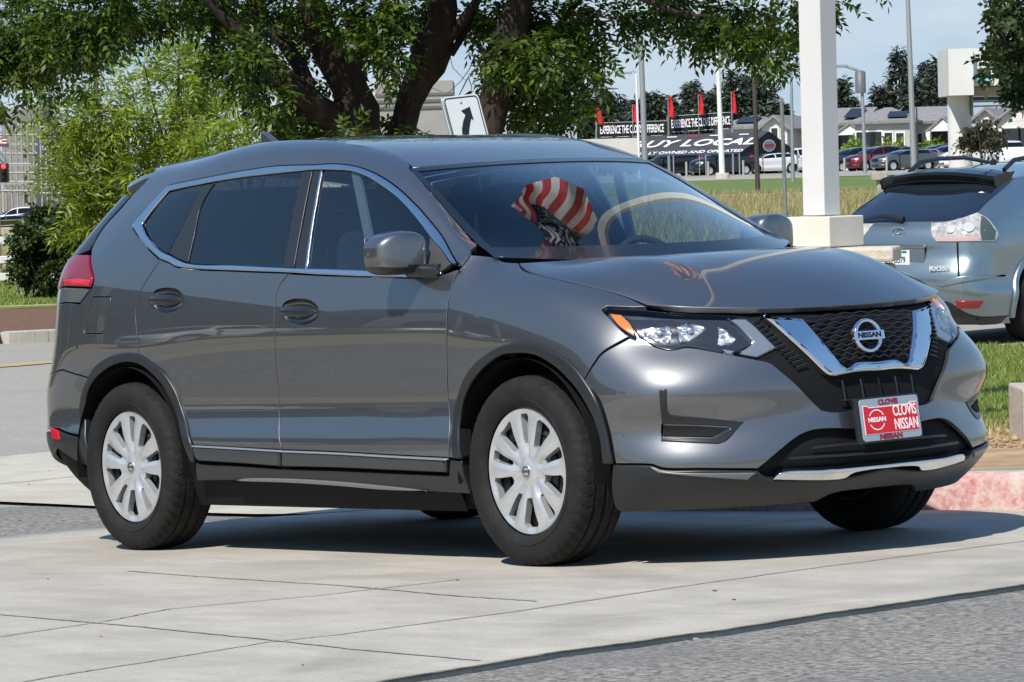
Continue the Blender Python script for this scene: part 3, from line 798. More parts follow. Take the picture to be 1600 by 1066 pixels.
centre('chrome_strip', FRONT, [[(1206, 747.5), (1217, 737), (1287, 732), (.99, -.1, .322), (.992, 0, .322)], [(.992, 0, .322), (.99, 0, .300)], [(.99, 0, .300), (.985, -.1, .300), (1329, 739), (1319, 745.5), (1226, 748.5), (1206, 747.5)]], CHROME, bump, off=.012, bev=.006, flange=.02)
# grille
GR = [[(1168, 492.5), (1220, 542)], [(1220, 542), (1187, 560.5)], [(1187, 560.5), (1205, 566), (1225, 581), (1246, 599.5), (1265, 620), (1285, 639)], [(1285, 639), (1330, 643.5), (.99, 0, .53)], [(.99, 0, .53), (.875, 0, .893)], [(.875, 0, .893), (1274, 485), (1180, 486), (1150, 487)], [(1150, 487), (1168, 492.5)]]
gr = centre('grille', FRONT, GR, BLACK, car, off=-.022, gap=-.010, flange=.004)
VCH = [[(1188.4, 495), (1227, 527), (1260.7, 558), (1285, 581.5), (1293, 587.5), (1304, 590)], [(1304, 590), (.955, -.1, .655), (.962, 0, .655)], [(.962, 0, .655), (.95, 0, .695)], [(.95, 0, .695), (.945, -.1, .695), (1322, 574.5), (1312, 568)], [(1312, 568), (1289, 539.5), (1264.5, 511), (1252, 498)], [(1252, 498), (1188.4, 495)]]
centre('chrome_frame', FRONT, VCH, CHROME, gr, off=.014, bev=.014, flange=.03, nb=5, grid=.018)
rows = []
for k in range(11):
    z = .71+.0165*k
    half_w = np.interp(z, [.70, .88], [.20, .34])
    rows.append([(np.interp(z, [.7, .88], [.945, .885]), -half_w*i/26, z+.0045*math.cos(i*math.pi/3+(k % 2)*math.pi)) for i in range(27)])
bar('mesh_slat', FRONT, rows, .0035, SATIN, gr, .002, 5)
for s_ in np.linspace(0, 7.5, 12): bar('side_slat', FRONT, [lerp_path((1176+s_*9.2, 503+s_*9.3), (1187+s_*10, 497.5+s_*9.3), 3)], .004, SATIN, gr, -.008, 5, False)
for s_ in np.linspace(0, 7.5, 12): bar('side_slat', FRONT, [[tuple(np.array(FRONT.ev(*FRONT.pt(p)))) for p in lerp_path((1176+s_*9.2, 503+s_*9.3), (1187+s_*10, 497.5+s_*9.3), 3)]], .004, SATIN, gr, -.008, 5, 'far')
rows = [[(np.interp(z, [.56, .64], [.985, .962]), -y, z) for z in (.565, .60, .635)] for y in (0.0, .085, .17)] + [[(.98, -.19*i/6, .563) for i in range(7)]]
bar('lower_bar', FRONT, rows, .004, PLASTIC, gr, -.004, 5)
# headlamps
HL = [[(941, 484.5), (948, 480)], [(948, 480), (1010.6, 484), (1136, 491), (1166, 493)], [(1166, 493), (1218.5, 542)], [(1218.5, 542), (1185, 559.5)], [(1185, 559.5), (1142, 551.5), (1072.5, 540.5), (1057, 543.5), (1042.5, 544.5), (1020, 538.5), (986, 526), (964, 508.5), (941, 484.5)]]
hl = pair('headlight', FRONT, HL, LENS, gap=.002, bev=.004, flange=.012, grid=.018)
HOUSE = mat('lamp_housing', (.22, .23, .25), .22, .8)
REFL = mat('lamp_reflector', (.72, .74, .77), .12, 1.0)
LED = mat('lamp_guide', (.30, .32, .35), .2, .4, coat=.6)
both('lamp_housing', FRONT, HL, HOUSE, hl, off=-.034, gap=.0, flange=.002)
both('turn_lens', FRONT, [[(950, 486.5), (970, 489)], [(970, 489), (984, 503), (992, 518)], [(992, 518), (990, 525)], [(990, 525), (965, 507), (950, 486.5)]], AMBER, hl, off=-.008, bev=.003)
both('light_guide', FRONT, [[(1136, 494.5), (1165, 495)], [(1165, 495), (1215.5, 541.5)], [(1215.5, 541.5), (1184, 557)], [(1184, 557), (1130, 546)], [(1130, 546), (1150, 549), (1178, 533)], [(1178, 533), (1136, 494.5)]], LED, hl, off=-.010, bev=.006)
FACET = noise_mat('faceted_reflector', (.45, .46, .48), (.80, .81, .83), 45, .12, 2, bump=1.0, bump_scale=55, metal=1.0)
both('lamp_bezel', FRONT, [[(972, 489), (1060, 492), (1134, 496)], [(1134, 496), (1176, 533)], [(1176, 533), (1142, 545), (1075, 536), (1045, 541), (1020, 535), (995, 523)], [(995, 523), (986, 505), (972, 489)]], mat('bezel_dark', (.05, .055, .065), .18, .4), hl, off=-.026, bev=.006, gap=0, flange=.004)
both('lamp_reflector', FRONT, [[(998, 508), (1022, 503), (1046, 503)], [(1046, 503), (1050, 520), (1046, 533)], [(1046, 533), (1024, 532), (1006, 524)], [(1006, 524), (998, 508)]], FACET, hl, off=-.020, bev=.012, gap=0, flange=.01)
both('lamp_reflector', FRONT, [[(1054, 502), (1078, 498), (1098, 500)], [(1098, 500), (1105, 511), (1092, 522)], [(1092, 522), (1074, 531), (1060, 534)], [(1060, 534), (1056, 518), (1054, 502)]], FACET, hl, off=-.018, bev=.014, gap=0, flange=.01)
both('lamp_reflector', FRONT, [[(1122, 506), (1136, 512), (1152, 525)], [(1152, 525), (1140, 535), (1120, 533)], [(1120, 533), (1124, 520), (1122, 506)]], FACET, hl, off=-.020, bev=.008, gap=0, flange=.01)
for cx, cy, r in ((1030, 519, .013), (1079, 515, .016)):
    q = FRONT.hit(cx, cy); c = FRONT.ev(*q); ax = np.array([.93, -.35, .05]); c = c - FRONT.normal(*q)*.020
    for s_, par in ((1, hl[0]), (-1, hl[1])):
        mb = MB(); mb.lathe([(r, -.01), (r, .006), (r*.8, .011), (.0005, .013)], c*np.array([1, s_, 1]), ax*np.array([1, s_, 1]), 20); mb.build('lamp_bulb', REFL, par)
# glazing trim
TRIM_O = [(719, 416.3), (692.6, 373.3), (664.5, 337.7), (636, 307.6), (608, 284.7), (580, 269.2), (552, 260.2), (524, 257.2), (489, 258.7), (430, 260.6), (387.5, 266.6), (320, 279.2), (262.5, 291.4)]
TRIM_I = [(264, 299), (316, 288), (387, 276.4), (470, 267.5), (486, 266), (524, 266), (550, 268), (576, 277.4), (599, 292.2), (627, 314.4), (655, 346.3), (672, 369.2), (690, 390.5), (705, 412)]
trim = pair('window_trim', SIDE, [TRIM_O, [(262.5, 291.4), (214, 344.8)], [(214, 344.8), (209, 353), (212.5, 362), (222.5, 376.7), (250.5, 404.7)], [(250.5, 404.7), (264, 410), (275, 416), (297.5, 419.8), (369, 423), (451, 426), (500, 429.3), (550, 431.3), (610, 432.6), (669, 433.2), (690, 428.5)],
        [(690, 428.5), (690, 424.5)], [(690, 424.5), (669, 425.8), (610, 424.6), (550, 422.2), (455, 419.2), (369, 415.2), (294, 412), (265, 399)], [(265, 399), (254, 394), (234, 374.5), (223.5, 352)], [(223.5, 352), (225, 347.8), (264, 299)], TRIM_I, [(705, 412), (719, 416.3)]], mat('bright_trim', (.62, .64, .68), .16, 1.0), off=.006, bev=.005, gap=.0, flange=.012)
both('quarter_window', SIDE, [[(224.5, 351), (264.5, 300)], [(264.5, 300), (317, 288.8)], [(317, 288.8), (290, 340), (262, 395.5)], [(262, 395.5), (254, 392.5), (235, 373), (224.5, 351)]], PRIV, qp, off=-.004, flange=.004, bev=.001, gap=.0)
both('window_pillar', SIDE, [[(318, 288.5), (335, 285.5)], [(335, 285.5), (314, 321), (304, 365), (294, 411)], [(294, 411), (278, 405), (263, 396.5)], [(263, 396.5), (291, 340), (318, 288.5)]], SATIN, rd, off=-.001, bev=.002)
both('window', SIDE, [[(336, 285), (400, 275), (471, 268)], [(471, 268), (454, 345), (440, 418)], [(440, 418), (369, 414.8), (295, 411.5)], [(295, 411.5), (305, 365), (315, 321), (336, 285)]], PRIV, rd, off=-.005, flange=.004, bev=.001, gap=.0)
both('door_pillar', SIDE, [[(472, 268), (488.3, 266)], [(488.3, 266), (472, 345), (459, 419)], [(459, 419), (441, 418.3)], [(441, 418.3), (455, 345), (472, 268)]], SATIN, rd, off=-.001, bev=.002, gap=.001)
both('door_pillar', SIDE, [[(490, 266), (501, 266)], [(501, 266), (487, 345), (477, 420.5)], [(477, 420.5), (460.5, 419.3)], [(460.5, 419.3), (474, 345), (490, 266)]], SATIN, fd, off=-.001, bev=.002, gap=.001)
both('window_channel', SIDE, [[(501, 267), (504.5, 267)], [(504.5, 267), (490.5, 345), (480.5, 421)], [(480.5, 421), (477, 421)], [(477, 421), (487, 345), (501, 267)]], BRUSH, fd, off=.002, bev=.001, gap=.0)
both('window', SIDE, [[(505, 266.5), (524, 266.5), (550, 268.5), (576, 278), (599, 293), (627, 315), (655, 347), (671.5, 369.5)], [(671.5, 369.5), (668, 425.5)], [(668, 425.5), (610, 424.5), (550, 422), (481, 421)], [(481, 421), (491, 345), (505, 266.5)]], CLEARW, fd, off=-.005, flange=.004, bev=.001, gap=.0)
both('mirror_base', SIDE, [[(672.5, 370.5), (690, 391), (704.5, 412.5)], [(704.5, 412.5), (690, 424), (669, 425.5)], [(669, 425.5), (672.5, 370.5)]], mat('sail_plastic', (.06, .058, .058), .3), fd, off=.003, bev=.003, gap=.0)
# arch and sill cladding
both('wheel_arch_trim', FRONT, [[(960, 726), (948.8, 668.8), (933.8, 623.8), (915, 592), (900, 573), (877.5, 554.4), (851, 542), (832.5, 535.6), (810, 533.8), (787.5, 538.4), (768.8, 547), (746, 563.8), (729.4, 584.4), (718, 612.5), (712, 637), (708.5, 668), (709, 717)], [(709, 717), (724, 718)],
    [(724, 718), (720, 690), (721, 661), (725, 634), (735, 607), (753, 581), (783.8, 557), (810, 553), (835, 555), (858, 566), (880, 583.5), (905.6, 613), (924, 645), (937, 683), (943, 726)], [(943, 726), (960, 726)]], PLASTIC, fe, off=.011, bev=.010, flange=.05, nb=4, grid=.02)
both('wheel_arch_trim', SIDE, [[(147, 733), (132, 712), (127.5, 680), (125.6, 642.5), (130, 610.6), (138.8, 590), (150, 571.5), (165, 560), (180, 553.4), (195, 550.6), (210, 551), (223, 555.3), (240, 567.5), (257, 580.6), (275.6, 608.8), (287, 638.8), (296, 672.5), (302, 697), (306, 724)], [(306, 724), (300, 722)],
    [(300, 722), (290, 699), (281, 665), (270, 631), (255, 602), (236, 582), (221, 571), (202.5, 566.5), (182, 570.5), (165, 580), (150, 594), (140, 612), (135.5, 637), (136.5, 672), (142, 708), (153, 733)], [(153, 733), (147, 733)]], PLASTIC, qp, off=.011, bev=.009, flange=.05, nb=4, grid=.02)
sill = pair('rocker_panel', SIDE, [[(306, 723), (315, 725), (375, 728), (442, 732.5), (530, 735.5), (620, 739.5), (702, 743)], [(702, 743), (703.5, 719)], [(703.5, 719), (722, 720)], [(722, 720), (727, 745), (737, 772)], [(737, 772), (671, 768), (600, 761), (530, 755), (450, 751.5), (366, 751), (308, 752)], [(308, 752), (306, 723)]], PLASTIC, off=.004, bev=.006, flange=.06)
both('sill_glint', SIDE, [[(366, 750), (385, 746.5), (450, 746.5), (530, 751), (600, 757.5), (650, 763), (671, 767)], [(671, 767), (600, 764.5), (530, 758.5), (450, 753.5), (385, 751.5), (366, 750)]], mat('sill_glint_grey', (.20, .21, .225), .3, .3), sill, off=.012, bev=.003, flange=.006)  # lighter panel paints the sunlit upward flange of the sill
# ------------------------------------------------------------------ dark inner shells, floor, arches' liners
def shell(S, u0, u1, t0, t1, off, keep):
    U = np.linspace(u0, u1, 60); T = np.linspace(t0, t1, 30)
    uu, tt = np.meshgrid(U, T, indexing='ij'); P = S.ev(uu, tt)-S.normal(uu, tt)*off
    n1 = len(T); V = P.reshape(-1, 3); F = []
    for i in range(len(U)-1):
        for j in range(n1-1):
            f = (i*n1+j, (i+1)*n1+j, (i+1)*n1+j+1, i*n1+j+1)
            if keep(V[list(f)].mean(0)): F.append(f)
    return V, F
def no_wheel(p):
    return min(math.hypot(p[0], p[2]-.36), math.hypot(p[0]+2.706, p[2]-.36)) > .43
mb = MB()
for S_, a in ((SIDE, (2, 15.0, 0, 10.6, .028, lambda p: no_wheel(p) and p[0] < -.45)), (FRONT, (3.2, FRONT.nu-1, 0, 11.2, .05, lambda p: no_wheel(p) and p[0] > -.7))):
    V, F = shell(S_, *a); mb.add(V, F, 0, True); mb.add(V*np.array([1, -1, 1]), [f[::-1] for f in F], 0, True)
mb.build('inner_structure', BLACK, car)
mb = MB()
mb.box((-1.35, 0, .27), (2.0, 1.56, .06)); mb.box((-1.35, 0, .235), (1.9, .9, .05))
mb.box((-3.05, 0, .36), (1.0, 1.1, .06)); mb.box((.42, 0, .27), (.75, 1.1, .05)); mb.box((-2.7, 0, .33), (.16, 1.4, .12)); mb.box((0, 0, .33), (.16, 1.4, .12))
mb.box((-2.15, 0, .25), (.30, 1.52, .11)); mb.box((-.48, 0, .245), (.22, 1.5, .10)); mb.box((-1.3, -.55, .215), (1.35, .30, .05)); mb.box((-1.3, .55, .215), (1.35, .30, .05))
mb.build('underbody', BLACK, car)
for x in (0, -2.706):
    for s_ in (-1, 1):
        mb = MB(); V = []; F = []
        for i, th in enumerate(np.linspace(math.radians(-8), math.radians(188), 28)):
            for y in (.90, .56, .30): V.append((x+.41*math.cos(th), s_*y, .36+.41*math.sin(th)))
        for i in range(27):
            for j in range(2): F.append((i*3+j, i*3+j+1, (i+1)*3+j+1, (i+1)*3+j))
        mb.add(V, F, 0, True)
        mb.add([(x+.41*math.cos(t), s_*.30, .36+.41*math.sin(t)) for t in np.linspace(math.radians(-8), math.radians(188), 28)], [tuple(range(28))], 0)
        mb.build('wheel_arch_liner', BLACK, car)
# ------------------------------------------------------------------ wheels
def wheel_parts():
    R0, Wd, hw = .352, .225, .1125
    mb = MB(); n = 240
    prof = [(.238, -hw+.020), (.246, -hw+.008), (.264, -hw-.001), (.272, -hw-.004), (.274, -hw-.0015), (.300, -hw-.006), (.325, -hw+.002), (.338, -hw+.011), (.346, -hw+.022), (.3505, -hw+.036), (.352, -hw+.060), (.345, -.050), (.345, -.043), (.3525, -.042), (.353, -.008), (.345, -.007), (.345, .001)]
    prof = prof + [(r, -h) for r, h in prof[::-1]]
    V, F = [], []
    for i, (r, h) in enumerate(prof):
        for k in range(n):
            th = 2*math.pi*k/n; rr = r
            sh = (k+int(h*60)) % 5 == 0
            if sh and .330 < r and abs(h) > .055: rr = r-.007
            elif sh and r > .351 and abs(h) < .055 and (k//5) % 2: rr = r-.004
            V.append((rr*math.cos(th), h, rr*math.sin(th)))
    for i in range(len(prof)-1):
        for k in range(n): F.append((i*n+k, (i+1)*n+k, (i+1)*n+(k+1) % n, i*n+(k+1) % n))
    mb.add(V, F, 0, True)
    tyre = (mb.V, mb.F)
    # cover: polar sheet with ten openings (outer face towards -y)
    def hole(cen, r0, r1, w0, w1):
        pts = []
        for r, w in ((r0, w0), (r0+.012, w0*1.25), (.5*(r0+r1), .5*(w0+w1)), (r1-.010, w1), (r1, w1*.80)): pts.append((r, w))
        L = [(cen-w/r, r) for r, w in pts] + [(cen+w/r, r) for r, w in pts[::-1]]
        return np.array([(r*math.sin(a), r*math.cos(a)) for a, r in L])
    holes = []
    for k in range(5):
        a = k*2*math.pi/5
        holes.append(hole(a, .100, .204, .009, .021))
        holes.append(hole(a+math.pi/5, .096, .200, .014, .041))
    ang = np.linspace(0, 2*math.pi, 72, endpoint=False)
    loops = [np.stack([.232*np.cos(ang), .232*np.sin(ang)], 1)]
    for h in holes:
        fine = []
        for a, b in zip(h, np.roll(h, -1, axis=0)): fine += [a+(b-a)*q/3 for q in range(3)]
        loops.append(np.array(fine))
    pts = []
    for r in np.arange(.0, .231, .0085):
        m_ = max(1, int(2*math.pi*r/.009))
        for q in range(m_): pts.append((r*math.cos(2*math.pi*q/m_), r*math.sin(2*math.pi*q/m_)))
    pts = np.array(pts); ok = np.ones(len(pts), bool)
    for h in loops[1:]: ok &= ~in_poly(pts, h) & (dist_poly(pts, h) > .003)
    ok &= np.hypot(pts[:, 0], pts[:, 1]) < .228
    verts = np.concatenate(loops+[pts[ok]]); o = 0; E = []; spans = []
    for L in loops:
        E += [(o+i, o+(i+1) % len(L)) for i in range(len(L))]; spans.append((o, len(L))); o += len(L)
    r = delaunay_2d_cdt([Vector(v) for v in verts], E, [], 0, 1e-7)
    V2 = np.array([tuple(v) for v in r[0]]); F2 = [tuple(f) for f in r[2]]; cen = np.array([V2[list(f)].mean(0) for f in F2])
    ok = np.hypot(cen[:, 0], cen[:, 1]) < .2325
    for h in loops[1:]: ok &= ~in_poly(cen, h)
    F2 = [f for f, k in zip(F2, ok) if k]
    def depth(p):
        rr = math.hypot(p[0], p[1]); a = math.atan2(p[0], p[1])
        d = np.interp(rr, [0, .03, .036, .05, .10, .16, .205, .222, .230, .2325], [.006, .006, .010, .013, .004, .004, .008, .006, .012, .018])
        # spokes stand proud midway between openings, valleys roll down to the openings
        u = (a/(math.pi/5)) % 1.0
        sp = abs(u-.5)*2      # 0 at spoke centre, 1 at opening centre
        d += np.interp(rr, [.05, .09, .19, .215], [0, 1, 1, 0])*.016*max(0, sp-.25)
        k = int(math.floor((a/(math.pi/5))+.5)) % 2
        if k == 0: d += np.interp(rr, [.045, .065, .10, .12], [0, 1, 1, 0])*.012*max(0, sp-.35)
        return d
    VV = [(-p[0], -.097+depth(p), p[1]) for p in V2]; FF = []
    for f in F2:
        a, b, c = (np.array(VV[i]) for i in f)
        FF.append(f if np.cross(b-a, c-a)[1] < 0 else f[::-1])
    inv = {}
    for k, oo in enumerate(r[3]):
        for q in oo: inv[q] = k
    for (o, n_) in spans:
        idx = [inv[o+i] for i in range(n_) if o+i in inv]; base = len(VV)
        for k in idx: VV.append((VV[k][0], VV[k][1]+.028, VV[k][2]))
        for q in range(len(idx)):
            q2 = (q+1) % len(idx); FF.append((idx[q], idx[q2], base+q2, base+q))
    return tyre, (VV, FF)
TY, CV = wheel_parts()
def make_wheel():
    root = bpy.data.objects.new('wheel', None); root.empty_display_size = .1; COL.objects.link(root); root.parent = car
    o = link('tyre', mesh_from('tyre', *TY), RUBBER, root); md = o.modifiers.new('edge', 'EDGE_SPLIT'); md.split_angle = math.radians(35)
    me = mesh_from('wheel_cover', [(a*1.045, b, c*1.045) for a, b, c in CV[0]], CV[1]); o = link('wheel_cover', me, ALLOY, root)
    md = o.modifiers.new('edge', 'EDGE_SPLIT'); md.split_angle = math.radians(42)
    mb = MB(); mb.lathe([(.243, -.080), (.236, .10), (.215, .10), (.215, -.055), (.0005, -.045)], (0, 0, 0), (0, 1, 0), 48)
    mb.lathe([(.150, -.062), (.150, -.050)], (0, 0, 0), (0, 1, 0), 40)
    mb.build('wheel_rim', mat('dark_steel', (.035, .034, .033), .5, .6), root)
    mb = MB(); mb.lathe([(.024, -.088), (.024, -.094), (.021, -.096), (.0005, -.097)], (0, 0, 0), (0, 1, 0), 28)
    mb.lathe([(.0205, -.0965), (.0205, -.0985), (.0165, -.0985), (.0165, -.0965)], (0, 0, 0), (0, 1, 0), 28, 1); mb.box((0, -.0975, 0), (.046, .003, .009), None, 1)
    mb.build('hub_cap', [ALLOY, mat('cap_grey', (.14, .14, .15), .3, .6)], root)
    return root
w0 = make_wheel()
def place_wheel(w, x, y, far, spin):
    w.location = (x, y, .3515)
    w.rotation_euler = (0, spin, math.pi if far else 0)
place_wheel(w0, 0, -.795, False, math.radians(-2))
for x, y, far, spin in ((-2.706, -.795, False, math.radians(4)), (0, .795, True, .4), (-2.706, .795, True, .9)):
    w = w0.copy(); COL.objects.link(w); w.parent = car
    for ch in w0.children:
        c = ch.copy(); COL.objects.link(c); c.parent = w
    place_wheel(w, x, y, far, spin)
# ------------------------------------------------------------------ handles, mirrors, badge, plate, aerial, spoiler
HANDLE = mat('handle_grey', (.016, .018, .020), .3, .1, coat=.3)
for (cx, cy), half_px, par in (((467.5, 487.5), 29.5, fd), ((260.5, 469.5), 26.5, rd)):
    q = SIDE.hit(cx, cy); c = SIDE.ev(*q); nn = SIDE.normal(*q)
    e = SIDE.ev(*SIDE.hit(cx+20, cy)); ax = e-c; ax -= nn*np.dot(ax, nn); ax /= np.linalg.norm(ax)
    ay = np.cross(nn, ax); ay *= np.sign(ay[2])
    a_ = SIDE.ev(*SIDE.hit(cx-half_px, cy)); b_ = SIDE.ev(*SIDE.hit(cx+half_px, cy)); L = np.linalg.norm(b_-a_)/2
    for s_, p_ in ((1, par[0]), (-1, par[1])):
        k = np.array([1, s_, 1])
        mb = MB(); V = []; F = []; nr = 28
        for i, (rr, d) in enumerate(((1.0, -.004), (.97, -.008), (.85, -.018), (.6, -.027), (.3, -.030), (.02, -.031))):
            for j in range(nr):
                th = 2*math.pi*j/nr; V.append((c+ax*L*1.02*rr*math.cos(th)+ay*.050*rr*math.sin(th)+nn*d)*k)
        for i in range(5):
            for j in range(nr): F.append((i*nr+j, i*nr+(j+1) % nr, (i+1)*nr+(j+1) % nr, (i+1)*nr+j))
        mb.add(V, F, 0, True); mb.build('handle_cup', PAINT, p_)
        mb = MB(); V = []; F = []; ns = 15
        for i in range(ns):
            f = -1+2*i/(ns-1); r1 = (1-abs(f)**3.5)**.5 if abs(f) < 1 else .02
            cc = c+ax*L*.97*f+nn*(.006+.016*(1-f*f))
            for j in range(14):
                th = 2*math.pi*j/14; V.append((cc+ay*(.0215*max(r1, .03))*math.cos(th)+nn*(.011*max(r1, .03))*math.sin(th))*k)
        for i in range(ns-1):
            for j in range(14): F.append((i*14+j, i*14+(j+1) % 14, (i+1)*14+(j+1) % 14, (i+1)*14+j))
        mb.add(V, F, 0, True); mb.build('door_handle', HANDLE, p_)
# mirrors
def superell(c, ax, ay, az, rx, ry, rz, e1, e2, shape, nu=40, nv=24):
    V, F = [], []
    sg = lambda v, e: math.copysign(abs(v)**e, v)
    for i in range(nv+1):
        ph = -math.pi/2+math.pi*i/nv
        for j in range(nu):
            th = 2*math.pi*j/nu
            x = sg(math.cos(ph), e1)*sg(math.cos(th), e2); y = sg(math.cos(ph), e1)*sg(math.sin(th), e2); z = sg(math.sin(ph), e1)
            x, y, z = shape(x, y, z); V.append(c+ax*rx*x+ay*ry*y+az*rz*z)
    for i in range(nv):
        for j in range(nu): F.append((i*nu+j, i*nu+(j+1) % nu, (i+1)*nu+(j+1) % nu, (i+1)*nu+j))
    return V, F
def mirror_shape(x, y, z):
    # x: outboard, y: forward, z: up
    z = z*(1-.16*max(0, x)**2) + .10*max(0, -abs(x)+.2)
    if z > 0: z *= 1-.30*max(0, x)**2.2-.20*max(0, -x)**2.5
    y = y*(1-.10*abs(x)) - .18*x
    return x, y, z
mc = CAM_CAR + ray_axes(617, 396, RC)*((-.940-CAM_CAR[1])/ray_axes(617, 396, RC)[1])
for s_, p_ in ((1, fd[0]), (-1, fd[1])):
    k = np.array([1, s_, 1])
    V, F = superell(mc, np.array([0, -1.0, 0]), np.array([1.0, 0, 0]), np.array([0, 0, 1.0]), .108, .082, .083, .42, .52, mirror_shape)
    V = np.array(V)*k
    cen = [V[list(f)].mean(0) for f in F]
    mb = MB(); zc = mc[2]-.050
    up = [f for f, c_ in zip(F, cen) if c_[2] > zc and c_[0] > mc[0]-.052]; lo_ = [f for f, c_ in zip(F, cen) if not (c_[2] > zc and c_[0] > mc[0]-.052)]
    mb.add(V, up, 0, True); mb.add(V, lo_, 1, True)
    mi = mb.build('wing_mirror', [PAINT, SATIN], p_)
    mb = MB(); a = SIDE.ev(*SIDE.hit(690, 421))
    mb.tube([mc*k+np.array([.01, -.05*s_*-1, -.062]), np.array([mc[0]+.03, -.90*s_ if s_ > 0 else .90, mc[2]-.070]), a*k+np.array([-.01, 0, -.008])], [.022, .026, .030], 12)
    mb.build('mirror_arm', SATIN, mi)
    mb = MB(); mb.box(mc*k+np.array([-.062, 0, .005]), (.004, .19, .115)); mb.build('mirror_glass', mat('mirror_glass', (.8, .82, .84), .02, 1.0), mi, .01)
# badge
bq = FRONT.hit(1351, 527); bc = FRONT.ev(*bq)+FRONT.normal(*bq)*.016
bn = np.array([.985, 0, .17]); bn /= np.linalg.norm(bn); by = np.array([0, 1.0, 0]); bz = np.cross(bn, by)
mb = MB(); V, F = [], []
for i in range(48):
    th = 2*math.pi*i/48
    for j, (rr, h) in enumerate(((.064, -.012), (.064, .004), (.060, .010), (.052, .010), (.0485, .004), (.0485, -.012))):
        V.append(bc+by*rr*math.cos(th)*1.06+bz*rr*math.sin(th)+bn*h)
for i in range(48):
    for j in range(5): F.append((i*6+j, ((i+1) % 48)*6+j, ((i+1) % 48)*6+j+1, i*6+j+1))
mb.add(V, F, 0, True); mb.box(bc+bn*.006, (.146, .034, .014), [by, bz, bn])
badge = mb.build('badge', CHROME, gr, .002)
text_obj('badge_lettering', 'NISSAN', .027, bc+bn*.0135, by, bz, GLOSSBLK, badge, .001, 1.25, .0008)
# dealer plate
pc = CAM_CAR + ray_axes(1391, 653.5, RC)*((1.045-CAM_CAR[0])/ray_axes(1391, 653.5, RC)[0])
pn = np.array([.985, 0, .10]); pn /= np.linalg.norm(pn); py = np.array([0, 1.0, .012]); py /= np.linalg.norm(py); pz = np.cross(pn, py)
mb = MB(); mb.box(pc-pn*.016, (.31, .165, .022), [py, pz, pn]); plate = mb.build('license_plate', SATIN, bump, .005)
def rrect(w, h, r, n=5):
    P = []
    for cx, cy, a0 in ((w/2-r, h/2-r, 0), (-w/2+r, h/2-r, 90), (-w/2+r, -h/2+r, 180), (w/2-r, -h/2+r, 270)):
        for i in range(n): a = math.radians(a0+90*i/(n-1)); P.append((cx+r*math.cos(a), cy+r*math.sin(a)))
    return P
mb = MB(); mb.prism(rrect(.284, .152, .012), pc-pn*.004, py, pz, pn, .008); mb.build('plate_frame', mat('plate_grey', (.38, .42, .46), .25, .35), plate, .0015)
PRED = mat('plate_red', (.62, .012, .022), .35); PWH = mat('plate_white', (.85, .85, .84), .4); PDR = mat('frame_lettering', (.24, .012, .035), .4)
red = [(-.130, .050), (-.112, .050), (-.102, .043), (.092, .043), (.102, .050), (.130, .050), (.130, -.050), (-.130, -.050)]
mb = MB(); mb.prism([(-.132, .053), (-.111, .053), (-.101, .046), (.091, .046), (.101, .053), (.132, .053), (.132, -.052), (-.132, -.052)], pc+pn*.003, py, pz, pn, .0024); mb.build('plate_edge', PWH, plate)
mb = MB(); mb.prism(red, pc+pn*.004, py, pz, pn, .0022); mb.build('plate_insert', PRED, plate)
def on_plate(x, y, d): return pc+py*x+pz*y+pn*d
text_obj('plate_lettering', 'CLOVIS', .056, on_plate(.068, .024, .0068), py, pz, PWH, plate, .0006, .62, .0008)
text_obj('plate_lettering', 'NISSAN', .056, on_plate(.070, -.026, .0068), py, pz, PWH, plate, .0006, .62, .0008)
text_obj('plate_lettering', 'NISSAN', .023, on_plate(-.070, -.001, .0068), py, pz, PWH, plate, .0006, 1.12, .0006)
text_obj('frame_lettering', 'CLOVIS', .026, on_plate(-.006, .0600, .0048), py, pz, PDR, plate, .0006, 1.1, .0014)
text_obj('frame_lettering', 'NISSAN', .026, on_plate(-.010, -.0640, .0048), py, pz, PDR, plate, .0006, 1.25, .0014)
mb = MB()
for a0, a1 in ((25, 155), (205, 335)):
    V, F = [], []
    for i in range(25):
        a = math.radians(a0+(a1-a0)*i/24)
        for r_ in (.0375, .0335): V.append(on_plate(-.071+r_*1.05*math.cos(a), r_*math.sin(a)-.001, .0072))
    for i in range(24): F.append((2*i, 2*i+1, 2*i+3, 2*i+2))
    mb.add(V, F)
mb.build('plate_ring', PWH, plate)
# aerial and spoiler
mb = MB(); ac = ROOF.ev(*ROOF.near((-2.86, 0, 1.66)))
px_a = CAM_CAR + ray_axes(428, 222, RC)*((0.0-CAM_CAR[1])/ray_axes(428, 222, RC)[1])
fin = [(-.085, -.01), (.085, -.01), (.02, .028), (-.055, .068), (-.085, .072)]
aq = ROOF.ev(*ROOF.near((px_a[0], 0, 1.68)))
mb.prism(fin, aq+np.array([0, .014, 0]), (1, 0, 0), (0, 0, 1), (0, -1, 0), .028); mb.build('antenna', PAINT, roof, .008)
mb = MB(); V, F = [], []
prof = [(-2.98, 1.638), (-3.10, 1.628), (-3.20, 1.606), (-3.235, 1.588), (-3.238, 1.575), (-3.20, 1.556), (-3.10, 1.556), (-3.02, 1.565)]
ys = [-.575, -.55, -.50, -.40, -.2, 0, .2, .40, .50, .55, .575]
for y in ys:
    f = abs(y)/.575
    for x, z in prof:
        V.append((x+.10*f**3+(.03 if f > .99 else 0), y, z-.055*f**2.2-(.012 if f > .99 and z > 1.6 else 0)))
n8 = len(prof)
for i in range(len(ys)-1):
    for j in range(n8): F.append((i*n8+j, i*n8+(j+1) % n8, (i+1)*n8+(j+1) % n8, (i+1)*n8+j))
F += [tuple(range(n8)), tuple(range((len(ys)-1)*n8+n8-1, (len(ys)-1)*n8-1, -1))]
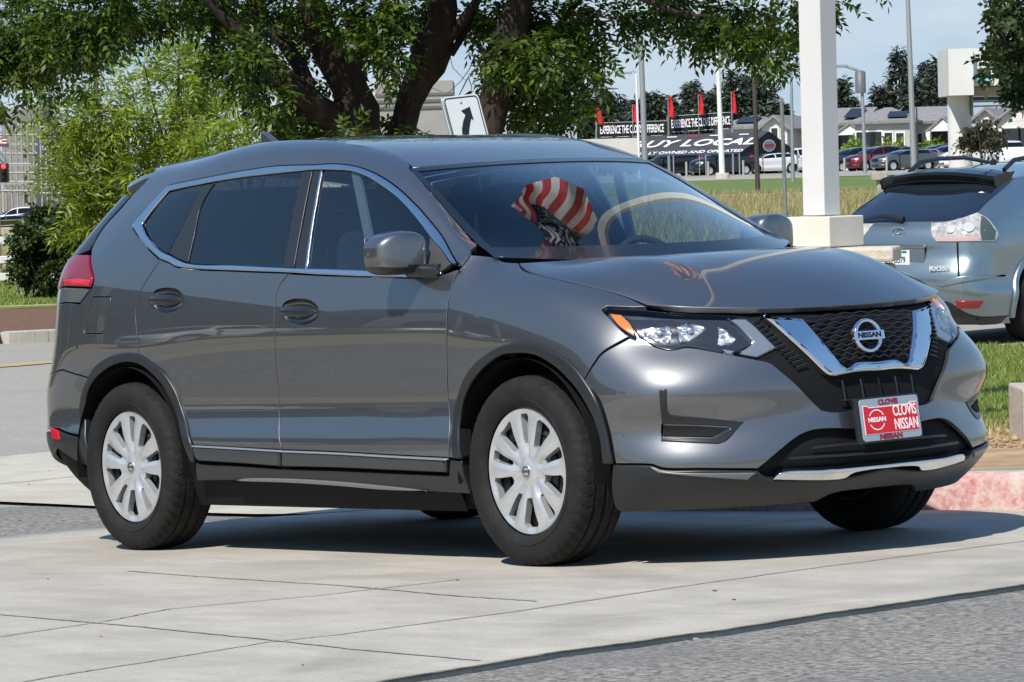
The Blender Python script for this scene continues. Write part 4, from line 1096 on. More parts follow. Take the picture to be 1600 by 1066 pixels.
mb.add(V, F, 0, True); o = mb.build('rear_spoiler', PAINT, tg); md = o.modifiers.new('edge', 'EDGE_SPLIT'); md.split_angle = math.radians(50)
# ------------------------------------------------------------------ cabin
def cushion(name, c, d, ax, material, parent):
    mb = MB(); V, F = superell(np.array(c, float), *[np.array(a, float) for a in ax], d[0]/2, d[1]/2, d[2]/2, .35, .35, lambda x, y, z: (x, y, z), 24, 12)
    mb.add(V, F, 0, True); return mb.build(name, material, parent)
def seat(x, y):
    s_ = cushion('seat', (x, y, .66), (.52, .52, .16), np.eye(3), CLOTH, car)
    t = math.radians(22); up = (-math.sin(t), 0, math.cos(t)); fw = (math.cos(t), 0, math.sin(t))
    cushion('backrest', (x-.33, y, .98), (.14, .48, .62), (fw, (0, 1, 0), up), CLOTH, s_)
    cushion('headrest', (x-.48, y, 1.36), (.10, .27, .17), (fw, (0, 1, 0), up), CLOTH, s_)
for y in (-.38, .38): seat(-1.15, y)
rs = cushion('seat', (-2.02, 0, .66), (.5, 1.36, .16), np.eye(3), CLOTH, car)
cushion('backrest', (-2.36, 0, .98), (.14, 1.34, .62), ((.93, 0, .37), (0, 1, 0), (-.37, 0, .93)), CLOTH, rs)
for y in (-.45, 0, .45): cushion('headrest', (-2.50, y, 1.33), (.10, .25, .16), ((.93, 0, .37), (0, 1, 0), (-.37, 0, .93)), CLOTH, rs)
mb = MB(); V, F = [], []
for x, z in ((.03, 1.062), (-.18, 1.075), (-.40, 1.085), (-.56, 1.08), (-.62, 1.03), (-.60, .72)):
    for y in np.linspace(-.70, .70, 9): V.append((x, y, z - (.02*(abs(y)/.7)**2 if z > 1 else 0) + (.03*math.exp(-((y-.38)/.16)**2) if -.65 < x < -.3 and z > 1 else 0)))
for i in range(5):
    for j in range(8): F.append((i*9+j, i*9+j+1, (i+1)*9+j+1, (i+1)*9+j))
mb.add(V, F, 0, True); mb.build('dashboard', DASHM, car)
mb = MB(); sc_ = np.array([-.74, .38, 1.02]); sx = np.array([0, 1.0, 0]); sy = np.array([-.42, 0, .91]); pts = [sc_+sx*.185*math.cos(t)+sy*.185*math.sin(t) for t in np.linspace(0, 2*math.pi, 41)]
mb.tube(pts, .015, 10, caps=False)
for a in (0, math.pi, -math.pi/2): mb.tube([sc_+np.array([.03, 0, .01]), sc_+sx*.185*math.cos(a)+sy*.185*math.sin(a)], .016, 8)
mb.lathe([(.06, 0), (.055, .025), (.0005, .03)], sc_, (-.91, 0, -.42), 20); mb.build('steering_wheel', DASHM, car)
g = panel_geo(ROOF, rect_uv(ROOF, .15, ROOF.nu-1.1, 0, ROOF.nt-1.05), [], centre=True, off=-.035, flange=.002); put('headliner', join_geo([g, mirror_geo(g)]), LINER, roof)
mb = MB(); mb.tube([(-.90, 0, 1.48), (-.86, 0, 1.44)], .012, 8); V, F = superell(np.array([-.85, 0, 1.41]), np.array([0, 1.0, 0]), np.array([1.0, 0, 0]), np.array([0, 0, 1.0]), .12, .022, .036, .5, .6, lambda x, y, z: (x, y, z), 24, 12); mb.add(V, F, 0, True); mb.build('rear_view_mirror', SATIN, ws)

mb = MB()
for y in (-.66, .66): mb.box((-1.22, y, 1.22), (.05, .012, .62), [(.97, 0, .24), (0, 1, 0), (-.24, 0, .97)])
mb.build('seat_belt', mat('belt_grey', (.30, .31, .32), .8), car)
# ------------------------------------------------------------------ terrain: sloping driveway apron, then level ground beyond the crest
FWH = np.array([math.sin(math.radians(YAW)), math.cos(math.radians(YAW))]); RTH = np.array([math.cos(math.radians(YAW)), -math.sin(math.radians(YAW))])
NPL = TILT[:, 2]
LEV = 1.67
def lev_z(D): return CAM[2] - np.interp(D, [-100, 62, 200, 900, 4000], [LEV, LEV, .62, .62, .3])
def gz(x, y):
    x = np.asarray(x, float); y = np.asarray(y, float)
    D = (x-CAM[0])*FWH[0]+(y-CAM[1])*FWH[1]
    a = -(NPL[0]*x+NPL[1]*y)/NPL[2]; a = np.minimum(a, CAM[2]-.9); b = lev_z(D)
    S_ = (x-CAM[0])*RTH[0]+(y-CAM[1])*RTH[1]; sm = lambda q: np.clip(q, 0, 1)**2*(3-2*np.clip(q, 0, 1))
    b = b-3.05*sm((D-90)/200)*sm((-9-S_)/12)
    k = .05; hh = np.clip(.5+.5*(a-b)/k, 0, 1)
    return b*(1-hh)+a*hh+k*hh*(1-hh)
def ds(D, S): return CAM[:2]+FWH*D+RTH*S
def gp(D, S, up=0.0):
    p = ds(D, S); return np.array([p[0], p[1], float(gz(p[0], p[1]))+up])
def ghit(u, v):
    d = ray_axes(u, v, RG); lo, hi = 5.0, 5.0
    f = lambda t: (CAM+d*t)[2]-float(gz(*(CAM+d*t)[:2]))
    while f(hi) > 0 and hi < 900: lo = hi; hi *= 1.06
    for _ in range(40):
        m_ = .5*(lo+hi)
        if f(m_) > 0: lo = m_
        else: hi = m_
    return CAM+d*lo
def ground_px(pts, n=8):
    out = []
    for a, b in zip(pts[:-1], pts[1:]):
        for i in range(n): out.append(ghit(a[0]+(b[0]-a[0])*i/n, a[1]+(b[1]-a[1])*i/n)[:2])
    out.append(ghit(*pts[-1])[:2]); return out
def sheet(name, loop, off, material, step=1.0, skirt=0.0, extra=None):
    loop = np.array([p[:2] for p in loop])
    if area2(loop) < 0: loop = loop[::-1]
    fine = []
    for a, b in zip(loop, np.roll(loop, -1, axis=0)):
        n = max(1, int(np.linalg.norm(b-a)/step)); fine += [a+(b-a)*i/n for i in range(n)]
    loop = np.array(fine); lo, hi = loop.min(0), loop.max(0)
    gx, gy = np.meshgrid(np.arange(lo[0], hi[0], step), np.arange(lo[1], hi[1], step), indexing='ij'); P = np.stack([gx.ravel(), gy.ravel()], 1)
    P = P[in_poly(P, loop)]
    if len(P): P = P[dist_poly(P, loop) > .4*step]
    verts = np.concatenate([loop, P]) if len(P) else loop; n = len(loop)
    r = delaunay_2d_cdt([Vector(v) for v in verts], [(i, (i+1) % n) for i in range(n)], [], 0, 1e-6)
    V2 = np.array([tuple(v) for v in r[0]]); F = [tuple(f) for f in r[2]]; cen = np.array([V2[list(f)].mean(0) for f in F]); ok = in_poly(cen, loop)
    F = [f for f, k in zip(F, ok) if k]
    Z = gz(V2[:, 0], V2[:, 1])+off
    if extra is not None: Z = Z+extra(V2)
    V = [(a, b, c) for (a, b), c in zip(V2, Z)]
    if skirt:
        idx = [int(np.argmin(np.sum((V2-p)**2, axis=1))) for p in loop]; o = len(V)
        for i in idx: V.append((V[i][0], V[i][1], V[i][2]-skirt))
        F += [(idx[(i+1) % n], idx[i], o+i, o+(i+1) % n) for i in range(n)]
    me = mesh_from(name, V, F, None, True); o = link(name, me, material); return tag(o, kind='structure')
def strip(name, pts, width, off, material, kind='structure'):
    """thin ribbon on the ground along world points"""
    P = np.array([p[:2] for p in pts]); V, F = [], []
    for i, p in enumerate(P):
        t = P[min(i+1, len(P)-1)]-P[max(i-1, 0)]; t /= np.linalg.norm(t)+1e-9; nrm = np.array([-t[1], t[0]])
        for s_ in (-.5, .5):
            q = p+nrm*width*s_; V.append((q[0], q[1], float(gz(q[0], q[1]))+off))
    for i in range(len(P)-1): F.append((2*i, 2*i+2, 2*i+3, 2*i+1))
    o = link(name, mesh_from(name, V, F), material); return tag(o, kind=kind) if kind else o

ASPH = noise_mat('asphalt', (.070, .066, .060), (.42, .39, .34), 40, .9, 4, bump=.6, bump_scale=75, c3=(.17, .168, .165), scale3=1.3, amount3=.55)
ASPH2 = noise_mat('street_asphalt', (.29, .272, .232), (.40, .378, .325), 30, .9, 5, bump=.3, bump_scale=55, c3=(.26, .25, .225), scale3=.5, amount3=.45)
CONC = noise_mat('concrete', (.415, .383, .325), (.515, .477, .410), 3.2, .85, 10, bump=.15, bump_scale=60, c3=(.355, .325, .275), scale3=1.1, amount3=.75, stretch=(1.0, 2.2, 1), distort=.6)
CONC2 = noise_mat('old_concrete', (.44, .40, .33), (.56, .52, .43), 3.0, .9, 8, bump=.2, bump_scale=30, c3=(.40, .35, .27), scale3=1.2, amount3=.5)
DIRT = noise_mat('dirt', (.36, .235, .12), (.56, .40, .23), 16, .95, 8, bump=.5, bump_scale=20, c3=(.20, .14, .08), scale3=2.5, amount3=.6)
DRY = noise_mat('dry_ground', (.36, .29, .165), (.46, .39, .23), 1.5, .95, 8, c3=(.22, .24, .08), scale3=.15, amount3=.6)
GREEN = noise_mat('lawn_soil', (.13, .16, .035), (.21, .24, .06), 3.0, .95, 8, c3=(.20, .19, .06), scale3=.6, amount3=.6)
MULCH = noise_mat('mulch', (.10, .055, .032), (.24, .135, .085), 14, .95, 8, bump=1.0, bump_scale=22)
PINK = noise_mat('red_curb_paint', (.42, .15, .15), (.66, .46, .42), 30, .85, 10, bump=.4, bump_scale=45, c3=(.60, .54, .47), scale3=9, amount3=.85)
DARKJ = noise_mat('joint_dark', (.25, .228, .195), (.43, .40, .35), 4, .95)  # dark tone of the slab joints
YEL = noise_mat('faded_yellow_paint', (.50, .36, .14), (.40, .33, .20), 12, .9)

# base sheet to the horizon
V, F = [], []
Ds = [-60, -20, -6, 0, 5]+list(range(8, 64, 2))+list(range(66, 320, 10))+[350, 420, 600, 1200, 3500]; Ss = [-2500, -900, -400, -200, -100, -60, -40]+list(range(-32, 33, 2))+[40, 60, 100, 200, 400, 900, 2500]
for D in Ds:
    for S in Ss:
        p = gp(D, S, -.035); V.append(p)
nS = len(Ss)
for i in range(len(Ds)-1):
    for j in range(nS-1): F.append((i*nS+j, i*nS+j+1, (i+1)*nS+j+1, (i+1)*nS+j))
tag(link('ground', mesh_from('ground', V, F), DRY), kind='structure')
# near asphalt (also the wedge that shows between the concrete slabs)
near_edge = [(560, 1075), (592, 1066), (702, 1048), (784, 1035), (873, 1019), (985, 1005), (1070, 992), (1118, 987), (1293, 959), (1444.5, 937), (1600, 914.5), (1760, 888)]
E_ = [p+np.random.uniform(-.006, .006, 2) for p in ground_px(near_edge, 5)]
sheet('road', [ds(-25, -14), ds(-25, 14), ds(10, 14), ds(21.5, 6), ds(21.5, -9), ds(10, -14)], -.016, ASPH, .8)
# apron slab
wedge_lo = [(-160, 852), (0, 837.5), (90, 830), (169, 823), (330, 812), (486, 804)]
wedge_hi = [(486, 803), (400, 803.5), (320, 801.5), (240, 796), (152, 791), (70, 787), (0, 784), (-160, 777)]
far_edge = [(-160, 731), (0, 714), (87, 705), (200, 694), (400, 676), (700, 655)]
jit = lambda L, a: [p+np.random.uniform(-a, a, 2) for p in L]
near_loop = list(E_)+[ds(19.5, 5.2)]+ground_px([(1500, 797), (1200, 799), (900, 797), (640, 793), (486, 803.5)], 4)+jit(ground_px(wedge_lo[::-1], 6), .01)+[ds(9, -4.5), ds(9, -2.6)]
sheet('pavement', near_loop, 0.0, CONC, .35, skirt=.03)
far_loop = ground_px(wedge_hi, 6)+ground_px(far_edge, 6)+ground_px([(700, 655), (700, 792)], 4)[1:]+ground_px([(640, 793), (560, 798)], 3)
sheet('sidewalk', far_loop, .001, CONC2, .4)
# street on the left with its faded line
sheet('street', [ds(21, -16), ds(21, 1.0), ds(43.5, 1.0)]+ground_px([(100, 526), (0, 531), (-200, 538)], 4)+[ds(42.5, -16)], -.020, ASPH2, 1.2)
sheet('street', [ds(23, 6), ds(23, 16), ds(37, 16), ds(37, 1.0), ds(24, 1.0)], -.022, ASPH2, 1.2)
strip('road_marking', ground_px([(-200, 582), (0, 570), (95, 562), (260, 548)], 8), .34, -.012, YEL)
# joints in the slab
JP = [[(-100, 952), (0, 961), (117, 971), (233, 981.5), (463, 1005), (540, 1014), (750, 1033)], [(-100, 1010), (58, 987), (165, 971), (264, 952), (498, 931), (620, 917), (715, 906)], [(-60, 1085), (86, 1057), (196, 1040), (419, 1004), (530, 992), (805, 956), (1070, 916), (1280, 887), (1600, 846), (1700, 832)],
      [(200, 893), (326, 902.5), (540, 916), (715, 932), (839, 940)], [(0, 757), (60, 751), (140, 743), (260, 732)], [(1120, 826), (1280, 810), (1440, 797)]]
for L in JP: strip('pavement_joint', jit(ground_px(L, 14), .004), .014, .003, DARKJ)
strip('pavement_joint', E_, .022, .0025, noise_mat('edge_gap', (.05, .045, .04), (.30, .275, .24), 14, .95))
# loose pebbles and leaves on the slab
mb = MB()
for (u, v) in ((77, 736), (45, 758), (31, 814), (75, 905), (158, 995), (265, 953), (715, 907), (473, 1040), (1117, 924), (1147, 938)):
    p = ghit(u, v); r = random.uniform(.004, .008)
    V, F = superell(p+np.array([0, 0, r*.3]), np.array([1.0, 0, 0]), np.array([0, 1.0, 0]), np.array([0, 0, 1.0]), r*random.uniform(.8, 1.8), r, r*.5, 1, 1, lambda x, y, z: (x, y, z), 8, 4); mb.add(V, F, 0, True)
tag(mb.build('debris', noise_mat('pebble', (.06, .05, .045), (.16, .13, .10), 3)), kind='stuff')
# painted kerb behind the car, fading out to the left
cpx = [(1760, 797), (1600, 796), (1460, 796.5), (1200, 798), (1000, 797), (800, 794), (640, 791)]
ch = [.15, .15, .15, .15, .13, .11, .08]
cb = ground_px(cpx, 5); V, F = [], []
for i, p in enumerate(cb):
    hgt = np.interp(i/5.0, range(len(ch)), ch); t = cb[min(i+1, len(cb)-1)]-cb[max(i-1, 0)]; t /= np.linalg.norm(t); nn = np.array([t[1], -t[0]]); nn = nn if np.dot(nn, FWH) > 0 else -nn
    for off, z in ((0, -.03), (.012, hgt*.75), (.03, hgt*.97), (.06, hgt), (.17, hgt+.005), (.18, -.05)):
        q = p+nn*off; V.append((q[0], q[1], float(gz(p[0], p[1]))+z+random.uniform(-.003, .003)*(hgt > .05)))
for i in range(len(cb)-1):
    for j in range(5): F.append((i*6+j, i*6+j+1, (i+1)*6+j+1, (i+1)*6+j))
me = mesh_from('curb', V, F); o = link('curb', me, [PINK, CONC2])
for k, f in enumerate(me.polygons): f.material_index = 1 if (k//5 > 18 or k % 5 >= 3) else 0
tag(o, 'low concrete kerb with worn red paint behind the grey SUV', 'curb')
# verge behind it: bare soil, then lawn
def bank(V2):
    D = (V2[:, 0]-CAM[0])*FWH[0]+(V2[:, 1]-CAM[1])*FWH[1]; return np.interp(D, [18.0, 18.6, 22, 26], [.125, .135, .10, .03])
edge = [p+FWH*.15 for p in cb[:31]]
sheet('soil', [p for p in edge]+[ds(23.5, .5), ds(23.5, 6.5)], 0.0, DIRT, .35, extra=bank, skirt=.2)
lawn_lo = ground_px([(1720, 700), (1600, 700), (1540, 694), (1380, 700)], 5)
sheet('lawn', lawn_lo+[ds(25, 1.5), ds(35.8, 1.6), ds(35.8, 12), ds(22, 12)], .06, GREEN, .6, skirt=.15)
sheet('parking_lot', [ds(35.4, 1.6), ds(60, 1.6), ds(60, 30), ds(35.4, 12)], .02, ASPH2, 2.0)
# left verge
kerb_l = ground_px([(-300, 541), (0, 534), (100, 529), (260, 520)], 5)
mb = MB()
for a, b in zip(kerb_l[:-1], kerb_l[1:]):
    c = .5*(a+b); t = (b-a)/np.linalg.norm(b-a); mb.box((c[0], c[1], float(gz(*c))+.035), (np.linalg.norm(b-a)+.01, .45, .13), [np.array([t[0], t[1], 0]), np.array([-t[1], t[0], 0]), np.array([0, 0, 1.0])])
tag(mb.build('curb', CONC2), 'pale concrete kerb at the far side of the street by the mulch bed', 'curb')
sheet('mulch_bed', [p+FWH*.1 for p in kerb_l]+ground_px([(300, 478), (100, 487), (0, 491), (-300, 501)], 4), .07, MULCH, .6, skirt=.15, extra=lambda V2: .012*np.sin(V2[:, 0]*5)*np.sin(V2[:, 1]*4.3))
strip('path', ground_px([(-300, 499), (0, 489.5), (100, 485.5), (300, 476)], 8), .22, .090, CONC2)
sheet('lawn', ground_px([(-300, 498), (0, 488.5), (100, 484.5), (300, 475)], 4)+[ds(66, 5), ds(66, -14)], .08, GREEN, 1.0, skirt=.2)
sheet('field', [ds(66, -30), ds(66, 5), ds(60, 5), ds(60, 60), ds(150, 60), ds(150, -40)], .0, DRY, 5.0)
sheet('lawn', [ds(150, -60), ds(150, 70), ds(196, 80), ds(196, -60)], .03, noise_mat('verge_green', (.10, .15, .03), (.15, .20, .05), .5, .95, 6), 8.0)
sheet('path', [ds(136, -60), ds(136, 70), ds(145, 70), ds(145, -60)], .04, noise_mat('pale_path', (.45, .37, .27), (.52, .44, .34), 1, .95), 8.0)
sheet('parking_lot', [ds(195, -90), ds(195, 90), ds(470, 180), ds(470, -180)], .05, ASPH2, 15.0)

mb = MB(); lo_px = [(rx_, ry_) for rx_, ry_ in zip(np.random.uniform(1465, 1640, 170), np.random.uniform(704, 742, 170))]
for (u, v) in lo_px:
    p = ghit(u, v); r = random.uniform(.006, .020); V, F = superell(p+np.array([0, 0, .13]), np.array([1.0, 0, 0]), np.array([0, 1.0, 0]), np.array([0, 0, 1.0]), r*random.uniform(.8, 1.6), r, r*.7, 1, 1, lambda x, y, z: (x, y, z), 7, 4); mb.add(V, F, 0, True)
tag(mb.build('soil_clods', noise_mat('clod', (.22, .14, .07), (.46, .34, .20), 8)), kind='stuff')

# fine speckle and a few old stains on the slab
n_, l_ = CONC.node_tree.nodes, CONC.node_tree.links; b_ = n_['Principled BSDF']; old = b_.inputs['Base Color'].links[0].from_socket
tc2 = n_.new('ShaderNodeTexCoord'); sp = n_.new('ShaderNodeTexNoise'); sp.inputs['Scale'].default_value = 95.0; sp.inputs['Detail'].default_value = 3.0
st = n_.new('ShaderNodeTexNoise'); st.inputs['Scale'].default_value = .75; st.inputs['Detail'].default_value = 7.0; st.inputs['Distortion'].default_value = 1.4
r1 = n_.new('ShaderNodeMapRange'); r1.inputs['From Min'].default_value = .25; r1.inputs['From Max'].default_value = .75; r1.inputs['To Min'].default_value = .86; r1.inputs['To Max'].default_value = 1.10
r2 = n_.new('ShaderNodeMapRange'); r2.inputs['From Min'].default_value = .52; r2.inputs['From Max'].default_value = .70; r2.inputs['To Min'].default_value = 1.0; r2.inputs['To Max'].default_value = .80
for t_ in (sp, st): l_.new(tc2.outputs['Object'], t_.inputs['Vector'])
l_.new(sp.outputs['Fac'], r1.inputs['Value']); l_.new(st.outputs['Fac'], r2.inputs['Value'])
m1 = n_.new('ShaderNodeMath'); m1.operation = 'MULTIPLY'; l_.new(r1.outputs['Result'], m1.inputs[0]); l_.new(r2.outputs['Result'], m1.inputs[1])
mm_ = n_.new('ShaderNodeMixRGB'); mm_.blend_type = 'MULTIPLY'; mm_.inputs['Fac'].default_value = 1.0
l_.new(old, mm_.inputs['Color1']); l_.new(m1.outputs[0], mm_.inputs['Color2']); l_.new(mm_.outputs['Color'], b_.inputs['Base Color'])
# ------------------------------------------------------------------ foliage
def leaf_mat(name, c1, c2, c3, trans=.35):
    mt = bpy.data.materials.new(name); mt.use_nodes = True; MATS[name] = mt
    n, l = mt.node_tree.nodes, mt.node_tree.links
    b = n['Principled BSDF']; b.inputs['Roughness'].default_value = .45; b.inputs['Specular IOR Level'].default_value = .35
    geo = n.new('ShaderNodeNewGeometry'); cr = n.new('ShaderNodeValToRGB')
    cr.color_ramp.elements[0].color = (*c1, 1); cr.color_ramp.elements[1].color = (*c3, 1)
    e = cr.color_ramp.elements.new(.55); e.color = (*c2, 1)
    l.new(geo.outputs['Random Per Island'], cr.inputs['Fac'])
    l.new(cr.outputs['Color'], b.inputs['Base Color'])
    tl_ = n.new('ShaderNodeBsdfTranslucent'); hs = n.new('ShaderNodeHueSaturation'); hs.inputs['Value'].default_value = 1.5; hs.inputs['Hue'].default_value = .48
    l.new(cr.outputs['Color'], hs.inputs['Color']); l.new(hs.outputs['Color'], tl_.inputs['Color'])
    mx = n.new('ShaderNodeMixShader'); mx.inputs[0].default_value = trans
    l.new(b.outputs[0], mx.inputs[1]); l.new(tl_.outputs[0], mx.inputs[2]); l.new(mx.outputs[0], n['Material Output'].inputs['Surface'])
    return mt
def leaves_mesh(name, sprays, leaf_l, leaf_w, n_pairs, rng):
    """sprays: array of (x, y, z, dx, dy, dz, length). Each spray is a drooping stem of paired, folded leaflets."""
    S = np.array(sprays, float); m_ = len(S); k = 2*n_pairs+1
    base = S[:, :3]; d = S[:, 3:6]/(np.linalg.norm(S[:, 3:6], axis=1, keepdims=True)+1e-9); L = S[:, 6]
    up = rng.normal(size=(m_, 3))*.45+np.array([0, 0, 1.0]); side = np.cross(d, up); side /= np.linalg.norm(side, axis=1, keepdims=True)+1e-9
    nor = np.cross(side, d)
    vs = []
    for i in range(k):
        f = (i//2+1)/(n_pairs+1) if i < k-1 else 1.0
        sg = (1 if i % 2 == 0 else -1) if i < k-1 else 0
        root = base+d*(L*f)[:, None]-np.array([0, 0, 1.0])*(L*.30*f*f)[:, None]
        dirv = (side*sg*.9+d*.6 if sg else d)+rng.normal(size=(m_, 3))*.22-np.array([0, 0, .28]); dirv /= np.linalg.norm(dirv, axis=1, keepdims=True)
        w = np.cross(dirv, nor+rng.normal(size=(m_, 3))*.35); w /= np.linalg.norm(w, axis=1, keepdims=True)+1e-9
        ll = (leaf_l*rng.uniform(.75, 1.2, m_))[:, None]; ww = (leaf_w*rng.uniform(.8, 1.2, m_))[:, None]
        nn = np.cross(w, dirv)
        vs.append(np.stack([root, root+dirv*ll*.42+w*ww*.5+nn*ww*.18, root+dirv*ll, root+dirv*ll*.42-w*ww*.5+nn*ww*.18], 1))
    V = np.stack(vs, 1).reshape(-1, 3); nq = len(V)//4
    me = bpy.data.meshes.new(name); me.vertices.add(len(V)); me.vertices.foreach_set('co', V.ravel())
    me.loops.add(nq*4); me.loops.foreach_set('vertex_index', np.arange(nq*4)); me.polygons.add(nq); me.polygons.foreach_set('loop_start', np.arange(nq)*4); me.polygons.foreach_set('loop_total', np.full(nq, 4))
    me.update(calc_edges=True)
    return me
def clump_sprays(cs, dens, rng, ln=(.18, .30), droop=.35, shell=.0):
    """cs: list of (centre xyz, radii xyz, count)"""
    out = []
    for c, r, n in cs:
        q = rng.normal(size=(n, 3)); q /= np.linalg.norm(q, axis=1, keepdims=True); q *= (rng.uniform(shell, 1, n)**(1/2.2))[:, None]
        p = np.array(c)+q*np.array(r); d = q*.7+rng.normal(size=(n, 3))*.5-np.array([0, 0, droop])
        out.append(np.concatenate([p, d, rng.uniform(*ln, n)[:, None]], 1))
    return np.concatenate(out)
BARK = noise_mat('bark', (.018, .013, .010), (.055, .040, .030), 9, .95, 8, bump=.9, bump_scale=14, stretch=(1, 1, .35))
BARK2 = noise_mat('pale_bark', (.09, .07, .05), (.15, .12, .09), 20, .95)
LEAF_OLD = leaf_mat('old_leaf', (.018, .042, .006), (.045, .092, .011), (.14, .20, .02), .38)
LEAF_YNG = leaf_mat('young_leaf', (.085, .155, .014), (.18, .27, .024), (.34, .40, .045), .42)
LEAF_BSH = leaf_mat('bush_leaf', (.018, .036, .008), (.035, .062, .013), (.07, .10, .022), .2)
LEAF_RGT = leaf_mat('round_leaf', (.022, .040, .010), (.036, .062, .016), (.06, .09, .022), .25)
NEEDLE = leaf_mat('needles', (.040, .054, .042), (.060, .078, .056), (.09, .11, .07), .1)
def limb_tube(mb, pts, rad, rng, wob=.06, n=10):
    P = np.array(pts, float); L = np.concatenate([[0], np.cumsum(np.linalg.norm(np.diff(P, axis=0), axis=1))]); m_ = max(4, int(L[-1]/.22)); q = np.linspace(0, L[-1], m_)
    C = np.stack([np.interp(q, L, P[:, i]) for i in range(3)], 1); C[1:-1] = .25*C[:-2]+.5*C[1:-1]+.25*C[2:]
    R_ = np.interp(q, L, rad); C[1:-1] += rng.normal(size=(m_-2, 3))*wob*R_[1:-1, None]
    o = len(mb.V); mb.tube(C, list(R_*(1+rng.normal(size=m_)*.06)), n)
    for i in range(o, o+m_*n):
        j = (i-o)//n; mb.V[i] = tuple(np.array(mb.V[i])+(np.array(mb.V[i])-C[j])*rng.normal()*.08)
rng = np.random.default_rng(11)
def px_tree(name, label, limbs, clumps, dist, bark, leafm, dens, leaf=(.11, .042, 4), ln=(.18, .28), depth=1.4, droop=.35, group=None, above=(), cat='tree', shell=0.0):
    """tree at `dist` metres: limbs = [(pixel points, pixel radii, depth offsets)], clumps = [(px, py, radius)]"""
    k = wdir_scale(dist)
    b = limbs[0][0][0]; root_p = wpt(b[0], b[1], dist); root_p[2] = float(gz(root_p[0], root_p[1]))
    root = tag(empty(name, root_p), label, cat, group)
    mb = MB()
    for pts, rad, dep in limbs:
        P = [wpt(u, v, dist+dd) for (u, v), dd in zip(pts, dep)]
        if pts[0] == b: P[0] = root_p-np.array([0, 0, .15])
        limb_tube(mb, np.array(P)-root_p, [r*k for r in rad], rng)
    mb.build('trunk', bark, root)
    cs = []
    for (u, v, r) in clumps:
        dd = rng.uniform(-depth, depth); c = wpt(u, v, dist+dd)-root_p
        R_ = r*k*.74; n = max(6, int(r*r*dens)); cs.append((c, (R_*1.05, R_*1.05, R_*.9), n))
    for c, r, n in above: cs.append((wpt(c[0], c[1], dist+c[2])-root_p, r, n))
    me = leaves_mesh('crown', clump_sprays(cs, dens, rng, ln, droop, shell), *leaf, rng)
    link('crown', me, leafm, root)
    return root
LIMBS = [([(640, 497), (600, 400), (572, 290), (560, 210), (553, 150), (520, 90), (492, 35), (470, -60), (440, -200)], [66, 54, 42, 35, 31, 27, 22, 18, 11], [0]*9),
         ([(560, 200), (515, 178), (470, 160), (432, 112), (395, 70), (350, 30), (300, -30), (220, -120)], [26, 24, 22, 16, 11, 8, 6, 4], [0, -.2, -.4, -.6, -.8, -1, -1.2, -1.6]),
         ([(480, 160), (478, 118), (455, 80), (418, 40), (385, -5), (350, -90)], [15, 14, 13, 10, 8, 5], [-.4, -.2, 0, .2, .4, .6]),
         ([(545, 120), (580, 60), (600, 10), (620, -90)], [13, 11, 9, 6], [0, .3, .6, .9]),
         ([(640, 497), (635, 400), (622, 290), (620, 225), (636, 180), (646, 140), (660, 105), (682, 72), (692, 35), (690, -40), (720, -180)], [60, 40, 26, 23, 22, 24, 29, 32, 28, 20, 10], [0, .3, .5, .6, .6, .5, .4, .3, .2, 0, -.3]),
         ([(690, 70), (715, 45), (742, 10), (780, -60)], [12, 9, 8, 5], [.2, .1, 0, -.2]), ([(705, 85), (722, 60), (748, 5), (760, -60)], [6, 5, 4, 3], [.2, .3, .4, .5]),
         ([(640, 497), (700, 400), (745, 280), (765, 205), (772, 150), (785, 95), (800, 40), (820, -40), (860, -160)], [56, 36, 25, 23, 24, 26, 24, 17, 9], [0, -.2, -.4, -.5, -.5, -.5, -.5, -.6, -.8]),
         ([(790, 110), (840, 80), (880, 30), (930, -30), (1010, -60), (1100, -40), (1180, -20)], [6, 5, 5, 5, 4, 4, 3], [.6, .9, 1.1, .8, .2, -.5, -1.2]),
         ([(930, -30), (980, -15), (1040, 15), (1075, 30), (1110, 25)], [8, 6, 4, 3, 2], [-1.2, -1.3, -1.4, -1.4, -1.4])]
for _ in range(18):
    u0, v0 = rng.uniform(590, 770), rng.uniform(30, 130); LIMBS.append(([(u0, v0), (u0+rng.uniform(-25, 25), v0+rng.uniform(20, 45)), (u0+rng.uniform(-50, 50), v0+rng.uniform(50, 85))], [.9, .6, .4], [.5, .7, .9]))
